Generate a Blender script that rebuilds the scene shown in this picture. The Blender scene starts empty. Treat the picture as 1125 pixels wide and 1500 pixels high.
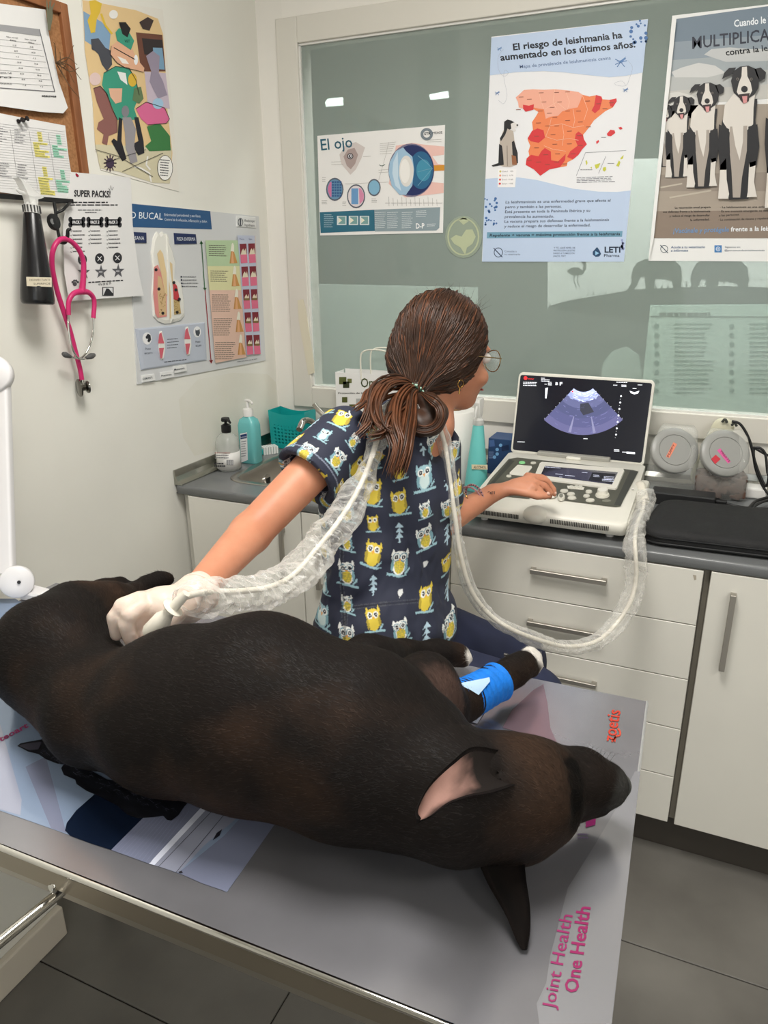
import bpy, bmesh, math, random
import numpy as np
from mathutils import Vector, Matrix
random.seed(7); np.random.seed(7)
SC = bpy.context.scene
COL = SC.collection

# ------------------------------------------------------------------ camera
F_PX, YAW, PITCH, ROLL = 1079.45, -0.4216, 0.3369, 0.0100
CAM = np.array([1.429, -2.2585, 1.4912])
def cam_axes():
    cy, sy, cp, sp, cr, sr = math.cos(YAW), math.sin(YAW), math.cos(PITCH), math.sin(PITCH), math.cos(ROLL), math.sin(ROLL)
    fwd = np.array([sy*cp, cy*cp, -sp]); right = np.array([cy, -sy, 0.0]); down = np.cross(fwd, right)
    return cr*right+sr*down, -sr*right+cr*down, fwd
AX, AD, AF = cam_axes()
cam = bpy.data.cameras.new('camera'); cam_ob = bpy.data.objects.new('camera', cam); COL.objects.link(cam_ob)
cam.sensor_fit = 'HORIZONTAL'; cam.sensor_width = 36.0; cam.lens = 36.0*F_PX/1125.0
cam.clip_start = 0.02; cam.clip_end = 60
cam_ob.matrix_world = Matrix(((AX[0], -AD[0], -AF[0], CAM[0]), (AX[1], -AD[1], -AF[1], CAM[1]), (AX[2], -AD[2], -AF[2], CAM[2]), (0, 0, 0, 1)))
SC.camera = cam_ob
SC.view_settings.view_transform = 'Standard'; SC.view_settings.look = 'None'
SC.view_settings.gamma = 1.0; SC.view_settings.use_curve_mapping = False
SC.view_settings.exposure = 0.22

# ------------------------------------------------------------------ world and lights
world = bpy.data.worlds.new('world'); SC.world = world; world.use_nodes = True
world.node_tree.nodes['Background'].inputs[0].default_value = (0.95, 0.98, 1.0, 1)
world.node_tree.nodes['Background'].inputs[1].default_value = 0.35
def area(name, loc, size, power, color, target=None, rot=None, spread=180):
    l = bpy.data.lights.new(name, 'AREA'); l.shape = 'RECTANGLE'; l.size, l.size_y = size; l.energy = power; l.color = color
    l.spread = math.radians(spread)
    o = bpy.data.objects.new(name, l); COL.objects.link(o); o.location = loc
    if target is not None:
        o.rotation_euler = (Vector(target)-Vector(loc)).to_track_quat('-Z', 'Y').to_euler()
    o['kind'] = 'structure'
    return o
CEIL = 2.62
PANELS = [(1.05, -1.45, 26), (2.9, -4.0, 14), (2.95, -2.2, 14)]
for px_, py_, pw_ in PANELS:
    area('ceiling_lamp_light', (px_, py_, CEIL-0.03), (0.58, 0.58), pw_, (1.0, 0.975, 0.935))
area('doorway_light', (2.0, -4.1, 1.5), (1.8, 1.8), 13, (0.93, 0.97, 1.0), target=(1.2, 0, 1.0))

# ------------------------------------------------------------------ point helpers (photo pixel -> point on a known plane)
def ray(px, py): return AF + AX*((px-562.5)/F_PX) + AD*((py-750)/F_PX)
def at(px, py, dep): return CAM + ray(px, py)*dep
def on(px, py, ax, v):
    d = ray(px, py); return CAM + d*((v-CAM[ax])/d[ax])

# ------------------------------------------------------------------ materials
def lin(c): c = c/255.0; return c/12.92 if c <= 0.04045 else ((c+0.055)/1.055)**2.4
def rgb(c): return (lin(c[0]), lin(c[1]), lin(c[2]), 1.0)
MATS = {}
def M(name, c=(200, 200, 200), rough=0.5, metal=0.0, noise=0.0, nscale=20.0, bump=0.0, bscale=200.0, stretch=None, emit=0.0, spec=0.5,
      coat=0.0, sheen=0.0, c2=None, alpha=1.0, sss=0.0, trans=0.0, ior=1.45, bdist=0.002):
    if name in MATS: return MATS[name]
    m = bpy.data.materials.new(name); m.use_nodes = True; nt = m.node_tree; b = nt.nodes['Principled BSDF']
    b.inputs['Base Color'].default_value = rgb(c); b.inputs['Roughness'].default_value = rough; b.inputs['Metallic'].default_value = metal
    b.inputs['Specular IOR Level'].default_value = spec; b.inputs['IOR'].default_value = ior
    b.inputs['Coat Weight'].default_value = coat; b.inputs['Coat Roughness'].default_value = 0.08
    if sheen: b.inputs['Sheen Weight'].default_value = sheen; b.inputs['Sheen Roughness'].default_value = 0.4
    if alpha < 1: b.inputs['Alpha'].default_value = alpha
    if sss: b.inputs['Subsurface Weight'].default_value = sss; b.inputs['Subsurface Radius'].default_value = (0.012, 0.005, 0.003); b.inputs['Subsurface Scale'].default_value = 0.5
    if trans: b.inputs['Transmission Weight'].default_value = trans
    if emit: b.inputs['Emission Color'].default_value = rgb(c); b.inputs['Emission Strength'].default_value = emit
    tc = nt.nodes.new('ShaderNodeTexCoord'); mp = nt.nodes.new('ShaderNodeMapping'); nt.links.new(tc.outputs['Object'], mp.inputs[0])
    if stretch: mp.inputs['Scale'].default_value = stretch
    if noise or c2:
        n = nt.nodes.new('ShaderNodeTexNoise'); n.inputs['Scale'].default_value = nscale; n.inputs['Detail'].default_value = 5
        nt.links.new(mp.outputs[0], n.inputs['Vector'])
        r = nt.nodes.new('ShaderNodeValToRGB'); nt.links.new(n.outputs[0], r.inputs[0])
        if c2: r.color_ramp.elements[0].color = rgb(c); r.color_ramp.elements[1].color = rgb(c2)
        else:
            r.color_ramp.elements[0].color = rgb([x*(1-noise) for x in c]); r.color_ramp.elements[1].color = rgb([min(255, x*(1+noise)) for x in c])
        r.color_ramp.elements[0].position = 0.3; r.color_ramp.elements[1].position = 0.7
        nt.links.new(r.outputs[0], b.inputs['Base Color'])
    if bump:
        n = nt.nodes.new('ShaderNodeTexNoise'); n.inputs['Scale'].default_value = bscale; n.inputs['Detail'].default_value = 4
        nt.links.new(mp.outputs[0], n.inputs['Vector'])
        bp = nt.nodes.new('ShaderNodeBump'); bp.inputs['Strength'].default_value = bump; bp.inputs['Distance'].default_value = bdist
        nt.links.new(n.outputs[0], bp.inputs['Height']); nt.links.new(bp.outputs[0], b.inputs['Normal'])
    MATS[name] = m; return m
def flat(c, rough=0.55):
    c = tuple(int(x) for x in c); return M('ink_%d_%d_%d' % c, c, rough)

# ------------------------------------------------------------------ object helpers
def tag(o, label=None, cat=None, group=None, kind=None):
    if label: o['label'] = label
    if cat: o['category'] = cat
    if group: o['group'] = group
    if kind: o['kind'] = kind
    return o
def empty(name, loc, label=None, cat=None, group=None):
    o = bpy.data.objects.new(name, None); COL.objects.link(o); o.location = loc; o.empty_display_size = 0.05
    return tag(o, label, cat, group)
def wloc(o):
    v = Vector((0, 0, 0))
    while o is not None: v += o.location; o = o.parent
    return v
def mk(name, V, Fc, mat=None, parent=None, smooth=False, mats=None, midx=None, label=None, cat=None, group=None, kind=None, auto=None):
    V = np.asarray(V, dtype=np.float64).reshape(-1, 3)
    org = wloc(parent) if parent is not None else Vector(((V[:, 0].min()+V[:, 0].max())/2, (V[:, 1].min()+V[:, 1].max())/2, V[:, 2].min()))
    me = bpy.data.meshes.new(name)
    me.from_pydata((V-np.array(org)).tolist(), [], [list(map(int, f)) for f in Fc] if not isinstance(Fc, np.ndarray) else Fc.tolist())
    for m in (mats or [mat]):
        if m is not None: me.materials.append(m)
    if midx is not None: me.polygons.foreach_set('material_index', np.asarray(midx, dtype=np.int32))
    me.update()
    if smooth: me.polygons.foreach_set('use_smooth', np.ones(len(me.polygons), dtype=bool))
    if auto is not None: me.set_sharp_from_angle(angle=math.radians(auto))
    o = bpy.data.objects.new(name, me); COL.objects.link(o)
    if parent is not None: o.parent = parent
    else: o.location = org
    return tag(o, label, cat, group, kind)
def from_bm(name, bm, mat, parent=None, smooth=False, **kw):
    bm.verts.ensure_lookup_table(); bm.normal_update()
    V = [tuple(v.co) for v in bm.verts]; idx = {v: i for i, v in enumerate(bm.verts)}
    Fc = [[idx[v] for v in f.verts] for f in bm.faces]; bm.free()
    return mk(name, V, Fc, mat, parent, smooth, **kw)
def bm_box(bm, x0, x1, y0, y1, z0, z1, bev=0.0, seg=2, mtx=None, edges=None):
    vs = [bm.verts.new((x, y, z)) for x in (x0, x1) for y in (y0, y1) for z in (z0, z1)]
    q = [(0, 1, 3, 2), (4, 6, 7, 5), (0, 4, 5, 1), (2, 3, 7, 6), (0, 2, 6, 4), (1, 5, 7, 3)]
    fs = [bm.faces.new([vs[i] for i in f]) for f in q]
    if bev > 0:
        es = list({e for f in fs for e in f.edges})
        if edges: es = [e for e in es if edges(e)]
        r = bmesh.ops.bevel(bm, geom=es, offset=bev, segments=seg, affect='EDGES', profile=0.5, clamp_overlap=True)
        vs = list({v for f in r['faces'] for v in f.verts} | {v for v in vs if v.is_valid})
    if mtx is not None: bmesh.ops.transform(bm, matrix=mtx, verts=[v for v in vs if v.is_valid])
    return vs
def box(name, b, mat, parent=None, bev=0.0, seg=2, smooth=False, mtx=None, **kw):
    bm = bmesh.new(); bm_box(bm, *b, bev=bev, seg=seg, mtx=mtx)
    bmesh.ops.recalc_face_normals(bm, faces=bm.faces)
    return from_bm(name, bm, mat, parent, smooth, **kw)
def frame_of(d):
    d = d/np.linalg.norm(d); a = np.array([0, 0, 1.0]) if abs(d[2]) < 0.9 else np.array([1.0, 0, 0])
    u = np.cross(a, d); u /= np.linalg.norm(u); return u, np.cross(d, u)
def spline(P, n):
    P = np.asarray(P, float); m = len(P)
    if m < 3: 
        t = np.linspace(0, 1, n)[:, None]; return P[0]*(1-t)+P[-1]*t
    Q = np.vstack([2*P[0]-P[1], P, 2*P[-1]-P[-2]]); out = []
    for s in np.linspace(0, m-1-1e-9, n):
        i = int(s); t = s-i; p0, p1, p2, p3 = Q[i:i+4]
        out.append(0.5*((2*p1)+(-p0+p2)*t+(2*p0-5*p1+4*p2-p3)*t*t+(-p0+3*p1-3*p2+p3)*t**3))
    return np.array(out)
def tube_geo(P, r, n=10, caps=True, flat_=None, off=0):
    P = np.asarray(P, float); m = len(P); r = np.broadcast_to(np.asarray(r, float), (m,)) if np.ndim(r) <= 1 else r
    T = np.gradient(P, axis=0); T /= np.linalg.norm(T, axis=1)[:, None]+1e-12
    u, w = frame_of(T[0]); V = []
    for i in range(m):
        u = u-T[i]*(u@T[i]); u /= np.linalg.norm(u)+1e-12; w = np.cross(T[i], u)
        for k in range(n):
            a = 2*math.pi*k/n; rr = r[i]*(1 if flat_ is None else 1)
            V.append(P[i]+u*math.cos(a)*rr+w*math.sin(a)*rr*(flat_ or 1))
    Fc = [(off+i*n+k, off+i*n+(k+1) % n, off+(i+1)*n+(k+1) % n, off+(i+1)*n+k) for i in range(m-1) for k in range(n)]
    if caps: Fc += [tuple(off+k for k in range(n))[::-1], tuple(off+(m-1)*n+k for k in range(n))]
    return V, Fc
def tube(name, P, r, mat, parent=None, n=10, seg=None, flat_=None, **kw):
    if seg:
        if np.ndim(r) == 1:
            r = np.interp(np.linspace(0, 1, seg), np.linspace(0, 1, len(r)), r)
        P = spline(P, seg)
    V, Fc = tube_geo(P, r, n, True, flat_)
    return mk(name, V, Fc, mat, parent, True, auto=60, **kw)
def lathe(name, prof, c, mat, parent=None, n=28, axis=(0, 0, 1), sx=1.0, auto=50, **kw):
    axis = np.array(axis, float); axis /= np.linalg.norm(axis); u, w = frame_of(axis) if abs(axis[2]) < 0.999 else (np.array([1., 0, 0]), np.array([0, 1., 0]))
    c = np.array(c, float); V = []; m = len(prof)
    for r, h in prof:
        for k in range(n):
            a = 2*math.pi*k/n; V.append(c+axis*h+u*r*sx*math.cos(a)+w*r*math.sin(a))
    Fc = [(i*n+k, i*n+(k+1) % n, (i+1)*n+(k+1) % n, (i+1)*n+k) for i in range(m-1) for k in range(n)]
    if prof[0][0] > 1e-6: Fc.append(tuple(range(n))[::-1])
    if prof[-1][0] > 1e-6: Fc.append(tuple((m-1)*n+k for k in range(n)))
    return mk(name, V, Fc, mat, parent, True, auto=auto, **kw)
_TXT = {}
def text_geo(s, bold=0.0):
    key = (s, bold)
    if key in _TXT: return _TXT[key]
    cu = bpy.data.curves.new('t', 'FONT'); cu.body = s; cu.resolution_u = 2; cu.offset = bold; cu.fill_mode = 'FRONT'
    o = bpy.data.objects.new('t', cu); COL.objects.link(o)
    me = bpy.data.meshes.new_from_object(o)
    V = np.array([tuple(v.co) for v in me.vertices]).reshape(-1, 3)[:, :2]; Fc = [tuple(p.vertices) for p in me.polygons]
    bpy.data.objects.remove(o); bpy.data.curves.remove(cu); bpy.data.meshes.remove(me)
    _TXT[key] = (V, Fc); return _TXT[key]

# ------------------------------------------------------------------ flat printed graphics on a plane
class Sheet:
    """print on a flat sheet: shapes are collected per part name and built as thin ink layers"""
    def __init__(s, ax, v, nsign, root, base=0.0012):
        s.ax, s.v, s.n, s.root, s.base = ax, v, np.zeros(3), root, base
        s.n[ax] = nsign; s.parts = {}
        s.z = (ox_ := 0.0)
        s.k = (0, 0, 1.0)
    def crop(s, ox, oy, sc): s.k = (ox, oy, sc); return s
    def P(s, p, layer=0):
        ox, oy, sc = s.k
        return on(ox+p[0]/sc, oy+p[1]/sc, s.ax, s.v + s.n[s.ax]*(s.base+0.00025*layer))
    def _add(s, part, V, Fc, c, rough=0.5):
        d = s.parts.setdefault(part, dict(V=[], F=[], m=[], mats=[])); mt = c if isinstance(c, bpy.types.Material) else flat(c, rough)
        if mt not in d['mats']: d['mats'].append(mt)
        o = len(d['V']); d['V'] += [tuple(x) for x in V]; d['F'] += [tuple(o+i for i in f) for f in Fc]; d['m'] += [d['mats'].index(mt)]*len(Fc)
    def poly(s, part, pts, c, layer=0):
        s._add(part, [s.P(p, layer) for p in pts], [tuple(range(len(pts)))], c)
    def rect(s, part, x0, y0, x1, y1, c, layer=0, sk=0.0, slope=0.0):
        s.poly(part, [(x0, y0), (x1, y0+slope*(x1-x0)), (x1+sk*(y1-y0), y1+slope*(x1-x0)), (x0+sk*(y1-y0), y1)], c, layer)
    def disk(s, part, x, y, r, c, layer=0, ry=None, n=20):
        ry = ry or r; s.poly(part, [(x+r*math.cos(a), y+ry*math.sin(a)) for a in np.linspace(0, 2*math.pi, n, endpoint=False)], c, layer)
    def ring(s, part, x, y, r, w, c, layer=0, ry=None, n=24):
        ry = ry or r; A = np.linspace(0, 2*math.pi, n+1)
        for a, b in zip(A[:-1], A[1:]):
            s.poly(part, [(x+r*math.cos(a), y+ry*math.sin(a)), (x+r*math.cos(b), y+ry*math.sin(b)), (x+(r-w)*math.cos(b), y+(ry-w)*math.sin(b)), (x+(r-w)*math.cos(a), y+(ry-w)*math.sin(a))], c, layer)
    def line(s, part, pts, w, c, layer=0):
        for a, b in zip(pts[:-1], pts[1:]):
            a = np.array(a, float); b = np.array(b, float); d = b-a; L = np.linalg.norm(d)+1e-9; nn = np.array([-d[1], d[0]])/L*w/2
            s.poly(part, [a+nn, b+nn, b-nn, a-nn], c, layer)
    def text(s, part, st, p0, p1, h, c, bold=0.0, layer=2, shear=0.0):
        """p0,p1: baseline ends (pixels); h: capital height in pixels"""
        V, Fc = text_geo(st, bold)
        if len(V) == 0: return
        x0, x1 = V[:, 0].min(), V[:, 0].max(); p0 = np.array(p0, float); p1 = np.array(p1, float); d = p1-p0
        L = np.linalg.norm(d); e = d/L; up = np.array([e[1], -e[0]])
        out = []
        for x, y in V:
            q = p0+d*((x-x0)/(x1-x0))+up*(y/0.70*h)+e*(shear*y/0.70*h); out.append(s.P(q, layer))
        s._add(part, out, Fc, c)
    def greek(s, part, x0, y0, x1, n, dy, w, c, slope=0.0, layer=2, ragged=0.25, sk=0.0, words=True):
        """rows of small illegible print"""
        for i in range(n):
            y = y0+i*dy; xe = x1-(x1-x0)*ragged*random.random(); xs = x0+sk*i*dy; x = xs
            while x < xe+sk*i*dy:
                wl = (x1-x0)*random.uniform(0.06, 0.16) if words else (x1-x0)
                x2 = min(x+wl, xe+sk*i*dy)
                s.line(part, [(x, y+slope*(x-x0)), (x2, y+slope*(x2-x0))], w, c, layer); x = x2+(x1-x0)*0.02
    def flush(s):
        for part, d in s.parts.items():
            mk(part, d['V'], d['F'], parent=s.root, mats=d['mats'], midx=d['m'], kind=None if part in ('map', 'eye_diagram') or part.endswith('figure') else 'stuff')
def sheet(name, ax, v, nsign, pts, color, label, cat, group=None, th=0.001, k=(0, 0, 1.0), mat=None, curl=None):
    """a thin paper sheet with real thickness; pts: its four corners in the photo"""
    ox, oy, sc = k
    A = [on(ox+p[0]/sc, oy+p[1]/sc, ax, v+nsign*0.0005) for p in pts]; n = np.zeros(3); n[ax] = nsign
    m = len(A); V = A+[a+n*th for a in A]
    Fc = [tuple(range(m)), tuple(m+i for i in range(m))[::-1]]+[(i, (i+1) % m, m+(i+1) % m, m+i) for i in range(m)]
    o = mk(name, V, Fc, mat or flat(color, 0.6), label=label, cat=cat, group=group)
    S = Sheet(ax, v, nsign, o, base=0.0005+th+0.0003); S.crop(*k); return S

# ------------------------------------------------------------------ signed-distance bodies
class Field:
    def __init__(s, lo, hi, h):
        s.lo = np.array(lo, float); s.h = h; s.n = np.ceil((np.array(hi)-s.lo)/h).astype(int)+1
        s.f = np.full(s.n, 1.0, dtype=np.float32)
    def _loc(s, lo, hi):
        a = np.maximum(np.floor((lo-s.lo)/s.h).astype(int), 0); b = np.minimum(np.ceil((hi-s.lo)/s.h).astype(int)+1, s.n)
        if np.any(b <= a): return None
        g = [s.lo[i]+s.h*np.arange(a[i], b[i]) for i in range(3)]
        return (slice(a[0], b[0]), slice(a[1], b[1]), slice(a[2], b[2])), g[0][:, None, None], g[1][None, :, None], g[2][None, None, :]
    def _mix(s, sl, d, k, op):
        f = s.f[sl]; d = d.astype(np.float32)
        if op == 'sub':
            d = -d; h = np.clip(0.5-0.5*(f-d)/k, 0, 1); s.f[sl] = f*(1-h)+d*h+k*h*(1-h)
        else:
            h = np.clip(0.5+0.5*(f-d)/k, 0, 1); s.f[sl] = f*(1-h)+d*h-k*h*(1-h)
    def cone(s, a, b, ra, rb, k=0.01, S=(1, 1, 1), R=None, op='add'):
        a = np.array(a, float); b = np.array(b, float); S = np.array(S, float); R = np.eye(3) if R is None else np.array(R, float)
        m = max(ra, rb)*S.max()+2*k+3*s.h
        L = s._loc(np.minimum(a, b)-m, np.maximum(a, b)+m)
        if L is None: return s
        sl, X, Y, Z = L; X = X-a[0]; Y = Y-a[1]; Z = Z-a[2]
        q = [(R[i, 0]*X+R[i, 1]*Y+R[i, 2]*Z)/S[i] for i in range(3)]; d = (R@(b-a))/S; dd = d@d+1e-12
        t = np.clip((q[0]*d[0]+q[1]*d[1]+q[2]*d[2])/dd, 0, 1); r = ra+(rb-ra)*t
        D = np.sqrt((q[0]-t*d[0])**2+(q[1]-t*d[1])**2+(q[2]-t*d[2])**2)-r
        s._mix(sl, D, k, op); return s
    def chain(s, pts, rs, k=0.01, **kw):
        for i in range(len(pts)-1): s.cone(pts[i], pts[i+1], rs[i], rs[i+1], k, **kw)
        return s
    def ell(s, c, r, k=0.01, R=None, op='add'):
        r = np.array(r, float); m = r.mean(); return s.cone(c, np.array(c, float)+1e-5, m, m, k, S=r/m, R=R, op=op)
    def cut(s, p, n, lo=None, hi=None, keep=None):
        L = s._loc(np.array(lo if lo is not None else s.lo), np.array(hi if hi is not None else s.lo+s.n*s.h))
        sl, X, Y, Z = L; D = (X-p[0])*n[0]+(Y-p[1])*n[1]+(Z-p[2])*n[2]
        s.f[sl] = np.maximum(s.f[sl], D.astype(np.float32)); return s
    def mesh(s, relax=2):
        f = s.f; ins = f < 0
        c = np.zeros(tuple(np.array(f.shape)-1), dtype=np.int8)
        for dx in (0, 1):
            for dy in (0, 1):
                for dz in (0, 1):
                    c += ins[dx:f.shape[0]-1+dx, dy:f.shape[1]-1+dy, dz:f.shape[2]-1+dz]
        act = (c > 0) & (c < 8); idx = -np.ones(act.shape, dtype=np.int64); I = np.argwhere(act); idx[act] = np.arange(len(I))
        acc = np.zeros((len(I), 3)); cnt = np.zeros(len(I))
        cor = [(x, y, z) for x in (0, 1) for y in (0, 1) for z in (0, 1)]
        for a in cor:
            for ax in range(3):
                if a[ax]: continue
                b = list(a); b[ax] = 1
                fa = f[I[:, 0]+a[0], I[:, 1]+a[1], I[:, 2]+a[2]]; fb = f[I[:, 0]+b[0], I[:, 1]+b[1], I[:, 2]+b[2]]
                m = (fa < 0) != (fb < 0); t = np.where(m, fa/(fa-fb+1e-12), 0)
                p = np.tile(np.array(a, float), (len(I), 1)); p[:, ax] = t
                acc[m] += p[m]; cnt[m] += 1
        V = s.lo+(I+acc/cnt[:, None])*s.h; Q = []
        for ax in range(3):
            o1, o2 = [(1, 2), (2, 0), (0, 1)][ax]
            A = ins[tuple(slice(0, f.shape[i]-1) if i == ax else slice(1, f.shape[i]-1) for i in range(3))]
            B = ins[tuple(slice(1, f.shape[i]) if i == ax else slice(1, f.shape[i]-1) for i in range(3))]
            for flip in (0, 1):
                E = np.argwhere((A & ~B) if not flip else (~A & B))
                if len(E) == 0: continue
                E = E+np.array([0 if i == ax else 1 for i in range(3)])
                def cell(d1, d2):
                    e = E.copy(); e[:, o1] -= d1; e[:, o2] -= d2; return idx[e[:, 0], e[:, 1], e[:, 2]]
                q = np.stack([cell(1, 1), cell(0, 1), cell(0, 0), cell(1, 0)], 1)
                Q.append(q if not flip else q[:, ::-1])
        Q = np.concatenate(Q); Q = Q[(Q >= 0).all(1)]
        for _ in range(relax):
            acc = np.zeros_like(V); cnt = np.zeros(len(V))
            for i in range(4):
                for j in (1, 3):
                    np.add.at(acc, Q[:, i], V[Q[:, (i+j) % 4]]); np.add.at(cnt, Q[:, i], 1)
            V = V*0.5+0.5*acc/np.maximum(cnt, 1)[:, None]
        return V, Q
def subdivide(V, Q):
    """split every quad into four"""
    n = len(V); E = np.sort(np.stack([Q, np.roll(Q, -1, 1)], 2).reshape(-1, 2), 1)
    key = E[:, 0].astype(np.int64)*n+E[:, 1]; u, inv = np.unique(key, return_inverse=True)
    EV = 0.5*(V[u//n]+V[u % n]); FV = V[Q].mean(1); ei = (n+inv).reshape(-1, 4); fi = n+len(u)+np.arange(len(Q))
    Qn = np.concatenate([np.stack([Q[:, i], ei[:, i], fi, ei[:, (i+3) % 4]], 1) for i in range(4)])
    return np.vstack([V, EV, FV]), Qn
def paint(o, colors, name='print'):
    me = o.data; a = me.color_attributes.new(name, 'FLOAT_COLOR', 'POINT')
    C4 = np.ones((len(me.vertices), 4), dtype=np.float32); C4[:, :3] = colors; a.data.foreach_set('color', C4.ravel())
def attr_mat(name, rough=0.8, bump=0.2, bscale=900, sheen=0.0, stretch=None, attr='print', sss=0.0, spec=0.5, bdist=0.001):
    m = M(name, (128, 128, 128), rough, bump=bump, bscale=bscale, sheen=sheen, stretch=stretch, sss=sss, spec=spec, bdist=bdist)
    nt = m.node_tree; n = nt.nodes.new('ShaderNodeVertexColor'); n.layer_name = attr; nt.links.new(n.outputs[0], nt.nodes['Principled BSDF'].inputs['Base Color'])
    return m
def vnoise(P, scale, seed=0, oct=3):
    """smooth value noise at points P"""
    rs = np.random.RandomState(seed); T = rs.rand(32, 32, 32); out = np.zeros(len(P)); amp = 1; tot = 0
    for o in range(oct):
        q = P*scale*(2**o)+seed*3.1+o*7.7; i = np.floor(q).astype(int); f = q-i; f = f*f*(3-2*f)
        v = 0
        for dx in (0, 1):
            for dy in (0, 1):
                for dz in (0, 1):
                    w = (f[:, 0] if dx else 1-f[:, 0])*(f[:, 1] if dy else 1-f[:, 1])*(f[:, 2] if dz else 1-f[:, 2])
                    v = v+w*T[(i[:, 0]+dx) % 32, (i[:, 1]+dy) % 32, (i[:, 2]+dz) % 32]
        out += v*amp; tot += amp; amp *= 0.5
    return out/tot

# ================================================================== ROOM
m_wall = M('wall_paint', (228, 226, 217), 0.7, noise=0.015, nscale=3, bump=0.08, bscale=60)
m_wallb = M('back_wall_paint', (232, 228, 220), 0.7, noise=0.01, nscale=3, bump=0.08, bscale=60)
m_frame = M('window_frame_paint', (214, 210, 200), 0.45)
m_lam = M('white_laminate', (222, 219, 209), 0.38, noise=0.01, nscale=4)
m_grout = M('grout', (52, 48, 44), 0.9)
m_tile = M('floor_tile', (88, 85, 80), 0.42, c2=(118, 115, 109), nscale=3.2, bump=0.12, bscale=30)
m_plinth = M('plinth_dark', (66, 61, 55), 0.45)
m_top = M('worktop_grey', (112, 114, 115), 0.28, noise=0.04, nscale=500, coat=0.15)
m_steel = M('brushed_steel', (176, 172, 164), 0.28, 1.0, bump=0.06, bscale=120, stretch=(1, 30, 30))
m_handle = M('handle_steel', (168, 163, 154), 0.45, 0.7, bump=0.05, bscale=200, stretch=(1, 20, 20))
m_chrome = M('chrome', (215, 213, 208), 0.08, 1.0)
m_white = M('white_plastic', (228, 226, 222), 0.35)
m_black = M('black_plastic', (22, 22, 23), 0.4)

fl = box('floor', (-1.2, 4.2, -5.0, 0.1, -0.06, -0.004), m_grout, kind='structure')
X0, PX_, Y0, PY_ = 0.763, 1.2, -0.88, 0.5745
tv = random.Random(3)
for iy in range(-5, 2):
    for ix in range(-2, 3):
        xa, xb = X0+ix*PX_+0.0015, X0+(ix+1)*PX_-0.0015; yb, ya = Y0+(iy+1)*PY_-0.0015, Y0+iy*PY_+0.0015
        yb = min(yb, 0.05)
        if yb-ya < 0.05: continue
        box('tile', (xa, xb, ya, yb, -0.012, tv.uniform(-0.0004, 0.0)), m_tile, fl, bev=0.0015, seg=1)
wl = box('wall_left', (-0.12, 0.0, -1.376, 0.12, 0, CEIL), m_wall, kind='structure')
box('wall_left_pier', (-0.12, 0.195, -5.0, -1.376, 0, CEIL), m_wall, kind='structure')
box('baseboard_left', (0.195, 0.214, -5.0, -1.3765, 0.0, 0.0825), M('baseboard_white', (214, 205, 190), 0.4), bev=0.004, kind='structure')
box('ceiling', (-0.12, 4.2, -5.0, 0.12, CEIL, CEIL+0.1), M('ceiling_white', (235, 233, 226), 0.8), kind='structure')
box('wall_right', (4.2, 4.3, -5.0, 0.12, 0, CEIL), m_wall, kind='structure')
# wall behind the camera with a doorway
box('wall_front', (-0.12, 1.2, -5.12, -5.0, 0, CEIL), m_wall, kind='structure')
box('wall_front_side', (2.8, 4.3, -5.12, -5.0, 0, CEIL), m_wall, kind='structure')
box('wall_front_lintel', (1.2, 2.8, -5.12, -5.0, 2.1, CEIL), m_wall, kind='structure')
# back wall around the window opening
GL, GR, GB, GT = 0.1534, 2.35, 1.0582, 2.0913
box('wall_back', (-0.12, GL-0.06, 0.0, 0.12, 0, CEIL), m_wallb, kind='structure')
box('wall_back_below', (GL-0.06, GR+0.06, 0.0, 0.12, 0, GB-0.07), m_wallb, kind='structure')
box('wall_back_above', (GL-0.06, GR+0.06, 0.0, 0.12, GT+0.06, CEIL), m_wallb, kind='structure')
box('wall_back_right', (GR+0.06, 4.3, 0.0, 0.12, 0, CEIL), m_wallb, kind='structure')
win = empty('window_1', (GL, 0.0, GB)); win['kind'] = 'structure'
def fr(name, b, bev=0.003): return box(name, b, m_frame, win, bev=bev)
FY0, FY1 = -0.014, 0.07
fr('frame_left', (GL-0.078, GL-0.004, FY0, FY1, GB-0.075, GT+0.075)); fr('frame_right', (GR+0.004, GR+0.078, FY0, FY1, GB-0.075, GT+0.075))
fr('frame_top', (GL-0.004, GR+0.004, FY0, FY1, GT+0.004, GT+0.075)); fr('frame_bottom', (GL-0.004, GR+0.004, FY0, FY1, GB-0.075, GB-0.004))
m_bead = M('glazing_bead', (222, 220, 214), 0.35)
for b in ((GL-0.006, GL+0.002, -0.006, 0.01, GB, GT), (GL-0.006, GR, -0.006, 0.01, GB-0.006, GB+0.002), (GL-0.006, GR, -0.006, 0.01, GT-0.002, GT+0.006)):
    box('glazing_bead', b, m_bead, win)
m_pane = M('grey_green_glass', (152, 163, 156), 0.04, spec=0.5, alpha=0.55)
box('glass_pane', (GL-0.003, GR+0.003, 0.001, 0.006, GB-0.003, GT+0.003), m_pane, win)
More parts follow.
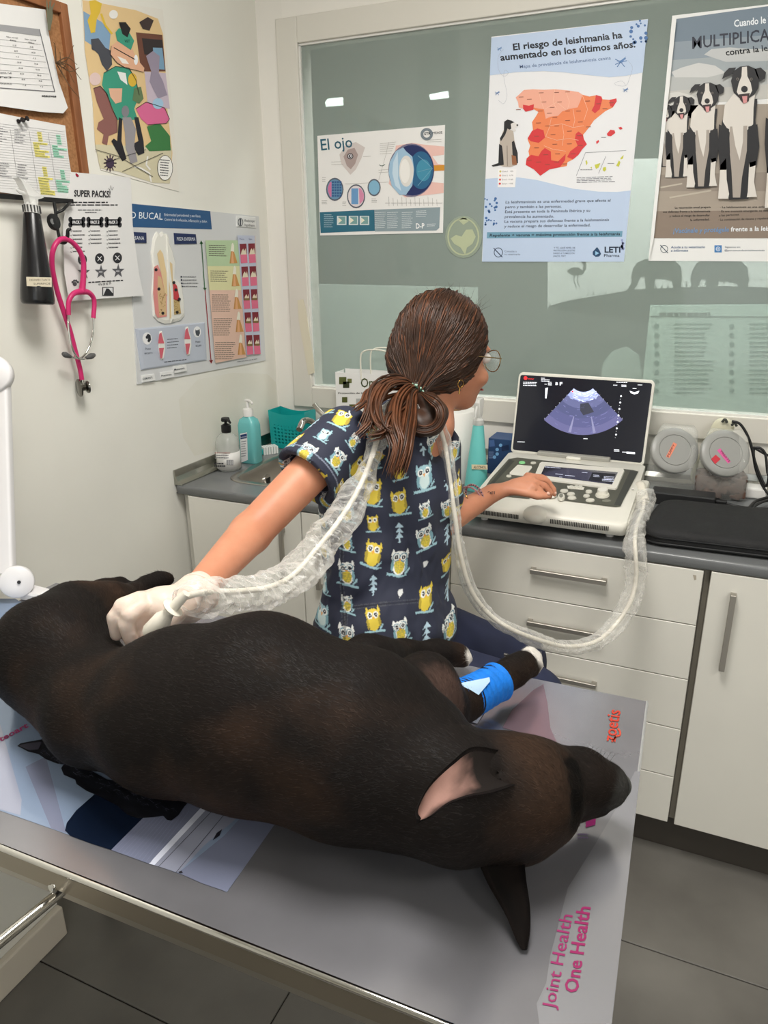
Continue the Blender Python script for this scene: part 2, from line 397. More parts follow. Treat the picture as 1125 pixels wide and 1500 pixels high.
# room and pale boards built behind the glass
m_nb = M('next_room_wall', (96, 104, 98), 0.9)
box('wall_next_room_back', (-3.2, 4.6, 2.8, 2.9, 0, 2.9), m_nb, kind='structure')
box('wall_next_room_left', (-3.3, -3.2, 0.12, 2.9, 0, 2.9), m_nb, kind='structure')
box('wall_next_room_right', (4.6, 4.7, 0.12, 2.9, 0, 2.9), m_nb, kind='structure')
box('ceiling_next_room', (-3.3, 4.7, 0.12, 2.9, 2.9, 3.0), m_nb, kind='structure')
box('floor_next_room', (-3.3, 4.7, 0.12, 2.9, -0.06, 0.0), m_tile, kind='structure')
area('board_fill_light', (1.0, 0.35, 2.7), (3.0, 0.5), 150, (0.95, 1.0, 0.97), target=(1.0, 0.6, 1.2))  # unseen fill lamp, added to brighten the boards behind the glass
YB = 0.55
def board(name, pts, c, label, th=0.01, k=(0, 0, 1.0), dy=0.0):
    return sheet(name, 1, YB+dy, -1, pts, c, label, 'panel', th=th, k=k)
bd = board('silhouette_board', [(803, 236), (1260, 226), (1260, 520), (803, 452)], (244, 250, 246), 'pale board with dark elephant and flamingo silhouettes set behind the glass')  # plain pale board carrying flat dark silhouettes, placed behind the pane
dk = (58, 66, 62)
bd.poly('ground_silhouette', [(803, 452), (803, 449), (830, 441), (870, 434), (930, 424), (1000, 421), (1060, 419), (1260, 425), (1260, 520)], dk, 1)
bd.crop(660, 380, 2.42)
bd.poly('flamingo_silhouette', [(412, 40), (430, 28), (455, 28), (468, 40), (472, 20), (464, 10), (470, 4), (482, 12), (480, 34), (468, 52), (440, 56), (425, 52)], dk, 2)
for dx in (0, 12): bd.line('flamingo_silhouette', [(440+dx, 55), (436+dx, 75), (446+dx, 98)], 2, dk, 2)
def elephant(ox, s, m=1):
    E_ = [(0, 60), (6, 30), (20, 6), (50, -8), (100, -12), (150, -6), (176, 20), (180, 60), (176, 112), (150, 112), (146, 74), (120, 66), (86, 66), (80, 112), (52, 112), (48, 60), (34, 58), (20, 90), (4, 116), (-18, 112), (-4, 92), (4, 76)]
    bd.poly('elephant_silhouette', [(ox+x*s*m, 10+(y-4)*s*0.95) for x, y in E_], dk, 2)
elephant(640, 1.0); elephant(850, 1.15)
for gx in range(350, 1100, 22):
    h = random.uniform(6, 24); by = 140-(gx-350)*0.09 if gx > 470 else 165-(gx-350)*0.2
    bd.poly('grass_silhouette', [(gx, by), (gx+3, by-h), (gx+6, by)], dk, 2)
bd.flush()
pb = board('notice_board', [(953, 447), (1260, 445), (1260, 640), (938, 592)], (205, 232, 218), 'pale green sheet with blurred rows of print seen dimly through the window glass', dy=-0.03)
pb.greek('blurred_heading', 966, 460, 1044, 1, 1, 4, (70, 92, 84), 0.0); pb.line('heading_rule', [(952, 463.5), (1250, 465)], 1.5, (60, 84, 78), 2)
for cx_ in (962, 1072):
    for i in range(8):
        y = 478+i*13.5; pb.disk('blurred_spots', cx_, y, 4, (104, 140, 128), 2, n=8)
        pb.greek('blurred_print', cx_+26, y-3, cx_+84, 2, 6, 2.6, (110, 146, 132), 0.0, words=True)
pb.flush()
board('pale_board', [(467, 416), (700, 421), (700, 640), (476, 620)], (196, 212, 202), 'plain pale panel set behind the glass, beyond the woman')  # plain board added where the pane looks paler
b2 = board('round_board', [(880, 560), (884, 530), (898, 514), (918, 508), (936, 520), (941, 545), (941, 565)], (188, 206, 196), 'small pale rounded shape set behind the glass above the laptop screen')  # board cut to the outline of a pale blob in the pane
m_led = M('led_panel', (235, 255, 245), 0.5, emit=0.55)
for q, lab in (([(478, 150), (482, 145), (503, 143), (503, 155), (479, 157)], 'left small lit ceiling panel seen through the glass above the eye poster'), ([(630, 139), (657, 134), (658, 144), (632, 147)], 'right small lit ceiling panel seen through the glass above the eye poster')):
    sheet('ceiling_light_panel', 1, YB+0.1, -1, q, (255, 255, 255), lab, 'light', th=0.01, mat=m_led)
# ------------------------------------------------------------------ ceiling lamps of this room
for i, (x, y, w) in enumerate(PANELS):
    r = empty('ceiling_lamp', (x, y, CEIL), ['square white LED ceiling panel above the worktop side', 'square white LED ceiling panel at the far end behind the camera', 'square white LED ceiling panel at the right of the room'][i], 'lamp')
    box('frame', (x-0.31, x+0.31, y-0.31, y+0.31, CEIL-0.02, CEIL), m_white, r)
    box('diffuser', (x-0.29, x+0.29, y-0.29, y+0.29, CEIL-0.024, CEIL-0.019), M('lit_diffuser', (255, 250, 240), 0.5, emit=3.0), r)

# ================================================================== CABINETS
def roundrect(x0, x1, y0, y1, r, n=6):
    P = []
    for cx_, cy_, a0 in ((x1-r, y1-r, 0), (x0+r, y1-r, 90), (x0+r, y0+r, 180), (x1-r, y0+r, 270)):
        for k in range(n+1):
            a = math.radians(a0+90*k/n); P.append((cx_+r*math.cos(a), cy_+r*math.sin(a)))
    return P
def loft(name, loops, mat, parent=None, cap0=True, cap1=True, smooth=True, auto=40, **kw):
    n = len(loops[0]); V = [p for l in loops for p in l]; m = len(loops)
    Fc = [(i*n+k, i*n+(k+1) % n, (i+1)*n+(k+1) % n, (i+1)*n+k) for i in range(m-1) for k in range(n)]
    if cap0: Fc.append(tuple(range(n))[::-1])
    if cap1: Fc.append(tuple((m-1)*n+k for k in range(n)))
    return mk(name, V, Fc, mat, parent, smooth, auto=auto if smooth else None, **kw)
CZ, CT = 0.848, 0.0255; FY = -0.58
m_carc = M('carcass_grey', (150, 145, 134), 0.6)
def bar_handle(p0, p1, parent):
    """square bar handle with two posts; p0,p1: bar ends on its front plane"""
    p0, p1 = np.array(p0), np.array(p1); hor = abs(p0[0]-p1[0]) > 0.02; w = 0.006; bm = bmesh.new()
    if hor:
        bm_box(bm, p0[0], p1[0], -0.617, -0.607, p0[2]-w, p0[2]+w, bev=0.001, seg=1)
        for x in (p0[0], p1[0]-0.012): bm_box(bm, x, x+0.012, -0.609, FY-0.0175, p0[2]-w, p0[2]+w)
    else:
        bm_box(bm, p0[0]-w, p0[0]+w, -0.617, -0.607, p1[2], p0[2], bev=0.001, seg=1)
        for z in (p1[2], p0[2]-0.012): bm_box(bm, p0[0]-w, p0[0]+w, -0.609, FY-0.0175, z, z+0.012)
    return from_bm('handle', bm, m_handle, parent)
def carcass(name, x0, x1, label):
    r = empty(name, ((x0+x1)/2, -0.3, 0.1235), label, 'cabinet')
    bm = bmesh.new(); t = 0.016; yb, yf = -0.03, FY+0.003
    bm_box(bm, x0+0.0005, x0+t, yf, yb, 0.1235, CZ-CT-0.001); bm_box(bm, x1-t, x1-0.0005, yf, yb, 0.1235, CZ-CT-0.001)
    bm_box(bm, x0+t, x1-t, yf, yb, 0.1235, 0.14); bm_box(bm, x0+t, x1-t, yb-0.006, yb, 0.14, CZ-CT-0.001)
    bm_box(bm, x0+t, x1-t, yf, yf+0.08, CZ-CT-0.017, CZ-CT-0.001)
    from_bm('carcass', bm, m_carc, r); return r
def door(r, x0, x1, hx, z0, z1):
    d = box('door', (x0+0.0015, x1-0.0015, FY-0.018, FY, 0.1235, CZ-CT-0.003), m_lam, r, bev=0.0012, seg=1)
    bar_handle((hx, 0, z1), (hx, 0, z0), d)
c1 = carcass('base_cabinet', 0.045, 0.869, 'white base cabinet with two doors under the sink, partly hidden behind the woman'); door(c1, 0.045, 0.4314, 0.372, 0.60, 0.765); door(c1, 0.4314, 0.869, 0.486, 0.60, 0.765)
c3 = carcass('drawer_cabinet', 0.869, 1.465, 'white drawer unit of five drawers below the portable ultrasound machine')
zs = [CZ-CT-0.003, 0.682, 0.5395, 0.401, 0.262, 0.1235]
for i in range(5):
    d = box('drawer', (0.8715, 1.4625, FY-0.018, FY, zs[i+1]+0.0012, zs[i]-0.0012), m_lam, c3, bev=0.001, seg=1)
    zc = zs[i+1]+0.075 if i else 0.759
    if i < 3: bar_handle((1.079, 0, [0.759, 0.618, 0.478][i]), (1.259, 0, 0), d)
mk('scuff_mark', [on(x, y, 1, FY-0.0186) for x, y in ((1015, 842), (1020, 843), (1020, 849), (1017, 850))], [(0, 1, 2, 3)], flat((176, 166, 150)), c3)
c4 = carcass('base_cabinet', 1.477, 2.0, 'white base cabinet with a tall door and vertical handle at the right edge'); door(c4, 1.477, 2.0, 1.5285, 0.588, 0.778)
box('plinth', (0.045, 2.0, -0.5388, -0.524, 0.0, 0.1225), m_plinth, label='dark brown plinth board under the white cabinets', cat='plinth')
box('end_panel', (0.004, 0.0435, -0.56, -0.03, 0.0, CZ-CT-0.001), m_lam, label='narrow white filler panel between the sink cabinet and the left wall', cat='panel')
box('spacer_strip', (1.4655, 1.4768, FY+0.004, FY+0.02, 0.1235, CZ-CT-0.002), M('spacer_grey', (128, 122, 110), 0.5), label='thin grey filler strip between the drawer unit and the right cabinet', cat='strip')
# worktop with the sink cut-out
SX0, SX1, SY0, SY1 = 0.125, 0.56, -0.485, -0.10
wt = empty('worktop', (1.0, -0.3, CZ-CT), 'long grey laminate worktop with rounded front edge running under the window', 'worktop')
bm = bmesh.new(); W0, W1 = 0.001, 2.02
out = [(W0, -0.001), (W1, -0.001), (W1, -0.6), (W0+0.035, -0.6), (W0+0.012, -0.59), (W0, -0.565)]
def slab(bm, pts, z0, z1):
    a = [bm.verts.new((x, y, z1)) for x, y in pts]; b = [bm.verts.new((x, y, z0)) for x, y in pts]; n = len(pts)
    bm.faces.new(a); bm.faces.new(b[::-1])
    for i in range(n): bm.faces.new((a[i], b[i], b[(i+1) % n], a[(i+1) % n]))
hole = roundrect(SX0, SX1, SY0, SY1, 0.05)
# ring between the outline box and the hole, then the rest as plain slabs
yb_, yf_ = -0.001, -0.594
zt, zb = CZ, CZ-CT
def ringface(bm, z, flip):
    o = [(W0, yb_), (SX1+0.1, yb_), (SX1+0.1, yf_), (W0, yf_)]; n = len(hole); q = n//4
    ho = [bm.verts.new((x, y, z)) for x, y in hole]; oc = {0: bm.verts.new((SX1+0.1, yb_, z)), 1: bm.verts.new((W0, yb_, z)), 2: bm.verts.new((W0, yf_, z)), 3: bm.verts.new((SX1+0.1, yf_, z))}
    for c in range(4):
        for k in range(q-1):
            f = (oc[c], ho[c*q+k], ho[c*q+k+1]); bm.faces.new(f if not flip else f[::-1])
        f = (oc[c], ho[c*q+q-1], ho[(c*q+q) % n], oc[(c+1) % 4]); bm.faces.new(f if not flip else f[::-1])
    return ho
h1 = ringface(bm, zt, False); h2 = ringface(bm, zb, True)
for i in range(len(h1)): bm.faces.new((h1[i], h1[(i+1) % len(h1)], h2[(i+1) % len(h1)], h2[i]))
bm_box(bm, SX1+0.1, W1, yf_, yb_, zb, zt)
bmesh.ops.recalc_face_normals(bm, faces=bm.faces)
from_bm('top_slab', bm, m_top, wt)
prof = [(yf_, zt), (-0.5975, zt-0.0012), (-0.5995, zt-0.0035), (-0.600, zt-0.007), (-0.600, zb+0.003), (-0.598, zb), (yf_, zb)]
loft('front_edge', [[(x, y+(0.012 if x < 0.005 else 0), z) for y, z in prof] for x in (W0, W0+0.012, W1)], m_top, wt, auto=70)
# sink
sk = empty('sink', ((SX0+SX1)/2, (SY0+SY1)/2, CZ-0.15), 'stainless steel inset sink basin in the grey worktop near the left corner', 'sink')
def rr(e, z, r): return [(x, y, z) for x, y in roundrect(SX0-e, SX1+e, SY0-e, SY1+e, r)]
loft('basin', [rr(0.022, CZ+0.0005, 0.07), rr(0.020, CZ+0.003, 0.068), rr(0.006, CZ+0.0035, 0.058), rr(-0.001, CZ+0.001, 0.05), rr(-0.004, CZ-0.01, 0.05), rr(-0.012, CZ-0.13, 0.05), rr(-0.03, CZ-0.15, 0.04), rr(-0.10, CZ-0.155, 0.03)], m_steel, sk, cap0=False)
lathe('drain', [(0.0, 0.004), (0.03, 0.004), (0.038, 0.0), (0.04, -0.002)], ((SX0+SX1)/2, (SY0+SY1)/2, CZ-0.152), m_chrome, sk)
lathe('overflow', [(0.022, 0), (0.022, 0.004), (0.015, 0.005), (0.0, 0.005)], (SX0+0.006, -0.30, CZ-0.055), m_chrome, sk, axis=(1, 0, 0))
for k in range(4): box('overflow_slot', (SX0+0.0115, SX0+0.0125, -0.311+k*0.006, -0.308+k*0.006, CZ-0.065, CZ-0.045), m_black, sk)
# faucet
fx, fy = 0.195, -0.06
fc = empty('faucet', (fx, fy, CZ), 'steel lever mixer tap at the back edge of the sink, mostly behind the woman', 'tap')
lathe('base', [(0.026, 0), (0.026, 0.008), (0.021, 0.012), (0.021, 0.085), (0.018, 0.095), (0.0, 0.097)], (fx, fy, CZ), m_chrome, fc)
tube('spout', [(fx, fy, CZ+0.07), (fx+0.01, fy-0.06, CZ+0.11), (fx+0.015, fy-0.12, CZ+0.125), (fx+0.02, fy-0.16, CZ+0.105)], 0.011, m_chrome, fc, seg=16)
pl = [at(490, 627, 2.42), at(478, 612, 2.42), at(466, 600, 2.43), at(460, 592, 2.44)]
tube('lever', [np.array((fx, fy, CZ+0.09))]+pl, [0.010, 0.009, 0.008, 0.009, 0.008], m_steel, fc, seg=16, flat_=0.5)
# aluminium upstand along the left wall
up = [(0.001, 0.0), (0.030, 0.0), (0.030, 0.004), (0.016, 0.012), (0.008, 0.024), (0.005, 0.044), (0.001, 0.044)]
loft('upstand_strip', [[(x, y, CZ+z+0.0005) for x, z in up] for y in (-0.597, -0.012)], M('aluminium_strip', (168, 168, 160), 0.22, 1.0), smooth=False, label='shiny aluminium upstand strip on the worktop along the left wall', cat='trim')
loft('upstand_strip', [[(x, -0.001-y_, CZ+z+0.0005) for y_, z in up[::-1]] for x in (0.031, 2.0)], MATS['aluminium_strip'], smooth=False, label='aluminium upstand strip on the worktop along the window wall', cat='trim')


# ================================================================== POSTERS ON THE GLASS
YG = 0.0
# --- eye poster
Sh = sheet('poster', 1, YG, -1, [(465, 199), (652, 183), (649, 341), (469, 345)], (233, 231, 228), 'small landscape poster headed El ojo with a large blue eye diagram, on the glass', 'poster', 'posters on the glass')
Sh.crop(420, 0, 3.75)
Sh.poly('footer_band', [(181, 1166), (481, 1152), (484, 1268), (186, 1280)], (44, 104, 126), 1)
Sh.poly('footer_band', [(480, 1152), (843, 1138), (838, 1252), (822, 1266), (484, 1272)], (138, 154, 160), 1)
Sh.text('title_lettering', 'El ojo', (190, 826), (362, 808), 62, (36, 92, 112), 0.008)
Sh.poly('animal_eye_picture', [(290, 850), (320, 800), (380, 780), (430, 810), (410, 870), (380, 930), (350, 960), (325, 930), (300, 900)], (208, 198, 194), 1)
Sh.poly('animal_eye_picture', [(312, 860), (335, 822), (372, 812), (392, 850), (376, 900), (352, 930), (330, 910)], (168, 150, 146), 2)
Sh.disk('animal_eye_picture', 349, 858, 17, (52, 46, 48), 3); Sh.ring('animal_eye_picture', 349, 858, 12, 3, (220, 220, 226), 4); Sh.disk('animal_eye_picture', 351, 857, 4, (240, 240, 245), 5, n=10)
Sh.poly('eye_diagram', [(600, 800), (690, 785), (760, 795), (866, 805), (864, 850), (800, 858), (830, 900), (866, 905), (866, 938), (812, 940), (790, 1000), (862, 1006), (862, 1060), (740, 1075), (650, 1085), (560, 1010)], (232, 190, 180), 1)
Sh.poly('eye_diagram', [(805, 908), (866, 906), (866, 936), (808, 938)], (206, 142, 46), 2)
Sh.disk('eye_diagram', 684, 935, 126, (122, 116, 138), 3, ry=147, n=32); Sh.disk('eye_diagram', 690, 935, 118, (26, 40, 92), 4, ry=139, n=32)
Sh.disk('eye_diagram', 738, 935, 66, (36, 96, 136), 5, ry=104, n=28); Sh.disk('eye_diagram', 752, 935, 40, (64, 140, 168), 6, ry=60, n=24)
Sh.poly('eye_diagram', [(640, 810), (600, 830), (566, 890), (560, 950), (576, 1020), (620, 1070), (655, 1070), (690, 1020), (700, 930), (690, 860), (655, 830)], (158, 190, 214), 7)
Sh.poly('eye_diagram', [(610, 835), (585, 890), (580, 950), (596, 1020), (630, 1050), (612, 980), (612, 900)], (196, 216, 230), 8)
Sh.disk('eye_diagram', 657, 940, 40, (222, 218, 212), 8, ry=86, n=24); Sh.disk('eye_diagram', 650, 940, 27, (236, 233, 228), 9, ry=66, n=24)
for a in (-0.5, 0.1, 0.6): Sh.line('eye_veins', [(800, 925), (770, 925+60*a), (720, 930+150*a)], 2.5, (120, 170, 190), 9)
for x, y, r, c in ((264, 1040, 48, (104, 146, 176)), (381, 1078, 50, (222, 214, 216)), (480, 1030, 36, (130, 178, 204))):
    Sh.disk('detail_circles', x, y, r, (92, 96, 108), 2, ry=r*1.32); Sh.disk('detail_circles', x, y, r-6, c, 3, ry=(r-6)*1.32)
for i in range(6):
    for j in range(4): Sh.rect('detail_circles', 248+j*14, 995+i*15, 259+j*14, 1006+i*15, (52, 92, 140), 4)
Sh.poly('detail_circles', [(238, 1000), (246, 1000), (246, 1082), (238, 1080), (226, 1050), (226, 1028)], (206, 120, 160), 4)
Sh.rect('detail_circles', 355, 1035, 393, 1122, (106, 152, 196), 4); Sh.poly('detail_circles', [(396, 1032), (408, 1036), (424, 1066), (422, 1100), (400, 1124)], (214, 140, 170), 4)
for x in (276, 341, 401): Sh.rect('footer_pictures', x, 1186, x+52, 1236, (214, 222, 222), 3); Sh.rect('footer_pictures', x+8, 1190, x+46, 1230, (120, 160, 158), 4); Sh.poly('footer_pictures', [(x+8, 1195), (x+28, 1210), (x+8, 1226)], (232, 226, 206), 5)
Sh.greek('small_print', 205, 1180, 258, 7, 11, 3, (190, 210, 216), 0.0)
for x in (484, 552, 632): Sh.greek('small_print', x, 1168, x+62, 9, 10.5, 2.5, (218, 224, 226), -0.04)
Sh.greek('small_print', 710, 1160, 770, 4, 10, 2.5, (218, 224, 226), -0.04); Sh.greek('small_print', 770, 1232, 826, 2, 10, 2.5, (226, 230, 232), -0.04)
Sh.text('maker_lettering', 'D-P', (710, 1255), (757, 1254), 28, (240, 240, 240), 0.02)
Sh.ring('round_emblem', 769, 737, 34, 15, (118, 128, 136), 2, n=30); Sh.text('maker_lettering', 'STR', (756, 742), (792, 740), 14, (40, 46, 52), 0.02, 3); Sh.text('maker_lettering', 'MEASE', (802, 737), (855, 733), 13, (30, 34, 40), 0.0)
for a, b in (((512, 790), (600, 780)), ((512, 800), (595, 792)), ((512, 810), (590, 804)), ((512, 820), (585, 815)), ((512, 832), (580, 828)), ((512, 845), (575, 842)), ((760, 770), (850, 766)), ((770, 780), (850, 778)), ((245, 890), (300, 888)), ((245, 904), (310, 902)), ((420, 860), (462, 858)), ((320, 1010), (560, 1000)), ((505, 935), (620, 925)), ((505, 948), (640, 940))): Sh.line('leader_lines', [a, b], 1.3, (150, 146, 142), 2)
for i in range(12): Sh.line('leader_lines', [(560+i*24, 1080+(i % 3)*8), (562+i*24, 1132)], 1.5, (150, 146, 142), 2)
Sh.line('leader_lines', [(560, 780), (545, 850), (505, 990)], 1.2, (150, 146, 142), 2); Sh.line('smile_mark', [(508, 905), (518, 911), (530, 910), (540, 903)], 3, (40, 84, 70), 2)
Sh.greek('small_print', 195, 975, 215, 3, 10, 2, (120, 116, 112)); Sh.greek('small_print', 192, 1102, 224, 3, 9, 2, (120, 116, 112)); Sh.greek('small_print', 306, 1110, 328, 3, 9, 2, (120, 116, 112)); Sh.greek('small_print', 466, 1092, 496, 3, 9, 2, (120, 116, 112)); Sh.greek('small_print', 540, 1115, 855, 1, 9, 2, (120, 116, 112))
Sh.flush()

# --- map poster
LB = (190, 207, 232)
Sh = sheet('poster', 1, YG, -1, [(720, 54), (949, 28), (914, 383), (706, 383)], (234, 234, 236), 'tall pale blue poster with an orange and red map of Spain', 'poster', 'posters on the glass')
Sh.crop(690, 0, 3.748)
Sh.poly('blue_bands', [(112, 207), (972, 106), (943, 398), (850, 416), (760, 424), (640, 412), (520, 398), (400, 390), (250, 396), (103, 414)], LB, 1)
Sh.poly('blue_bands', [(78, 982), (160, 976), (260, 974), (360, 988), (450, 1010), (560, 1036), (700, 1052), (800, 1054), (876, 1046), (840, 1437), (61, 1437)], LB, 1)
BK = (24, 28, 40)
Sh.text('title_lettering', 'El riesgo de leishmania ha', (232, 276), (832, 208), 36, BK, 0.028)
Sh.text('title_lettering', 'aumentado en los últimos años.', (162, 333), (903, 259), 36, BK, 0.028)
Sh.text('subtitle_lettering', 'Mapa de prevalencia de leishmaniosis canina', (268, 375), (768, 326), 18, (82, 106, 150), 0.006)
spain = [(245, 535), (265, 518), (290, 494), (340, 490), (400, 493), (460, 490), (530, 496), (590, 505), (612, 520), (650, 530), (690, 522), (716, 530), (722, 545), (760, 548), (798, 540), (800, 556), (778, 590), (738, 610), (700, 640), (675, 660), (655, 690), (630, 722), (615, 740), (620, 765), (636, 792), (610, 820), (590, 850), (560, 875), (530, 890), (525, 912), (490, 918), (430, 930), (380, 965), (345, 930), (340, 918), (300, 905), (305, 870), (320, 855), (315, 830), (325, 800), (310, 765), (330, 745), (340, 715), (335, 670), (355, 640), (370, 615), (345, 600), (300, 612), (285, 595), (262, 590), (258, 560)]
Sh.poly('map', spain, (236, 132, 82), 1)
Sh.poly('map', [(245, 535), (265, 518), (290, 494), (340, 490), (400, 493), (460, 490), (530, 496), (590, 505), (612, 520), (598, 560), (585, 590), (540, 598), (500, 612), (478, 636), (440, 640), (410, 652), (400, 600), (370, 596), (345, 590), (343, 600), (300, 600), (262, 590), (258, 560)], (240, 172, 148), 2)
RD = (214, 52, 56)
for q in ([(285, 575), (318, 580), (345, 572), (343, 602), (300, 614), (286, 598)], [(686, 521), (716, 530), (720, 548), (706, 600), (680, 622), (662, 606), (676, 580)], [(760, 550), (798, 540), (800, 556), (778, 588), (764, 582)], [(335, 718), (365, 705), (398, 715), (406, 755), (372, 784), (330, 776), (310, 760)], [(575, 735), (590, 722), (614, 740), (620, 765), (636, 792), (610, 820), (590, 850), (560, 875), (528, 862), (545, 830), (585, 800), (570, 762)], [(305, 870), (330, 850), (370, 858), (386, 830), (405, 812), (438, 832), (440, 880), (478, 886), (520, 845), (516, 880), (488, 918), (430, 930), (380, 965), (345, 930), (300, 905)]): Sh.poly('map', q, RD, 3)
for q in ([(405, 600), (470, 560), (520, 600)], [(430, 690), (500, 680), (560, 700), (620, 690)], [(410, 750), (470, 770), (540, 760), (590, 770)], [(400, 800), (450, 820), (520, 830)], [(500, 680), (510, 740), (500, 800)], [(560, 600), (570, 660), (560, 700)], [(370, 490), (380, 540), (400, 600)], [(460, 490), (450, 560), (470, 600)], [(520, 500), (540, 560), (530, 600)], [(440, 650), (430, 700), (410, 750)], [(612, 525), (640, 600), (620, 660)]): Sh.line('map_borders', q, 2, (246, 196, 168), 4)
for x, y in ((385, 510), (470, 508), (530, 505), (320, 545), (400, 560), (485, 560), (275, 533), (445, 590), (430, 622), (460, 645), (380, 610), (530, 610), (590, 610), (640, 555), (700, 570), (735, 597), (370, 675), (420, 692), (470, 692), (530, 662), (600, 670), (540, 720), (450, 740), (360, 748), (460, 792), (540, 790), (595, 745), (360, 812), (410, 850), (475, 845), (370, 890), (320, 880), (420, 905), (470, 890), (515, 900), (560, 845), (600, 800), (645, 697), (770, 565), (260, 602)): Sh.line('map_names', [(x-13, y), (x+13, y-1)], 3, (140, 74, 56), 5)
Sh.poly('islands', [(745, 735), (765, 712), (788, 716), (792, 730), (768, 748), (750, 746)], RD, 2); Sh.poly('islands', [(808, 700), (825, 696), (832, 708), (818, 712)], RD, 2); Sh.poly('islands', [(686, 778), (700, 768), (703, 778), (690, 792)], RD, 2)
YL = (200, 200, 70)
for q in ([(628, 885), (634, 878), (640, 895), (634, 908)], [(655, 918), (664, 916), (662, 928)], [(678, 905), (710, 895), (700, 920), (686, 928)], [(725, 920), (740, 916), (742, 932), (732, 942), (723, 934)], [(797, 910), (812, 880), (820, 890), (812, 915)], [(820, 868), (838, 850), (834, 870), (822, 876)]): Sh.poly('islands', q, YL, 2)
Sh.line('inset_frame', [(578, 965), (628, 838), (852, 826)], 2, (120, 122, 130), 2); Sh.line('inset_frame', [(700, 952), (740, 858)], 2, (120, 122, 130), 2)
Sh.greek('small_print', 580, 975, 828, 4, 9, 3, (120, 120, 128), -0.03); Sh.greek('small_print', 600, 932, 680, 1, 9, 3, (90, 92, 98)); Sh.greek('small_print', 750, 897, 788, 1, 9, 3, (90, 92, 98)); Sh.greek('small_print', 715, 754, 748, 1, 9, 3, (90, 92, 98))
# sitting dog picture
Sh.poly('dog_picture', [(150, 905), (158, 770), (176, 720), (190, 700), (232, 720), (238, 770), (252, 830), (258, 880), (252, 905), (215, 918), (180, 916)], (188, 176, 164), 2)
Sh.poly('dog_picture', [(182, 668), (200, 656), (222, 662), (238, 672), (230, 700), (212, 712), (200, 706), (188, 740), (164, 776), (158, 760), (180, 722)], (26, 26, 30), 3)
Sh.poly('dog_picture', [(218, 680), (236, 672), (256, 682), (256, 694), (240, 706), (248, 714), (240, 724), (222, 712)], (224, 220, 216), 4); Sh.disk('dog_picture', 254, 687, 5, (24, 24, 28), 5, n=8)
Sh.poly('dog_picture', [(154, 790), (170, 800), (176, 850), (180, 905), (120, 915), (112, 908), (150, 895)], (30, 30, 34), 3); Sh.poly('dog_picture', [(224, 780), (236, 772), (256, 840), (258, 895), (236, 905), (228, 850)], (34, 32, 34), 3)
Sh.poly('dog_picture', [(222, 850), (246, 858), (252, 905), (226, 905)], (150, 96, 62), 4); Sh.line('dog_picture', [(198, 800), (200, 912)], 5, (150, 138, 128), 4)
Sh.poly('legend_box', [(148, 928), (250, 926), (242, 1028), (146, 1028)], (242, 240, 240), 3)
for i, c in enumerate(((206, 196, 110), (236, 158, 130), (222, 90, 82), (212, 46, 56))):
    y = 941+i*22.5; Sh.disk('legend_dots', 161-i, y, 6, c, 4, n=10); Sh.text('legend_lettering', 'Zona %d · %s' % (i+1, ('<2%', '2-7%', '8-10%', '>10%')[i]), (172-i, y+4), (232-i*0.5, y+3), 8, (70, 60, 66), 0, 4)
for cx_, cy_, r in ((156, 268, 14), (822, 340, 34), (848, 494, 16), (144, 511, 14)):
    for a in (-0.6, -0.2, 0.9, 2.2, 2.7, 3.6): Sh.line('mosquito', [(cx_, cy_), (cx_+r*math.cos(a), cy_+r*math.sin(a))], r*0.09+1, (70, 112, 168), 2)
    Sh.poly('mosquito', [(cx_-r*0.7, cy_-r*0.1), (cx_, cy_-r*0.25), (cx_+r*0.9, cy_-r*0.9), (cx_+r*0.3, cy_+r*0.1)], (92, 132, 186), 3)
for pts in ([(178, 270), (150, 310), (150, 380), (180, 420), (205, 400), (185, 385), (180, 430), (198, 520), (180, 570), (150, 550)], [(860, 330), (886, 370), (870, 430), (850, 470), (800, 468), (790, 455), (830, 445), (850, 470)]): Sh.line('dotted_trail', list(spline([(p[0], p[1], 0) for p in pts], 24)[:, :2]), 1, (150, 156, 170), 2)
rd = random.Random(5)
for k in range(17): x = 876+rd.random()*90; y = 112+rd.random()*130; Sh.disk('blue_dots', min(x, 960), y, rd.uniform(5, 11), (62, 106, 164), 2, n=10)
for k in range(24): Sh.disk('blue_dots', 76+rd.random()*68, 1085+rd.random()*150, rd.uniform(4, 8), (62, 106, 164), 2, n=10)
for k in range(10): Sh.disk('blue_dots', 824+rd.random()*12, 1310+rd.random()*56, rd.uniform(5, 9), (150, 160, 204), 1.5, n=10)
TX = (46, 56, 82)
for i, (t_, x1) in enumerate((('La leishmaniosis es una enfermedad grave que afecta al', 765), ('perro y también a las personas.', 497), ('Está presente en toda la Península Ibérica y su', 653), ('prevalencia ha aumentado.', 455), ('La vacuna prepara sus defensas frente a la leishmaniosis', 757), ('y reduce el riesgo de desarrollar la enfermedad.', 655))):
    x0 = 189-i*1.4; y0 = 1117+i*26.6; Sh.text('body_lettering', t_, (x0, y0), (x1, y0-14*(x1-x0)/570+4), 15, TX, 0.012, shear=0.12)
Sh.poly('highlight_band', [(88, 1275), (832, 1268), (829, 1300), (86, 1309)], (112, 158, 182), 2)
Sh.text('slogan_lettering', 'Repelente + vacuna = máxima protección frente a la leishmania', (102, 1299), (818, 1291), 15, BK, 0.02, 3, shear=0.15)
Sh.ring('syringe_emblem', 150, 1386, 25, 4, (50, 66, 96), 2, ry=27); Sh.line('syringe_emblem', [(124, 1362), (172, 1412)], 5, (50, 66, 96), 3)
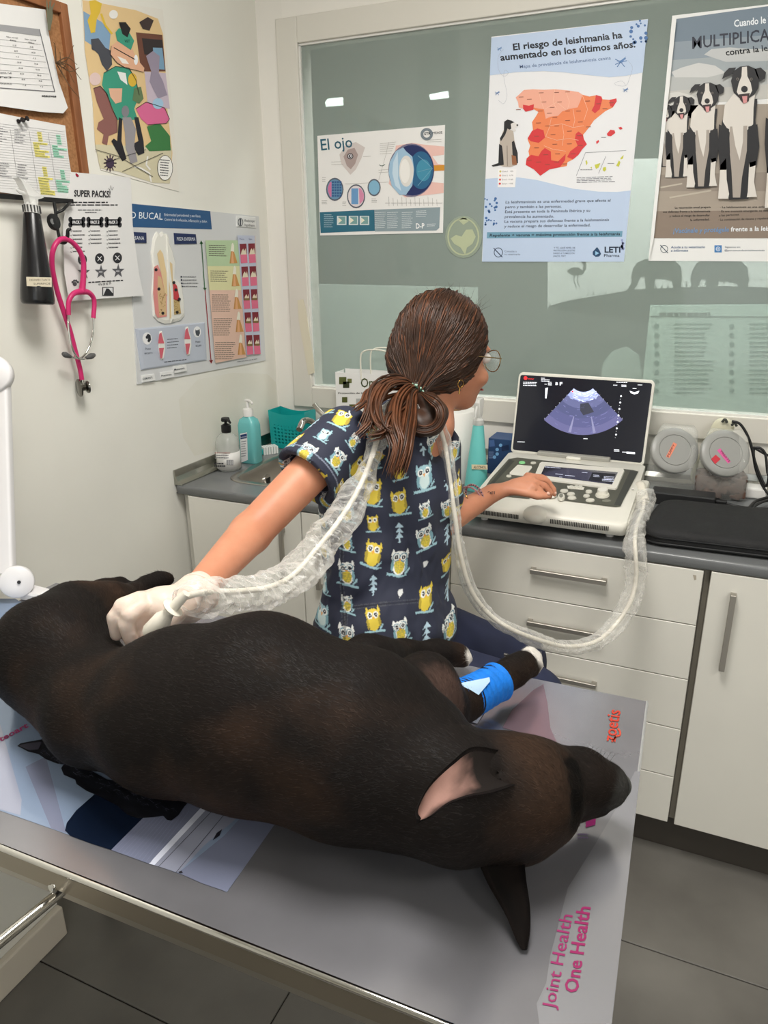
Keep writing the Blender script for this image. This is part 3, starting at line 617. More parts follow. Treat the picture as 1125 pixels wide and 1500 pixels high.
Sh.text('body_lettering', 'Consulte a', (184, 1385), (250, 1385), 11, (70, 84, 116), 0); Sh.text('body_lettering', 'tu veterinario', (184, 1401), (270, 1401), 11, (70, 84, 116), 0)
for i, t_ in enumerate(('Y TÚ, ¿QUÉ NIVEL DE', 'PROTECCIÓN LE ESTÁS', 'DANDO A TU MASCOTA?', '¡HAZ EL TEST!')): Sh.text('body_lettering', t_, (454-i, 1365+i*15), (572-i if i < 3 else 520, 1365+i*15), 9, (60, 76, 110), 0.01)
Sh.poly('maker_emblem', [(692, 1356), (704, 1372), (714, 1394), (704, 1408), (684, 1410), (668, 1398), (668, 1382)], (36, 70, 106), 2); Sh.poly('maker_emblem', [(682, 1378), (704, 1390), (682, 1402)], (150, 196, 226), 3)
Sh.text('maker_lettering', 'LETI', (733, 1386), (820, 1386), 31, (30, 44, 66), 0.03); Sh.text('maker_lettering', 'Pharma', (730, 1410), (815, 1410), 15, (30, 44, 66), 0.015)
Sh.flush()

# --- sheepdog poster
Sh = sheet('poster', 1, YG, -1, [(985, 23), (1300, -14), (1290, 384), (950, 382)], (236, 236, 234), 'tall poster of black and white dogs sitting in a row, cut by the right edge', 'poster', 'posters on the glass')
Sh.crop(930, 0, 3.749)
sky = [(112, 128, 142), (138, 150, 160), (160, 168, 172), (184, 186, 184), (196, 194, 188)]
L_ = lambda y: 228-(y-104)*(228-104)/(1308-104)
ys = [104, 230, 330, 420, 500, 580]
for i in range(5): Sh.poly('sky_picture', [(L_(ys[i]), ys[i]-0*1), (1340, ys[i]-(155 if i == 0 else 80)), (1340, ys[i+1]-80), (L_(ys[i+1]), ys[i+1])], sky[i], 1+i*0)
Sh.poly('cloud_picture', [(200, 395), (260, 370), (350, 345), (440, 360), (500, 400), (400, 425), (220, 425)], (206, 206, 204), 2); Sh.poly('cloud_picture', [(380, 300), (420, 270), (520, 260), (640, 270), (900, 260), (900, 330), (500, 340)], (192, 194, 194), 2)
Sh.poly('cloud_picture', [(190, 510), (240, 505), (300, 520), (400, 560), (400, 640), (185, 660)], (214, 212, 206), 2)
Sh.poly('ground_picture', [(L_(580), 580), (1340, 560), (1340, 1308), (L_(1308), 1308)], (166, 154, 140), 2)
Sh.poly('ground_picture', [(L_(960), 960), (1340, 930), (1340, 1050), (L_(1050), 1050)], (150, 138, 126), 3); Sh.poly('ground_picture', [(L_(1160), 1160), (1340, 1150), (1340, 1308), (L_(1308), 1308)], (140, 124, 110), 3)
Sh.line('ground_picture', [(140, 1030), (260, 1008)], 8, (190, 180, 164), 4); Sh.line('ground_picture', [(190, 1086), (420, 1046)], 9, (190, 180, 164), 4)
def sheepdog(ox, oy, s, layer=5, hx=26):
    p = lambda L: [(max(ox+x*s+(hx*s if y <= 26 and (x, y) != (-58, 30) else 0), L_(oy+y*s)), oy+y*s) for x, y in L]; B, W, G = (28, 27, 30), (220, 214, 206), (170, 160, 150)
    part = 'sheepdog_picture'
    Sh.poly(part, p([(-52, 10), (52, 4), (70, 90), (78, 200), (66, 330), (40, 420), (-40, 425), (-62, 330), (-80, 220), (-70, 100)]), B, layer)
    Sh.poly(part, p([(-44, -20), (44, -30), (62, 40), (60, 110), (20, 150), (-30, 155), (-66, 100), (-58, 30)]), W, layer+1)
    Sh.poly(part, p([(-36, 120), (36, 116), (34, 220), (14, 330), (6, 415), (-24, 415), (-30, 300), (-40, 200)]), G, layer+2)
    Sh.poly(part, p([(-30, 100), (20, 100), (18, 180), (4, 260), (-14, 200)]), W, layer+3)
    for q, w in (([(-82, 110), (-40, 130), (-36, 230), (-52, 300), (-78, 300), (-86, 200)], B), ([(40, 120), (78, 110), (86, 200), (74, 280), (46, 290), (38, 220)], B), ([(-76, 280), (-52, 250), (-50, 340), (-40, 400), (-44, 420), (-86, 420), (-84, 400)], W), ([(44, 270), (72, 262), (64, 350), (72, 396), (76, 412), (34, 414), (38, 390)], W)): Sh.poly(part, p(q), w, layer+4)
    Sh.poly(part, p([(-58, -70), (-46, -112), (-20, -130), (14, -134), (46, -120), (60, -80), (56, -40), (40, -14), (20, 0), (-20, 4), (-46, -20)]), B, layer+5)
    Sh.poly(part, p([(-52, -100), (-84, -84), (-96, -76), (-86, -104), (-66, -124), (-36, -126)]), B, layer+5); Sh.poly(part, p([(40, -120), (66, -126), (88, -106), (84, -80), (64, -70), (50, -90)]), B, layer+5)
    Sh.poly(part, p([(-12, -128), (8, -130), (10, -90), (24, -62), (30, -30), (14, 2), (-14, 6), (-34, -24), (-26, -60), (-14, -90)]), W, layer+6)
    Sh.disk(part, ox+(hx-2)*s, oy-36*s, 14*s, (24, 24, 27), layer+7, n=12); Sh.poly(part, p([(-26, -14), (20, -20), (16, 14), (-6, 24), (-20, 8)]), (48, 30, 32), layer+7); Sh.poly(part, p([(-12, -6), (10, -8), (8, 20), (-6, 24)]), (214, 146, 146), layer+8)
    for dx in (-30, 26): Sh.disk(part, ox+(hx+dx)*s, oy-78*s, 6*s, (120, 112, 104), layer+7, n=8); Sh.disk(part, ox+(hx+dx)*s, oy-78*s, 3.4*s, (16, 16, 18), layer+8, n=8)
sheepdog(168, 655, 0.62, 4, 0); sheepdog(236, 634, 0.81, 14); sheepdog(372, 592, 1.04, 23); sheepdog(570, 537, 1.32, 32); sheepdog(850, 470, 1.6, 41)
Sh.poly('white_margin', [(205, 88), (228, 104), (L_(1308), 1308), (74, 1436)], (236, 236, 234), 52)
Sh.text('headline_lettering', 'Cuando le VACUNAS,', (545, 148), (935, 100), 38, (236, 240, 244), 0.02, shear=0.1)
Sh.text('headline_lettering', 'MULTIPLICAS SU DEFENSA', (315, 268), (1235, 170), 66, (28, 34, 52), 0.012, shear=0.1)
Sh.text('headline_lettering', 'contra la leishmaniosis', (500, 305), (965, 252), 34, (40, 46, 60), 0.015)
for i, (t_, x0) in enumerate((('La vacunación anual prepara', 220), ('sus defensas frente a la leishmaniosis', 155), ('y reduce el riesgo de desarrollar', 190), ('la enfermedad.', 305))): Sh.text('body_lettering', t_, (x0, 1146+i*22.5), (416-i*2, 1142+i*22.5), 11, (44, 38, 34), 0.015, 6)
for i, (t_, x1) in enumerate((('· La leishmaniosis es una enfermedad grave', 830), ('· Es una zoonosis emergente, es decir', 740), ('  a las personas.', 575), ('· La combinación de vacuna y repelente', 740))): Sh.text('body_lettering', t_, (468-i*3, 1143+i*23), (x1, 1140+i*21), 11, (52, 46, 40), 0.01, 6)
Sh.text('slogan_lettering', '¡Vacúnale y protégele', (210, 1280), (516, 1272), 26, (112, 146, 186), 0.02, 6, shear=0.15); Sh.text('slogan_lettering', 'frente a la leishmaniosis', (526, 1271), (890, 1262), 25, (236, 238, 240), 0.02, 6, shear=0.1)
Sh.ring('syringe_emblem', 161, 1367, 21, 3, (70, 84, 96), 2); Sh.line('syringe_emblem', [(140, 1346), (182, 1390)], 4, (70, 84, 96), 3)
Sh.text('footer_lettering', 'Acude a tu veterinario', (197, 1363), (385, 1362), 12, (98, 118, 150), 0.02, shear=0.15); Sh.text('footer_lettering', 'e infórmate', (197, 1382), (292, 1381), 12, (98, 118, 150), 0.02, shear=0.15)
Sh.rect('camera_emblem', 437, 1347, 477, 1386, (72, 130, 188), 2); Sh.ring('camera_emblem', 457, 1367, 12, 3, (232, 240, 246), 3); Sh.disk('camera_emblem', 457, 1367, 4, (232, 240, 246), 3, n=8)
Sh.text('footer_lettering', 'Síguenos en:', (494, 1361), (580, 1361), 9, (110, 118, 134), 0.01); Sh.text('footer_lettering', '@porunmundosinleishmaniosis', (492, 1379), (712, 1379), 9, (110, 118, 134), 0.01)
Sh.flush()
# --- pale round sticker and hanging strap
Sh = sheet('sticker', 1, YG, -1, [(679+27*math.cos(a), 347+31*math.sin(a)) for a in np.linspace(0, 2*math.pi, 24, endpoint=False)], (146, 158, 142), 'faint pale round sticker with an animal mark on the glass beside the map poster', 'sticker', th=0.0004)
Sh.crop(420, 0, 3.75); cS = (182, 190, 156)
Sh.ring('rim_mark', 970, 1300, 88, 8, cS, 1, ry=104); Sh.poly('animal_mark', [(900, 1310), (930, 1290), (960, 1300), (985, 1262), (1020, 1260), (1038, 1300), (1020, 1340), (990, 1360), (980, 1400), (955, 1360), (920, 1340)], cS, 1); Sh.poly('animal_mark', [(945, 1210), (975, 1190), (1000, 1215), (970, 1235)], cS, 1)
Sh.flush()
st = [(436, 440), (444, 438), (448, 452), (460, 530), (461, 546), (452, 549), (447, 520), (438, 470)]
sheet('strap', 1, FY0, -1, st, (214, 208, 184), 'cream fabric strap hanging over the left side of the window frame', 'strap', th=0.002, mat=M('cream_fabric', (216, 210, 188), 0.85, bump=0.3, bscale=900))

# ================================================================== LEFT WALL
m_paper = M('paper', (220, 219, 217), 0.75, bump=0.15, bscale=25, bdist=0.004)
# old yellowish stain on the wall paint above the worktop
Sh = Sheet(0, 0.0, 1, wl, 0.0003); st_m = M('wall_stain', (223, 220, 207), 0.7, c2=(227, 225, 215), nscale=7)
Sh.poly('wall_stain', [(262, 585), (290, 556), (340, 546), (392, 548), (404, 560), (408, 632), (380, 640), (330, 655), (285, 668), (268, 640)], st_m, 0); Sh.flush()
# cork board
cb = empty('cork_board', (0.0, -1.1, 1.60), 'cork notice board with a brown wooden frame on the left wall, cut by the frame', 'board')
m_wood = M('frame_wood', (150, 98, 62), 0.5, c2=(124, 76, 46), nscale=14, stretch=(3, 3, 0.6)); m_cork = M('cork', (172, 124, 82), 0.9, c2=(140, 96, 60), nscale=160, bump=0.4, bscale=300)
yR, zT, zB = -0.793, 2.02, 1.615; yL = -1.40+0.03
box('cork_sheet', (0.001, 0.006, yL+0.01, yR-0.01, zB+0.01, zT-0.01), m_cork, cb)
box('frame_side', (0.001, 0.016, yR-0.022, yR, zB, zT), m_wood, cb, bev=0.002); box('frame_side', (0.001, 0.016, yL, yL+0.022, zB, zT), m_wood, cb, bev=0.002)
box('frame_rail', (0.001, 0.016, yL+0.022, yR-0.022, zT-0.022, zT), m_wood, cb, bev=0.002); box('frame_rail', (0.001, 0.016, yL+0.022, yR-0.022, zB, zB+0.022), m_wood, cb, bev=0.002)
# values table sheet
Sh = sheet('paper_sheet', 0, 0.017, 1, [(-40, 0), (66, 14), (72, 55), (86, 120), (99, 158), (92, 166), (60, 164), (-40, 150)], (0, 0, 0), 'creased white sheet with a printed table of values pinned to the cork board', 'paper', 'sheets on the cork board', mat=m_paper)
Sh.crop(0, 0, 4.69)
Sh.poly('table_header', [(-60, 160), (270, 200), (286, 250), (-60, 205)], (150, 150, 152), 1)
Sh.line('table_frame', [(270, 200), (376, 630), (-60, 600)], 6, (110, 110, 114), 2)
for i in range(8): y = 262+i*43; x1 = 280+i*11.5; Sh.line('table_rows', [(-60, y-5+i*2), (x1, y+50-i*0.5+i*0)], 1.6, (90, 90, 94), 2) if False else Sh.line('table_rows', [(-60, y), (x1, y+44-i*2.5)], 1.6, (90, 90, 94), 2)
for i, (a_, b_) in enumerate((('Valor normal', 'Valor normal'), ('(perro)', '(gato)'))): Sh.text('table_lettering', a_, (42+i*26, 256+i*20), (122-i*12, 265+i*20), 9, (40, 40, 44), 0.01, 3); Sh.text('table_lettering', b_, (168+i*26, 272+i*20), (248-i*14, 282+i*20), 9, (40, 40, 44), 0.01, 3)
for i, (a_, b_) in enumerate((('15-35', '25-42'), ('80-99', '140-220'), ('< 2', '< 3'), ('120-180', '74-180'), ('100-168', '120-180'), ('80-130', '100-160'), ('40-95', '40-90'), ('1-3', '< 2'))):
    x = 88+i*10; y = 316+i*39; w = 14+4*len(a_)//2; Sh.text('table_lettering', a_, (x, y), (x+w, y+2), 10, (50, 50, 54), 0.01, 3); x = 205+i*10; Sh.text('table_lettering', b_, (x, y+10), (x+14+2*len(b_), y+13), 10, (50, 50, 54), 0.01, 3)
for y, s_ in ((505, '(NO2S, Fe4)'), (535, 'Fe3'), (578, 'PO4 (N-NO3)')): Sh.text('table_lettering', s_, (-2, y), (80, y+2), 10, (50, 50, 54), 0.01, 3)
Sh.text('maker_lettering', 'ateuves', (287, 664), (386, 668), 15, (26, 26, 30), 0.03, 3)
Sh.flush()
# schedule sheet
Sh = sheet('paper_sheet', 0, 0.0175, 1, [(-40, 158), (20, 170), (95, 184), (100, 230), (110, 292), (40, 287), (-40, 276)], (0, 0, 0), 'ruled schedule sheet with yellow and green highlighted cells pinned below the values table', 'paper', 'sheets on the cork board', mat=m_paper)
Sh.crop(0, 0, 4.69)
for i in range(26): y = 862+i*17.5; Sh.line('ruled_lines', [(-60, y-20+i*0.3), (440+i*2.8, y+44-i*0.8)], 1.4, (130, 130, 132), 1)
for x in (70, 200, 330): Sh.line('ruled_lines', [(x, 880+x*0.1), (x+60, 1300)], 1.6, (110, 110, 112), 2)
for (x, y, n_, c) in ((215, 905, 10, (226, 214, 110)), (345, 925, 9, (150, 214, 186)), (250, 1145, 11, (226, 214, 110)), (372, 1165, 9, (150, 214, 186))):
    for i in range(n_): w = random.choice((40, 70, 100)) if i > 3 else 30; xx = x+(40 if i <= 3 else 0)+i*3; Sh.rect('highlighting', xx, y+i*17.5, xx+w, y+14+i*17.5, c, 2, slope=0.09); Sh.greek('entries', xx+2, y+8+i*17.5, xx+w, 1, 1, 4, (90, 100, 84), 0.09, 3)
for x, y in ((-20, 880), (100, 888), (0, 1120), (120, 1130)): Sh.greek('entries', x, y, x+85, 6, 17.5, 4, (120, 120, 124), 0.1, 3, ragged=0.6)
Sh.flush()
def pin(px, py, x0, c, lab):
    p = on(px, py, 0, x0); r = empty('push_pin', p, lab, 'pin'); m = M('pin_%d' % c[0], c, 0.25)
    lathe('head', [(0.0045, 0), (0.0045, 0.002), (0.0025, 0.004), (0.0025, 0.009), (0.005, 0.011), (0.005, 0.013), (0.0, 0.0135)], p+np.array([0.0015, 0, 0]), m, r, n=14, axis=(1, 0.1, 0.2)); tube('needle', [p+np.array([-0.004, 0, 0]), p+np.array([0.003, 0, 0])], 0.0005, m_chrome, r, n=6)
pin(26, 178, 0.019, (24, 20, 22), 'left black push pin holding the schedule sheet'); pin(33, 176, 0.019, (25, 20, 22), 'right black push pin holding the schedule sheet'); pin(106, 258, 0.006, (150, 22, 52), 'dark red push pin at the corner of the price sheet')
# dried grass sprig
sp = empty('dried_sprig', on(84, 92, 0, 0.02), 'dried brown grass sprig fanning out from behind the values sheet', 'sprig'); m_sp = M('dry_stalk', (92, 68, 44), 0.8)
kk = on(82, 92, 0, 0.028)
for i, (x, y) in enumerate(((108, 66), (113, 95), (116, 99), (119, 117), (117, 144), (109, 122), (88, 76), (92, 110), (98, 88), (78, 62))):
    e = on(x, y, 0, 0.04+0.01*(i % 3)); mid = (kk+e)/2+np.array([0.004, 0, (0.012 if i % 2 else -0.012)]); tube('stalk', [kk, mid, e], [0.0014, 0.0011, 0.0005], m_sp, sp, n=5, seg=9)
for i, (x, y) in enumerate(((68, -6), (76, -8), (80, 4), (72, 2))):
    tube('blade', [on(72, 44, 0, 0.03), on(70+i*2, 20, 0, 0.034), on(x, y, 0, 0.04)], [0.003, 0.003, 0.0008], M('dry_blade', (104, 104, 84), 0.8), sp, n=5, seg=8, flat_=0.3)
# illustrated poster: a plain generic vet and animals scene
Sh = sheet('poster', 0, 0.0, 1, [(118, -6), (238, 14), (251, 150), (262, 281), (147, 249), (130, 110)], (226, 222, 212), 'colourful cartoon poster of a vet in green among animals on the left wall', 'poster')
Sh.crop(0, 0, 4.018)
Sh.poly('painted_background', [(485, 0), (600, 20), (800, 60), (930, 110), (960, 200), (975, 420), (985, 640), (1015, 900), (1000, 1080), (900, 1075), (700, 1010), (590, 990), (560, 850), (545, 600), (500, 300)], (222, 192, 142), 1)
Sh.poly('painted_background', [(490, 65), (600, 130), (650, 200), (640, 330), (500, 240)], (128, 160, 190), 2); Sh.poly('painted_background', [(800, 190), (955, 205), (975, 420), (830, 420)], (106, 66, 52), 2); Sh.poly('painted_background', [(835, 225), (955, 235), (962, 330), (850, 320)], (46, 38, 40), 3); Sh.poly('painted_background', [(900, 280), (955, 282), (970, 410), (910, 405)], (120, 158, 186), 4)
Sh.poly('painted_background', [(560, 850), (1012, 870), (1000, 1080), (900, 1075), (700, 1010), (590, 990)], (206, 198, 168), 2)
Sh.poly('painted_background', [(850, 420), (975, 430), (1000, 640), (870, 620)], (196, 182, 196), 3)
Sh.text('bubble_lettering', 'VET', (733, 250), (765, 250), 16, (20, 60, 52), 0.02, 9)
G_ = (58, 150, 124)
Sh.poly('vet_figure', [(610, 430), (680, 390), (760, 400), (800, 470), (820, 560), (790, 640), (810, 700), (760, 710), (690, 705), (665, 640), (600, 500)], G_, 5); Sh.poly('vet_figure', [(680, 190), (700, 165), (760, 190), (790, 240), (770, 295), (690, 240)], G_, 8)
Sh.poly('vet_figure', [(655, 270), (700, 235), (780, 290), (800, 340), (850, 400), (845, 425), (800, 410), (740, 400), (690, 370), (650, 320)], (222, 172, 140), 7); Sh.poly('vet_figure', [(690, 330), (740, 350), (760, 378), (720, 372)], (236, 232, 226), 8)
Sh.disk('vet_figure', 800, 352, 12, (236, 238, 240), 9, ry=30); Sh.line('vet_figure', [(670, 280), (795, 350)], 5, (24, 24, 26), 9)
Sh.poly('vet_figure', [(690, 420), (740, 430), (750, 500), (710, 470)], (230, 232, 230), 6); Sh.poly('vet_figure', [(700, 690), (720, 700), (715, 830), (745, 935), (720, 950), (655, 830), (670, 815), (690, 830)], (30, 28, 34), 6); Sh.poly('vet_figure', [(790, 690), (815, 690), (845, 830), (850, 900), (815, 915), (775, 850), (815, 830)], (34, 34, 42), 6)
Sh.poly('vet_figure', [(640, 520), (720, 520), (715, 600), (680, 610), (650, 570)], (222, 176, 148), 7)
Sh.poly('animal_figures', [(525, 5), (560, 0), (600, 20), (590, 70), (570, 110), (560, 190), (535, 195), (515, 120), (535, 80)], (216, 182, 60), 4); Sh.line('animal_figures', [(595, 80), (620, 150), (660, 200)], 12, (216, 182, 60), 4)
Sh.poly('animal_figures', [(535, 230), (580, 225), (620, 280), (655, 300), (660, 380), (630, 420), (600, 380), (580, 320), (560, 300), (540, 290)], (70, 72, 80), 4)
Sh.poly('animal_figures', [(550, 520), (590, 505), (630, 550), (660, 640), (690, 700), (690, 780), (640, 800), (630, 855), (600, 840), (610, 790), (570, 760), (580, 720), (610, 700), (570, 600)], (138, 92, 86), 5)
Sh.poly('animal_figures', [(860, 330), (900, 300), (940, 330), (935, 430), (960, 480), (985, 560), (930, 580), (880, 480), (890, 420)], (150, 140, 158), 5)
Sh.poly('animal_figures', [(700, 130), (740, 130), (770, 170), (750, 220), (720, 200)], (24, 24, 26), 9); Sh.poly('animal_figures', [(820, 130), (870, 100), (905, 120), (880, 180), (840, 170)], (60, 46, 44), 5); Sh.disk('animal_figures', 668, 85, 26, (232, 230, 226), 6)
Sh.disk('animal_figures', 560, 465, 34, (222, 196, 190), 5, ry=38); Sh.poly('animal_figures', [(790, 520), (830, 510), (845, 580), (820, 610), (780, 590)], (96, 120, 84), 7); Sh.disk('animal_figures', 780, 470, 26, (214, 176, 60), 7, ry=40)
Sh.poly('animal_figures', [(800, 640), (860, 600), (970, 635), (998, 700), (980, 725), (870, 735), (830, 700)], (216, 106, 150), 6); Sh.disk('animal_figures', 930, 610, 32, (160, 196, 222), 7)
Sh.poly('animal_figures', [(865, 745), (940, 725), (1000, 800), (1005, 885), (880, 890), (855, 860), (890, 830)], (58, 120, 66), 5)
Sh.poly('animal_figures', [(720, 690), (770, 690), (800, 760), (790, 860), (810, 950), (770, 965), (740, 870), (735, 780)], (150, 146, 150), 7); Sh.disk('animal_figures', 738, 655, 22, (128, 128, 134), 8, ry=34)
for a in np.linspace(0, 6.28, 13): Sh.line('animal_figures', [(648, 960), (648+38*math.cos(a), 960+50*math.sin(a))], 7, (70, 48, 62), 5)
Sh.disk('animal_figures', 648, 960, 24, (60, 44, 66), 6, ry=30); Sh.line('animal_figures', [(790, 980), (830, 990), (880, 1020), (890, 1070)], 9, (236, 234, 228), 6); Sh.line('animal_figures', [(870, 920), (860, 970), (885, 1000)], 9, (236, 234, 228), 6)
Sh.disk('speech_bubble', 972, 988, 46, (30, 30, 32), 7, ry=75); Sh.disk('speech_bubble', 972, 988, 43, (240, 238, 232), 8, ry=72); Sh.greek('bubble_lettering', 942, 940, 1002, 7, 15, 6, (70, 70, 74), 0.1, 9)
for q in ([(610, 430), (680, 390), (760, 400), (800, 470), (820, 560)], [(550, 520), (590, 505), (630, 550), (660, 640), (690, 700), (690, 780)], [(800, 640), (860, 600), (970, 635), (998, 700), (980, 725), (870, 735)], [(655, 270), (650, 320), (690, 370), (740, 400), (845, 425)], [(560, 880), (700, 920)], [(700, 920), (900, 1040)], [(720, 1010), (960, 900)], [(610, 960), (860, 880)]): Sh.line('ink_outline', q, 3, (40, 36, 36), 10)
Sh.flush()
# price list sheet
Sh = sheet('paper_sheet', 0, 0.0185, 1, [(104, 252), (191, 260), (194, 330), (203, 400), (210, 433), (101, 441), (94, 400), (92, 330)], (0, 0, 0), 'white printed sheet headed SUPER PACKS hanging behind the pink stethoscope', 'paper', mat=m_paper)
Sh.crop(0, 240, 4.168); DK = (40, 40, 44)
Sh.text('title_lettering', 'SUPER PACKS!', (452, 198), (674, 204), 38, DK, 0.035)
for q in ([(664, 150), (672, 164)], [(676, 132), (680, 158)], [(692, 142), (686, 160)]): Sh.line('title_lettering', q, 3, DK, 2)
Sh.greek('small_print', 430, 235, 708, 1, 1, 7, DK, 0.0); Sh.greek('small_print', 415, 251, 720, 1, 1, 7, DK, 0.0); Sh.greek('small_print', 475, 282, 668, 1, 1, 5, (90, 90, 94), 0); Sh.greek('small_print', 520, 297, 612, 1, 1, 5, (90, 90, 94), 0)
for i, x in enumerate((470, 580, 691)):
    w = 40
    for dx in (-w, w):
        for dy in (-16, 16): Sh.disk('bone_emblem', x+dx, 356+dy, 13, DK, 2, ry=17, n=12)
    Sh.rect('bone_emblem', x-w, 338, x+w, 376, DK, 2); Sh.text('pack_lettering', 'PACK %d' % (i+1), (x-26, 366), (x+26, 364), 18, (238, 238, 238), 0.02, 3)
    n_ = (6, 4, 5)[i]
    for j in range(n_):
        y = 412+j*25; xs = x-40; Sh.line('check_mark', [(xs, y-2), (xs+5, y+5), (xs+13, y-9)], 2, DK, 2); Sh.greek('small_print', xs+16, y-2, x+50, 1, 1, 6, (70, 70, 74), -0.02, ragged=0.3)
    X = x+30-i*2; Y = 584-i*5
    if i == 0: X = 503
    Sh.disk('round_emblem', X, Y, 28, DK, 2, ry=33); Sh.line('round_emblem', [(X-13, Y-13), (X+13, Y+13)], 5, (226, 226, 226), 3); Sh.line('round_emblem', [(X-12, Y+14), (X+12, Y-14)], 4, (226, 226, 226), 3)
    cx_, cy_ = ((512, 662), (617, 660), (722, 655))[i]; pts = []
    for q in range(10):
        a = -math.pi/2+q*math.pi/5; r = 46 if q % 2 == 0 else 18; pts.append((cx_+r*math.cos(a)*0.88, cy_+r*math.sin(a)))
    Sh.poly('star_emblem', pts, (88, 88, 92), 2); Sh.greek('star_lettering', cx_-13, cy_, cx_+13, 1, 1, 8, (190, 190, 192), 0, 3)
Sh.greek('small_print', 540, 724, 775, 1, 1, 7, DK, -0.06); Sh.text('small_print', '976 08 02 79', (602, 745), (680, 736), 14, DK, 0.01)
for dx, dy, r in ((-14, -2, 7), (-4, -11, 7), (8, -11, 7), (18, -2, 7), (0, 10, 13)): Sh.disk('paw_emblem', 457+dx, 724+dy, r, (70, 70, 74), 2, n=12)
Sh.rect('clinic_emblem', 624, 752, 694, 806, DK, 2); Sh.rect('clinic_emblem', 630, 757, 688, 801, (214, 214, 214), 3); Sh.poly('clinic_emblem', [(632, 801), (650, 760), (664, 762), (690, 792), (688, 801)], DK, 4)
Sh.flush()
# dental relief poster
Sh = sheet('poster', 0, 0.0, 1, [(186, 297), (378, 317), (388, 528), (200, 563)], (206, 207, 207), 'grey dental health poster SALUD BUCAL with raised tooth models on the left wall', 'poster', th=0.003)
Sh.crop(180, 280, 4.6875)
Sh.poly('title_band', [(-10, 80), (600, 137), (611, 262), (-10, 245)], (40, 84, 128), 1)
Sh.text('title_lettering', 'SALUD BUCAL', (-70, 180), (272, 196), 46, (232, 236, 240), 0.0)
Sh.text('title_lettering', 'Enfermedad periodontal y sus fases.', (284, 170), (535, 180), 19, (214, 222, 230), 0.0); Sh.text('title_lettering', 'Control de la infección, inflamación y dolor.', (286, 202), (580, 217), 19, (214, 222, 230), 0.0)
def relief(name, pts, c, d, base=0.0035, k=Sh):
    ox, oy, sc = Sh.k; A = [on(ox+p[0]/sc, oy+p[1]/sc, 0, base) for p in pts]; B = [a+np.array([d, 0, 0]) for a in A]
    B2 = [b*1.0 for b in B]; cen = np.mean(B, 0); B2 = [cen+(b-cen)*0.93 for b in B]; B = [a+np.array([d*0.6, 0, 0]) for a in A]
    for i in range(len(B2)): B2[i][0] = base+d
    n = len(A); V = A+B+B2; Fc = [tuple(range(n))[::-1], tuple(2*n+i for i in range(n))]+[(l*n+i, l*n+(i+1) % n, (l+1)*n+(i+1) % n, (l+1)*n+i) for l in (0, 1) for i in range(n)]
    return mk(name, V, Fc, c if isinstance(c, bpy.types.Material) else flat(c, 0.35), Sh.root)
relief('label_plate', [(-10, 275), (158, 285), (160, 357), (-10, 355)], (28, 42, 84), 0.003); relief('label_plate', [(348, 287), (498, 296), (505, 362), (354, 365)], (28, 42, 84), 0.003)
Sh.base = 0.0072
Sh.text('label_lettering', 'PIEZA SANA', (10, 334), (146, 335), 26, (222, 226, 234), 0.0); Sh.text('label_lettering', 'PIEZA ENFERMA', (371, 339), (497, 341), 24, (222, 226, 234), 0.0)
relief('raised_panel', [(82, 945), (560, 900), (572, 1160), (122, 1228)], (184, 190, 202), 0.004)
relief('raised_panel', [(566, 338), (790, 345), (905, 305), (945, 1115), (850, 1128), (636, 1180)], (214, 188, 170), 0.004)
relief('logo_plate', [(774, 168), (908, 180), (912, 254), (778, 244)], (222, 222, 220), 0.003)
Sh.base = 0.0078
Sh.ring('maker_emblem', 808, 213, 18, 4, (60, 66, 74), 1, ry=28); Sh.line('maker_emblem', [(808, 190), (808, 236)], 8, (60, 66, 74), 1); Sh.text('maker_lettering', 'Boehringer', (836, 208), (908, 213), 16, (70, 74, 80), 0.0); Sh.text('maker_lettering', 'Ingelheim', (836, 238), (904, 244), 16, (70, 74, 80), 0.0)
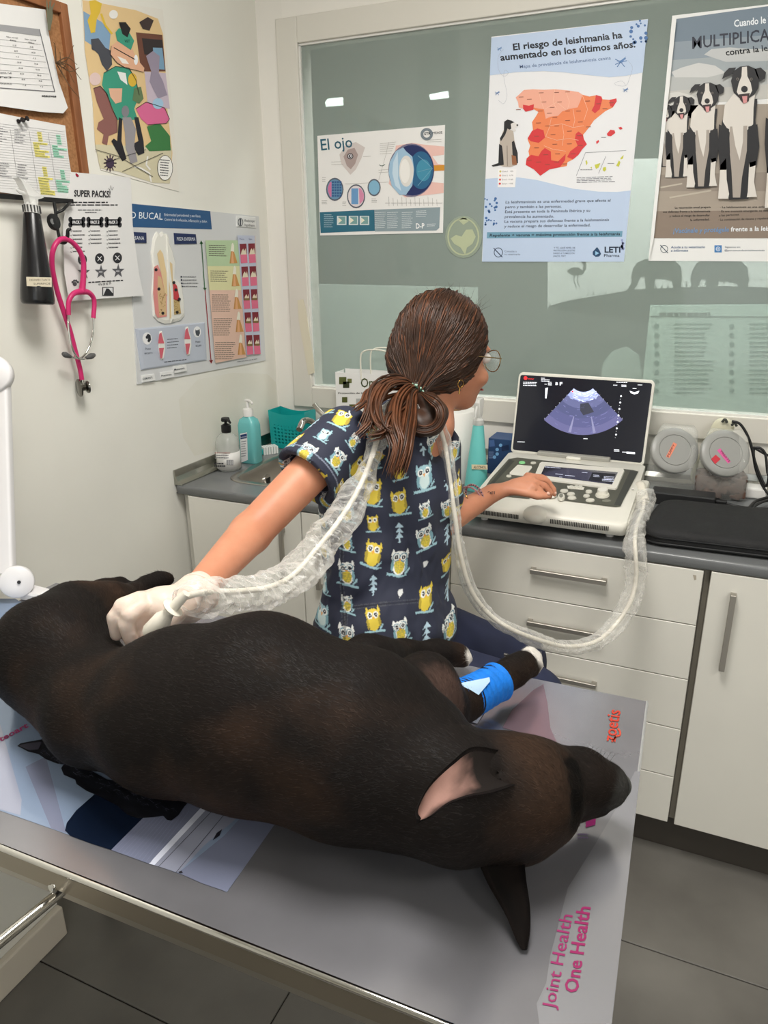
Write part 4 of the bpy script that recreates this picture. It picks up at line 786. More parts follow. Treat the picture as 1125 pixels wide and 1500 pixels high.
# coloured stage column
Lx = lambda y: 566+(y-338)*0.083
for y0, y1, c in ((338, 515, (178, 200, 160)), (515, 680, (216, 212, 164)), (680, 1180, (222, 186, 168))):
    Sh.poly('stage_column', [(Lx(y0), y0), (790+(y0-338)*0.07, y0), (790+(y1-338)*0.07, min(y1, 1140)), (Lx(y1), y1)], c, 1)
Sh.poly('stage_column', [(786, 303), (905, 305), (950, 1112), (846, 1130)], (188, 194, 212), 1)
for i, (y0, n_) in enumerate(((372, 6), (548, 6), (712, 9), (876, 9), (1040, 9))): Sh.greek('small_print', 590+i*11, y0, 716+i*14, n_, 14, 4, (110, 104, 94), 0.02-0.03*i/4, 3)
for i in range(5):
    y = 362+i*157; x = 802+i*11
    for j in range(2):
        X = x+j*(58-i*2); w = 46-i; Y = y-j*2
        Sh.poly('gum_picture', [(X, Y), (X+w, Y-2), (X+w+8, Y+130), (X+8, Y+134)], (122, 24, 42), 3); Sh.poly('gum_picture', [(X+4, Y+72), (X+w+4, Y+68), (X+w+8, Y+130), (X+8, Y+134)], (222, 110, 140), 4)
        Sh.poly('gum_picture', [(X+8, Y+74), (X+14, Y+48), (X+24, Y+32), (X+32, Y+50), (X+(w-6), Y+30), (X+w+2, Y+72)], (226, 214, 190), 5)
        if i > 1: Sh.poly('gum_picture', [(X+8, Y+74), (X+10, Y+60), (X+w, Y+58), (X+w+2, Y+74)], (128, 104, 60), 6)
    X = 735+i*14; Y = y
    Sh.poly('tooth_picture', [(X-2, Y+134), (X+6, Y+60), (X+16, Y), (X+24, Y+6), (X+30, Y+60), (X+52, Y+132)], (196, 142, 78), 3); Sh.poly('tooth_picture', [(X+4, Y+50), (X+12, Y), (X+20, Y-8), (X+28, Y+10), (X+28, Y+54)], (232, 228, 210), 4); Sh.poly('tooth_picture', [(X+8, Y+134), (X+14, Y+50), (X+20, Y+50), (X+28, Y+134)], (222, 166, 120), 5)
Sh.text('column_heading', 'Perro', (802, 333), (832, 334), 10, (80, 86, 130), 0.0, 3); Sh.text('column_heading', 'Gato', (864, 333), (888, 334), 10, (80, 86, 130), 0.0, 3)
Sh.base = 0.0046
Sh.line('stage_arrow', [(540, 350), (562, 670)], 6, (54, 104, 62), 1); Sh.line('stage_arrow', [(564, 676), (606, 1172)], 6, (152, 40, 52), 1)
Sh.poly('stage_arrow', [(526, 362), (538, 338), (552, 362)], (54, 104, 62), 1); Sh.poly('stage_arrow', [(550, 664), (576, 664), (564, 682)], (54, 104, 62), 1); Sh.poly('stage_arrow', [(592, 1162), (620, 1158), (608, 1184)], (152, 40, 52), 1)
Sh.greek('small_print', 412, 588, 520, 4, 22, 5, (120, 120, 124), 0.0, 2)
for i in range(4): Sh.disk('number_dot', 401+i*2, 588+i*22, 6, (36, 42, 62), 2, n=8)
Sh.greek('small_print', 785, 1172, 955, 1, 1, 4, (140, 140, 144), -0.15, 2)
m_gl = M('glossy_ivory', (226, 224, 216), 0.2)
relief('tooth_relief', [(190, 420), (205, 320), (225, 278), (245, 295), (262, 278), (290, 310), (330, 400), (350, 480), (345, 600), (395, 640), (410, 740), (416, 850), (390, 885), (320, 905), (280, 910), (240, 895), (205, 860), (195, 700), (205, 560)], m_gl, 0.006)
Sh.base = 0.0106
Sh.poly('tooth_section', [(215, 520), (240, 505), (262, 560), (300, 700), (302, 860), (240, 870), (222, 840), (208, 700)], (216, 138, 132), 1); Sh.poly('tooth_section', [(240, 580), (262, 590), (296, 720), (298, 850), (250, 856), (238, 700)], (208, 176, 132), 2)
Sh.poly('tooth_section', [(236, 430), (256, 400), (276, 430), (300, 560), (306, 720), (290, 700), (262, 560)], (222, 196, 150), 3); Sh.poly('tooth_section', [(306, 470), (340, 500), (344, 620), (336, 860), (322, 880), (318, 620)], (214, 190, 146), 2)
Sh.poly('tooth_section', [(345, 620), (372, 650), (390, 740), (385, 760), (345, 740)], (190, 60, 66), 3); Sh.poly('tooth_section', [(345, 740), (388, 752), (400, 840), (345, 850)], (190, 164, 110), 3)
for p in ((228, 540), (248, 672), (275, 838), (350, 628), (364, 678), (388, 742), (373, 832)): Sh.disk('number_dot', p[0], p[1], 11, (40, 36, 40), 4, n=10)
for i in range(60): Sh.disk('bone_pores', random.uniform(250, 292) if i % 2 else random.uniform(348, 392), random.uniform(700, 835) if i % 2 else random.uniform(758, 842), 3, (150, 120, 70), 4, n=6)
relief('tooth_relief', [(284, 290), (296, 300), (306, 520), (330, 700), (336, 890), (320, 905), (314, 700), (296, 560)], m_gl, 0.009, base=0.0036)
for x0, y0 in ((262, 1060), (442, 1030)):
    Sh.base = 0.008
    relief('tooth_relief', [(x0-20, y0-10), (x0-12, y0-95), (x0, y0-100), (x0+18, y0-30), (x0+22, y0+30), (x0+10, y0+95), (x0-4, y0+98), (x0-16, y0+40)], m_gl, 0.004, base=0.0075); Sh.base = 0.0118
    Sh.poly('gum_section', [(x0-20, y0-14), (x0-12, y0-80), (x0+2, y0-90), (x0+22, y0-14)], (206, 96, 110), 1); Sh.poly('gum_section', [(x0-14, y0+18), (x0+20, y0+16), (x0+8, y0+88), (x0-4, y0+88)], (206, 96, 110), 1)
Sh.base = 0.0078
Sh.disk('head_emblem', 166, 1012, 32, (232, 232, 232), 2, ry=42); Sh.poly('head_emblem', [(156, 1000), (172, 978), (190, 990), (194, 1020), (180, 1040), (168, 1030), (174, 1014), (158, 1012)], (40, 42, 48), 3)
Sh.disk('head_emblem', 510, 966, 26, (232, 232, 232), 2, ry=38); Sh.poly('head_emblem', [(498, 948), (504, 956), (518, 954), (526, 944), (530, 975), (520, 996), (504, 990), (498, 970)], (70, 74, 80), 3)
Sh.text('panel_lettering', 'Piezas', (156, 1090), (192, 1087), 15, (74, 78, 90), 0); Sh.text('panel_lettering', 'del perro', (150, 1120), (204, 1115), 15, (74, 78, 90), 0); Sh.text('panel_lettering', 'Piezas', (500, 1042), (532, 1038), 14, (74, 78, 90), 0); Sh.text('panel_lettering', 'del gato', (500, 1068), (540, 1062), 14, (74, 78, 90), 0)
Sh.greek('small_print', 304, 1018, 390, 4, 20, 4, (90, 92, 100), -0.08, 2); Sh.greek('small_print', 284, 1174, 440, 1, 1, 5, (70, 72, 80), -0.12, 2)
for (x, y, s_) in ((122, 1262, 'STOMORGYL'), (252, 1240, 'Previcox'), (340, 1198, 'Metacam')):
    relief('product_plate', [(x, y+4), (x+88, y-8), (x+96, y+36), (x+8, y+52)], (226, 226, 224), 0.005); Sh.base = 0.0092; Sh.text('product_lettering', s_, (x+14, y+34), (x+84, y+22), 13, (74, 78, 84), 0.01)
Sh.flush()

# ================================================================== HANGING THINGS ON THE LEFT WALL
XR = 0.034
rl = empty('hook_rail', on(60, 292, 0, 0.02), 'black metal hook rail below the cork board on the left wall', 'rail')
ra, rb = on(-60, 284, 0, XR), on(107, 294, 0, XR); rb[2] = ra[2] = (ra[2]+rb[2])/2
box('rail_bar', (XR-0.004, XR+0.002, ra[1], rb[1], ra[2]-0.005, ra[2]+0.005), m_black, rl, bev=0.001)
for y in (-1.25, rb[1]-0.02): box('wall_mount', (0.0, XR-0.003, y-0.005, y+0.005, ra[2]-0.004, ra[2]+0.004), m_black, rl)
k_ = lambda x, y, X: on(x/4.168, 240+y/4.168, 0, X)
tube('hook', [k_(330, 232, XR), k_(340, 300, XR+0.002), k_(352, 400, XR+0.004), k_(362, 450, XR+0.006)], 0.0035, m_black, rl, seg=12, n=8)
tube('hook', [k_(360, 475, XR), k_(395, 478, XR+0.012), k_(412, 440, XR+0.02), k_(415, 405, XR+0.024), k_(434, 398, XR+0.028)], [0.0045, 0.005, 0.0045, 0.004, 0.003], m_black, rl, seg=16, n=8)
tube('hook', [k_(430, 236, XR), k_(410, 255, XR+0.012), k_(380, 285, XR+0.014), k_(345, 298, XR+0.006)], 0.003, m_black, rl, seg=12, n=8)
kr = empty('key_reel', k_(330, 355, XR), 'small black retractable key reel hanging on the hook rail', 'reel')
lathe('reel_case', [(0.0, -0.005), (0.016, -0.005), (0.018, 0.0), (0.016, 0.005), (0.0, 0.006)], k_(328, 355, XR+0.010), m_black, kr, axis=(1, 0.15, 0.1), n=22)
lathe('reel_badge', [(0.006, 0.0), (0.006, 0.001), (0.0, 0.001)], k_(318, 352, XR+0.016), M('grey_plastic', (120, 120, 120), 0.4), kr, axis=(1, 0.15, 0.1), n=14)
# stethoscope
sm = M('pink_rubber', (196, 42, 104), 0.38); sg = M('grey_rubber', (84, 84, 84), 0.5)
sc = empty('stethoscope', k_(480, 900, 0.03), 'bright pink stethoscope hanging from the hook on the left wall', 'stethoscope')
X1 = 0.05
tube('tubing', [k_(500, 1318, 0.028), k_(488, 1250, 0.028), k_(462, 1150, 0.028), k_(428, 1020, 0.028), k_(388, 900, 0.03), k_(345, 760, 0.034), k_(318, 620, 0.042), k_(326, 520, 0.05), k_(368, 462, X1+0.002), k_(425, 468, X1+0.002), k_(478, 520, 0.052), k_(508, 590, 0.05), k_(510, 670, 0.048), k_(504, 750, 0.046), k_(500, 782, 0.045)], [0.0058]*12+[0.0064, 0.0072, 0.0085], sm, sc, seg=80, n=12)
tube('yoke_tube', [k_(500, 778, 0.045), k_(450, 792, 0.045), k_(420, 840, 0.044), k_(418, 922, 0.043)], [0.0078, 0.006, 0.0056, 0.0055], sm, sc, seg=20, n=12); tube('yoke_tube', [k_(500, 778, 0.045), k_(545, 788, 0.045), k_(575, 835, 0.044), k_(570, 942, 0.043)], [0.0078, 0.006, 0.0056, 0.0055], sm, sc, seg=20, n=12)
tube('ear_tube', [k_(418, 915, 0.043), k_(418, 1000, 0.044), k_(436, 1110, 0.046), k_(470, 1180, 0.048), k_(500, 1192, 0.048), k_(530, 1186, 0.048), k_(553, 1175, 0.048)], 0.0024, m_chrome, sc, seg=30, n=10)
tube('ear_tube', [k_(570, 935, 0.043), k_(566, 1030, 0.042), k_(548, 1110, 0.041), k_(515, 1168, 0.04), k_(480, 1188, 0.04), k_(440, 1180, 0.04), k_(408, 1168, 0.04)], 0.0024, m_chrome, sc, seg=30, n=10)
tube('ear_tip', [k_(384, 1158, 0.04), k_(400, 1166, 0.04), k_(432, 1178, 0.04)], [0.004, 0.0072, 0.0036], sg, sc, seg=10, n=12); tube('ear_tip', [k_(576, 1166, 0.048), k_(556, 1174, 0.048), k_(524, 1186, 0.048)], [0.0045, 0.0075, 0.0036], sg, sc, seg=10, n=12)
cpx = k_(510, 1365, 0.03); m_cp = M('dark_chrome', (120, 118, 112), 0.2, 1.0)
lathe('chest_piece', [(0.0, -0.013), (0.019, -0.013), (0.0215, -0.011), (0.0215, -0.008), (0.009, -0.005), (0.008, 0.004), (0.013, 0.007), (0.015, 0.009), (0.015, 0.012), (0.0, 0.012)], cpx, m_cp, sc, axis=(0.45, 0.9, 0.0), n=28); tube('stem', [k_(500, 1310, 0.028), cpx], 0.004, m_chrome, sc, n=10)
# black spray bottle hanging on the rail
spb = empty('spray_bottle', k_(232, 860, 0.062), 'black conical spray bottle with clear trigger hanging on the left wall rail', 'bottle')
A0, A1 = k_(232, 857, 0.062), k_(195, 302, 0.062); ax_ = A1-A0; H_ = np.linalg.norm(ax_)
lathe('bottle_body', [(0.0, 0.002), (0.030, 0.0), (0.0335, 0.003), (0.0345, 0.010), (0.0335, 0.03), (0.017, H_-0.003), (0.0155, H_)], A0, M('black_gloss', (24, 24, 26), 0.25), spb, axis=ax_, n=36)
m_clear = M('clear_plastic', (232, 232, 228), 0.2, alpha=0.55)
lathe('collar', [(0.0165, H_), (0.0165, H_+0.016), (0.012, H_+0.018), (0.008, H_+0.03), (0.0, H_+0.031)], A0, m_clear, spb, axis=ax_, n=24)
ribs = []
for i in range(16):
    a = 2*math.pi*i/16; u_, w_ = frame_of(ax_); c_ = A0+ax_/H_*(H_+0.008)+(u_*math.cos(a)+w_*math.sin(a))*0.0168; ribs.append(c_)
bm = bmesh.new()
for c_ in ribs: bm_box(bm, c_[0]-0.001, c_[0]+0.001, c_[1]-0.001, c_[1]+0.001, c_[2]-0.007, c_[2]+0.007)
from_bm('collar_ribs', bm, M('rib_grey', (60, 60, 60), 0.5), spb, kind='stuff')
hp = [k_(*p, 0.062) for p in ((150, 178), (110, 100), (92, 84), (120, 96), (160, 128), (215, 180), (250, 208), (215, 218), (214, 250), (168, 250), (162, 215))]
n_ = len(hp); Vh = [p+np.array([-0.009, 0, 0]) for p in hp]+[p+np.array([0.009, 0, 0]) for p in hp]
mk('trigger_head', Vh, [tuple(range(n_)), tuple(range(n_, 2*n_))[::-1]]+[(i, (i+1) % n_, n_+(i+1) % n_, n_+i) for i in range(n_)], m_clear, spb)
tube('trigger_lever', [k_(150, 180, 0.062), k_(120, 170, 0.062), k_(98, 150, 0.062)], [0.004, 0.004, 0.003], m_clear, spb, seg=8)
class PSheet(Sheet):
    """print on any plane given by a point and a normal"""
    def __init__(s, p0, n, root, base=0.001): s.p0, s.nn, s.root, s.base, s.parts, s.k = np.array(p0, float), np.array(n, float)/np.linalg.norm(n), root, base, {}, (0, 0, 1.0)
    def P(s, p, layer=0):
        ox, oy, sc = s.k; d = ray(ox+p[0]/sc, oy+p[1]/sc); q = s.p0+s.nn*(s.base+0.0002*layer)
        return CAM+d*(((q-CAM)@s.nn)/(d@s.nn))
sidecam = np.array([0.82, -0.57, 0.0])
ps = PSheet(A0+ax_*0.24+sidecam*0.0325, sidecam, spb, 0.0006); ps.crop(0, 240, 4.168)
ps.poly('label', [(160, 690), (315, 694), (316, 752), (163, 746)], (206, 196, 172), 0); ps.text('label_lettering', 'DESINFECTANTE', (180, 715), (306, 714), 12, (60, 54, 48), 0, 1); ps.text('label_lettering', 'SUPERFICIE', (205, 738), (308, 737), 12, (60, 54, 48), 0, 1); ps.flush()

# ================================================================== THINGS ON THE WORKTOP
def on_top(px, py): return on(px, py, 2, CZ)
# clear pump bottle
bx, by = 0.055, -0.395
r = empty('soap_bottle', (bx, by, CZ), 'clear pump bottle with black pump and white label beside the left wall', 'bottle')
m_clr = M('clear_bottle', (214, 216, 210), 0.08, alpha=0.38); m_gel = M('white_label', (226, 224, 220), 0.45)
lathe('bottle_body', [(0.034, 0.001), (0.037, 0.006), (0.0375, 0.02), (0.0375, 0.085), (0.034, 0.103), (0.022, 0.115), (0.013, 0.118), (0.013, 0.128)], (bx, by, CZ), m_clr, r, n=36)
lathe('label', [(0.0379, 0.008), (0.0379, 0.062)], (bx, by, CZ), m_gel, r, n=36, auto=None)
lathe('gel', [(0.0, 0.004), (0.0355, 0.006), (0.0355, 0.070), (0.0, 0.071)], (bx, by, CZ), M('clear_gel', (205, 206, 200), 0.2, alpha=0.6), r, n=28)
lathe('pump_collar', [(0.0145, 0.121), (0.0155, 0.124), (0.0155, 0.143), (0.009, 0.147), (0.0045, 0.149), (0.0045, 0.158), (0.0, 0.158)], (bx, by, CZ), m_black, r, n=24)
lathe('pump_head', [(0.0, 0.156), (0.013, 0.156), (0.014, 0.160), (0.012, 0.167), (0.0, 0.168)], (bx, by, CZ), m_black, r, n=20)
tube('pump_nozzle', [(bx, by, CZ+0.162), (bx+0.02, by-0.012, CZ+0.162), (bx+0.032, by-0.02, CZ+0.157)], [0.005, 0.0045, 0.0035], m_black, r, seg=8)
tube('dip_tube', [(bx, by, CZ+0.12), (bx+0.004, by, CZ+0.01)], 0.002, m_white, r, n=6)
cd = np.array([CAM[0]-bx, CAM[1]-by, 0]); cd /= np.linalg.norm(cd)
ps = PSheet(np.array([bx, by, CZ])+cd*0.0383, cd, r, 0.0003); ps.crop(240, 480, 2.8125)
for y, w in ((516, 70), (526, 60), (536, 66)): ps.greek('label_lettering', 210, y, 210+w, 1, 1, 4, (150, 96, 90) if y < 520 else (110, 110, 112))
ps.greek('label_lettering', 208, 560, 256, 2, 10, 6, (40, 40, 44)); ps.rect('barcode', 258, 545, 286, 566, (90, 90, 92), 1)
for i in range(6): ps.rect('barcode', 260+i*4.5, 546, 262+i*4.5, 565, (214, 214, 214), 2)
ps.flush()
# turquoise bottle with white pump
bx, by = 0.072, -0.295
r = empty('disinfectant_bottle', (bx, by, CZ), 'turquoise rectangular bottle with white pump standing behind the clear soap bottle', 'bottle')
m_tq = M('turquoise_liquid', (112, 190, 190), 0.22)
def rl_(hx, hy, z, rr_): return [(x+bx, y+by, CZ+z) for x, y in roundrect(-hx, hx, -hy, hy, rr_)]
loft('bottle_body', [rl_(0.030, 0.022, 0.0, 0.012), rl_(0.033, 0.025, 0.004, 0.014), rl_(0.033, 0.025, 0.125, 0.014), rl_(0.028, 0.022, 0.143, 0.014), rl_(0.015, 0.014, 0.152, 0.010), rl_(0.014, 0.014, 0.158, 0.010)], m_tq, r, auto=60)
lathe('pump_collar', [(0.0165, 0.154), (0.0165, 0.174), (0.015, 0.178), (0.006, 0.180), (0.0055, 0.2), (0.0, 0.2)], (bx, by, CZ), m_white, r, n=24)
tube('pump_nozzle', [(bx-0.008, by+0.004, CZ+0.203), (bx+0.005, by, CZ+0.204), (bx+0.024, by-0.012, CZ+0.202), (bx+0.03, by-0.016, CZ+0.198)], [0.0055, 0.005, 0.004, 0.0032], m_white, r, seg=10)
ps = PSheet((bx, by-0.0254, CZ), (0, -1, 0), r, 0.0003); ps.crop(240, 480, 2.8125)
ps.poly('label', [(313, 437), (343, 431), (346, 545), (319, 556)], (232, 232, 232), 0); ps.poly('label', [(315, 442), (342, 436), (342, 455), (316, 460)], (34, 60, 110), 1)
ps.text('label_lettering', 'bactiosan', (317, 455), (341, 450), 6, (230, 232, 240), 0, 2); ps.greek('label_lettering', 319, 470, 341, 7, 10, 3, (120, 124, 130), -0.15, 1); ps.flush()
# scrubbing brush
q = on_top(385, 658)
r = empty('scrub_brush', (0.045, -0.18, CZ), 'small teal scrubbing brush with white bristles on the worktop by the wall', 'brush')
m_teal = M('teal_plastic', (22, 158, 156), 0.32)
mtx = Matrix.Translation((0.055, -0.185, CZ)) @ Matrix.Rotation(math.radians(52), 4, 'Z')
box('brush_back', (-0.045, 0.03, -0.016, 0.016, 0.0, 0.02), m_teal, r, bev=0.005, mtx=mtx)
bm = bmesh.new()
for i in range(6):
    for j in range(3): bm_box(bm, -0.012+i*0.009, -0.005+i*0.009, -0.0205+j*0.0125, -0.011+j*0.0125, 0.0008, 0.026, mtx=mtx)
from_bm('bristles', bm, M('bristle_white', (224, 226, 222), 0.7), r, kind='stuff')
# teal sink caddy with round holes
r = empty('sink_caddy', (0.10, -0.07, CZ), 'teal plastic sink caddy with rows of round holes in the corner', 'basket')
def panel_with_holes(name, P00, P10, P01, P11, nx, nz, rad, mat, parent, th, topcurve=0.0):
    """perforated panel between four corners (bottom-left, bottom-right, top-left, top-right), with real holes and thickness"""
    P00, P10, P01, P11 = map(lambda p: np.array(p, float), (P00, P10, P01, P11)); V = []; Fc = []
    nrm = np.cross(P10-P00, P01-P00); nrm /= np.linalg.norm(nrm)
    def pt(u, v): return (P00*(1-u)+P10*u)*(1-v)+(P01*(1-u)+P11*u)*v - np.array([0, 0, topcurve*math.sin(math.pi*min(max(u, 0), 1))*v])
    W = np.linalg.norm(P10-P00); H = np.linalg.norm(P01-P00)
    for i in range(nx):
        for j in range(nz):
            u0, u1, v0, v1 = i/nx, (i+1)/nx, j/nz, (j+1)/nz; hole = rad(i, j)
            C4 = [(u0, v0), (u1, v0), (u1, v1), (u0, v1)]; b = len(V)
            if hole <= 0:
                for s_ in (0, 1): V += [pt(*c)+nrm*th*s_ for c in C4]
                Fc += [(b, b+3, b+2, b+1), (b+4, b+5, b+6, b+7)]; continue
            ring = [(0.5*(u0+u1)+hole/W*math.cos(math.radians(225+a*30)), 0.5*(v0+v1)+hole/H*math.sin(math.radians(225+a*30))) for a in range(12)]
            for s_ in (0, 1): V += [pt(*c)+nrm*th*s_ for c in C4]+[pt(*c)+nrm*th*s_ for c in ring]
            for k in range(4):
                for s_ in (0, 1):
                    o = b+16*s_; f = [(o+k, o+4+3*k, o+4+3*k+1), (o+k, o+4+3*k+1, o+(k+1) % 4), (o+(k+1) % 4, o+4+3*k+1, o+4+3*k+2), (o+(k+1) % 4, o+4+3*k+2, o+4+(3*k+3) % 12)]
                    Fc += [x if s_ else x[::-1] for x in f]
            for a in range(12): Fc.append((b+4+a, b+4+(a+1) % 12, b+20+(a+1) % 12, b+20+a))
    return mk(name, V, Fc, mat, parent)
cx0, cx1, cyf, cyb, ch = 0.028, 0.172, -0.105, -0.035, 0.135
hr = lambda i, j: (0.0045 if 1 <= i <= 8 and 1 <= j <= 5 else (0.0022 if 1 <= i <= 8 and j == 6 else 0))
panel_with_holes('perforated_front', (cx0+0.004, cyf, CZ+0.004), (cx1-0.004, cyf, CZ+0.004), (cx0, cyf-0.004, CZ+ch), (cx1, cyf-0.004, CZ+ch), 10, 10, hr, m_teal, r, 0.002, 0.012)
panel_with_holes('perforated_back', (cx1-0.004, cyb, CZ+0.004), (cx0+0.004, cyb, CZ+0.004), (cx1, cyb+0.004, CZ+ch), (cx0, cyb+0.004, CZ+ch), 10, 10, hr, m_teal, r, 0.002, 0.012)
for xs, s_ in ((cx0, -1), (cx1, 1)): mk('side_wall', [(xs-0.004*s_, cyf, CZ+0.004), (xs-0.004*s_, cyb, CZ+0.004), (xs, cyb+0.004, CZ+ch), (xs, cyf-0.004, CZ+ch), (xs-0.004*s_-0.002*s_, cyf, CZ+0.004), (xs-0.004*s_-0.002*s_, cyb, CZ+0.004), (xs-0.002*s_, cyb+0.004, CZ+ch), (xs-0.002*s_, cyf-0.004, CZ+ch)], [(0, 1, 2, 3), (7, 6, 5, 4), (0, 4, 5, 1), (2, 6, 7, 3), (0, 3, 7, 4), (1, 5, 6, 2)], m_teal, r)
box('caddy_base', (cx0, cx1, cyf-0.002, cyb+0.002, CZ+0.0005, CZ+0.008), m_teal, r, bev=0.003)
# paper gift bag behind the woman
yb = -0.10; P = lambda x, y: on(x, y, 1, yb)
bl_, br_, tl_ = on_top(0, 0), None, P(491, 545)
xl, xr, zt_ = tl_[0], tl_[0]+0.24, tl_[2]
r = empty('paper_bag', ((xl+xr)/2, yb+0.03, CZ), 'white paper carrier bag with olive squares behind the woman, on the worktop', 'bag')
m_bag = M('bag_paper', (232, 231, 228), 0.55, bump=0.1, bscale=30, bdist=0.003)
bm = bmesh.new(); y0, y1 = yb, yb+0.062; t = 0.0012
for b in ((xl, xr, y0, y0+t, CZ+0.0005, zt_), (xl+0.006, xr, y1-t, y1, CZ+0.0005, zt_+0.004), (xl, xl+t, y0+t, y1-t, CZ+0.0005, zt_), (xr-t, xr, y0+t, y1-t, CZ+0.0005, zt_), (xl, xr, y0, y1, CZ+0.0004, CZ+0.002)): bm_box(bm, *b)
from_bm('bag_body', bm, m_bag, r)
m_cord = M('paper_cord', (226, 222, 208), 0.7)
for dy, dx in ((0.0, 0.0), (0.058, 0.008)):
    hx0, hx1 = P(529, 540)[0]+dx, P(572, 540)[0]+dx+0.006; tube('cord_handle', [(hx0, yb+dy, zt_-0.02), (hx0-0.001, yb+dy, zt_+0.05), (hx0+0.012, yb+dy, zt_+0.072), ((hx0+hx1)/2, yb+dy, zt_+0.078), (hx1-0.012, yb+dy, zt_+0.070), (hx1, yb+dy, zt_+0.04), (hx1+0.004, yb+dy, zt_-0.02)], 0.0024, m_cord, r, seg=40, n=8)
Sh = Sheet(1, yb, -1, r, 0.0006); Sh.crop(240, 480, 2.8125); OL = (86, 92, 44)
Sh.text('logo_lettering', 'Omnipharm', (812, 246), (1010, 240), 38, (64, 74, 32), 0.01)
for x, y, s_, c in ((722, 203, 30, OL), (738, 222, 26, (52, 58, 30)), (756, 210, 18, (112, 116, 66)), (734, 286, 22, OL), (764, 316, 24, OL), (742, 338, 24, (182, 184, 180)), (792, 292, 26, (180, 180, 178))): Sh.rect('square_emblem', x, y, x+s_, y+s_, c, 1)
Sh.text('small_lettering', 'Protección de las articulaciones', (718, 273), (920, 272), 7, (60, 60, 54), 0.01); Sh.flush()
# paper towel roll
tx, ty = on_top(668, 706)[0], -0.235
tp = on(668, 600, 1, ty); th_ = tp[2]-CZ+0.0
cxr = on(665, 650, 1, ty)[0]
r = empty('paper_towel_roll', (cxr, ty, CZ), 'large white paper towel roll standing on the worktop behind the woman', 'paper roll')
lathe('paper', [(0.02, 0.001), (0.060, 0.001), (0.0615, 0.004), (0.0615, th_-0.003), (0.059, th_), (0.022, th_), (0.02, th_-0.004), (0.02, 0.001)], (cxr, ty, CZ), M('tissue', (232, 230, 224), 0.85, bump=0.25, bscale=350), r, n=40)
lathe('cardboard_core', [(0.0198, 0.001), (0.0198, th_-0.002), (0.018, th_-0.002), (0.018, 0.001)], (cxr, ty, CZ), M('cardboard', (150, 118, 84), 0.8), r, n=24)
# spray bottle of alcohol
ya = -0.30; q0 = on(698, 700, 1, ya); xa = q0[0]
zA = on(700, 622, 1, ya)[2]-CZ; zH = on(702, 583, 1, ya)[2]-CZ
r = empty('spray_bottle', (xa, ya, CZ), 'turquoise conical spray bottle labelled ALCOHOL beside the paper towel roll', 'bottle')
lathe('bottle_body', [(0.0, 0.001), (0.032, 0.001), (0.034, 0.005), (0.0335, 0.02), (0.0155, zA-0.004), (0.014, zA)], (xa, ya, CZ), M('turquoise_plastic', (104, 190, 186), 0.3), r, n=36)
lathe('collar', [(0.0155, zA), (0.0155, zA+0.014), (0.010, zA+0.018), (0.008, zA+0.03), (0.0, zA+0.031)], (xa, ya, CZ), m_clear, r, n=24)
loft('trigger_head', [[(xa+x, ya+y*1.0, CZ+z) for x, y in roundrect(-w, w, -d_, d_, 0.003)] for z, w, d_ in ((zA+0.022, 0.008, 0.010), (zA+0.04, 0.009, 0.016), (zH-0.01, 0.009, 0.024), (zH-0.002, 0.008, 0.02), (zH, 0.005, 0.014))], m_clear, r)
tube('trigger_lever', [(xa, ya-0.014, CZ+zH-0.018), (xa, ya-0.026, CZ+zH-0.03), (xa, ya-0.03, CZ+zH-0.05)], [0.004, 0.004, 0.003], m_clear, r, seg=8)
cd = np.array([CAM[0]-xa, CAM[1]-ya, 0]); cd /= np.linalg.norm(cd)
ps = PSheet(np.array([xa, ya, CZ])+cd*0.030, cd, r, 0.0008); ps.crop(660, 520, 3.516); ps.poly('label', [(108, 564), (190, 566), (191, 590), (109, 588)], (216, 204, 170), 0); ps.text('label_lettering', 'ALCOHOL', (118, 585), (184, 585), 14, (44, 40, 36), 0.01, 1); ps.flush()
# small green-white tub and blue box behind
qx = on(687, 660, 1, -0.10)[0]
r = empty('tub', (qx, -0.10, CZ), 'white tub with a green band half hidden behind the turquoise alcohol spray', 'tub')
lathe('tub_body', [(0.0, 0.001), (0.022, 0.001), (0.024, 0.01), (0.024, 0.085), (0.022, 0.09), (0.0, 0.09)], (qx, -0.10, CZ), m_white, r, n=24); lathe('band', [(0.0243, 0.055), (0.0243, 0.07)], (qx, -0.10, CZ), flat((30, 120, 84)), r, n=24, auto=None)
x0, x1 = on(715, 660, 1, -0.13)[0], on(752, 660, 1, -0.13)[0]; z1 = on(730, 643, 1, -0.13)[2]
r = empty('blue_box', ((x0+x1)/2, -0.10, CZ), 'dark blue printed carton between the alcohol spray and the ultrasound screen', 'box')
box('carton', (x0, x1, -0.13, -0.04, CZ+0.0004, z1), M('carton_blue', (40, 66, 104), 0.4), r, bev=0.001, seg=1)
Sh = Sheet(1, -0.13, -1, r, 0.0005); Sh.crop(660, 520, 3.516)
for i, (x, y) in enumerate(((258, 465), (240, 487), (240, 510), (226, 526))): Sh.disk('dot_print', x, y, 9, (120, 170, 214), 1, n=12)
Sh.poly('print_patch', [(198, 440), (225, 436), (228, 470), (200, 474)], (70, 100, 150), 1); Sh.poly('print_patch', [(262, 470), (300, 462), (300, 490), (264, 496)], (24, 40, 72), 1); Sh.greek('print_lines', 196, 500, 222, 4, 10, 3, (140, 160, 200)); Sh.flush()

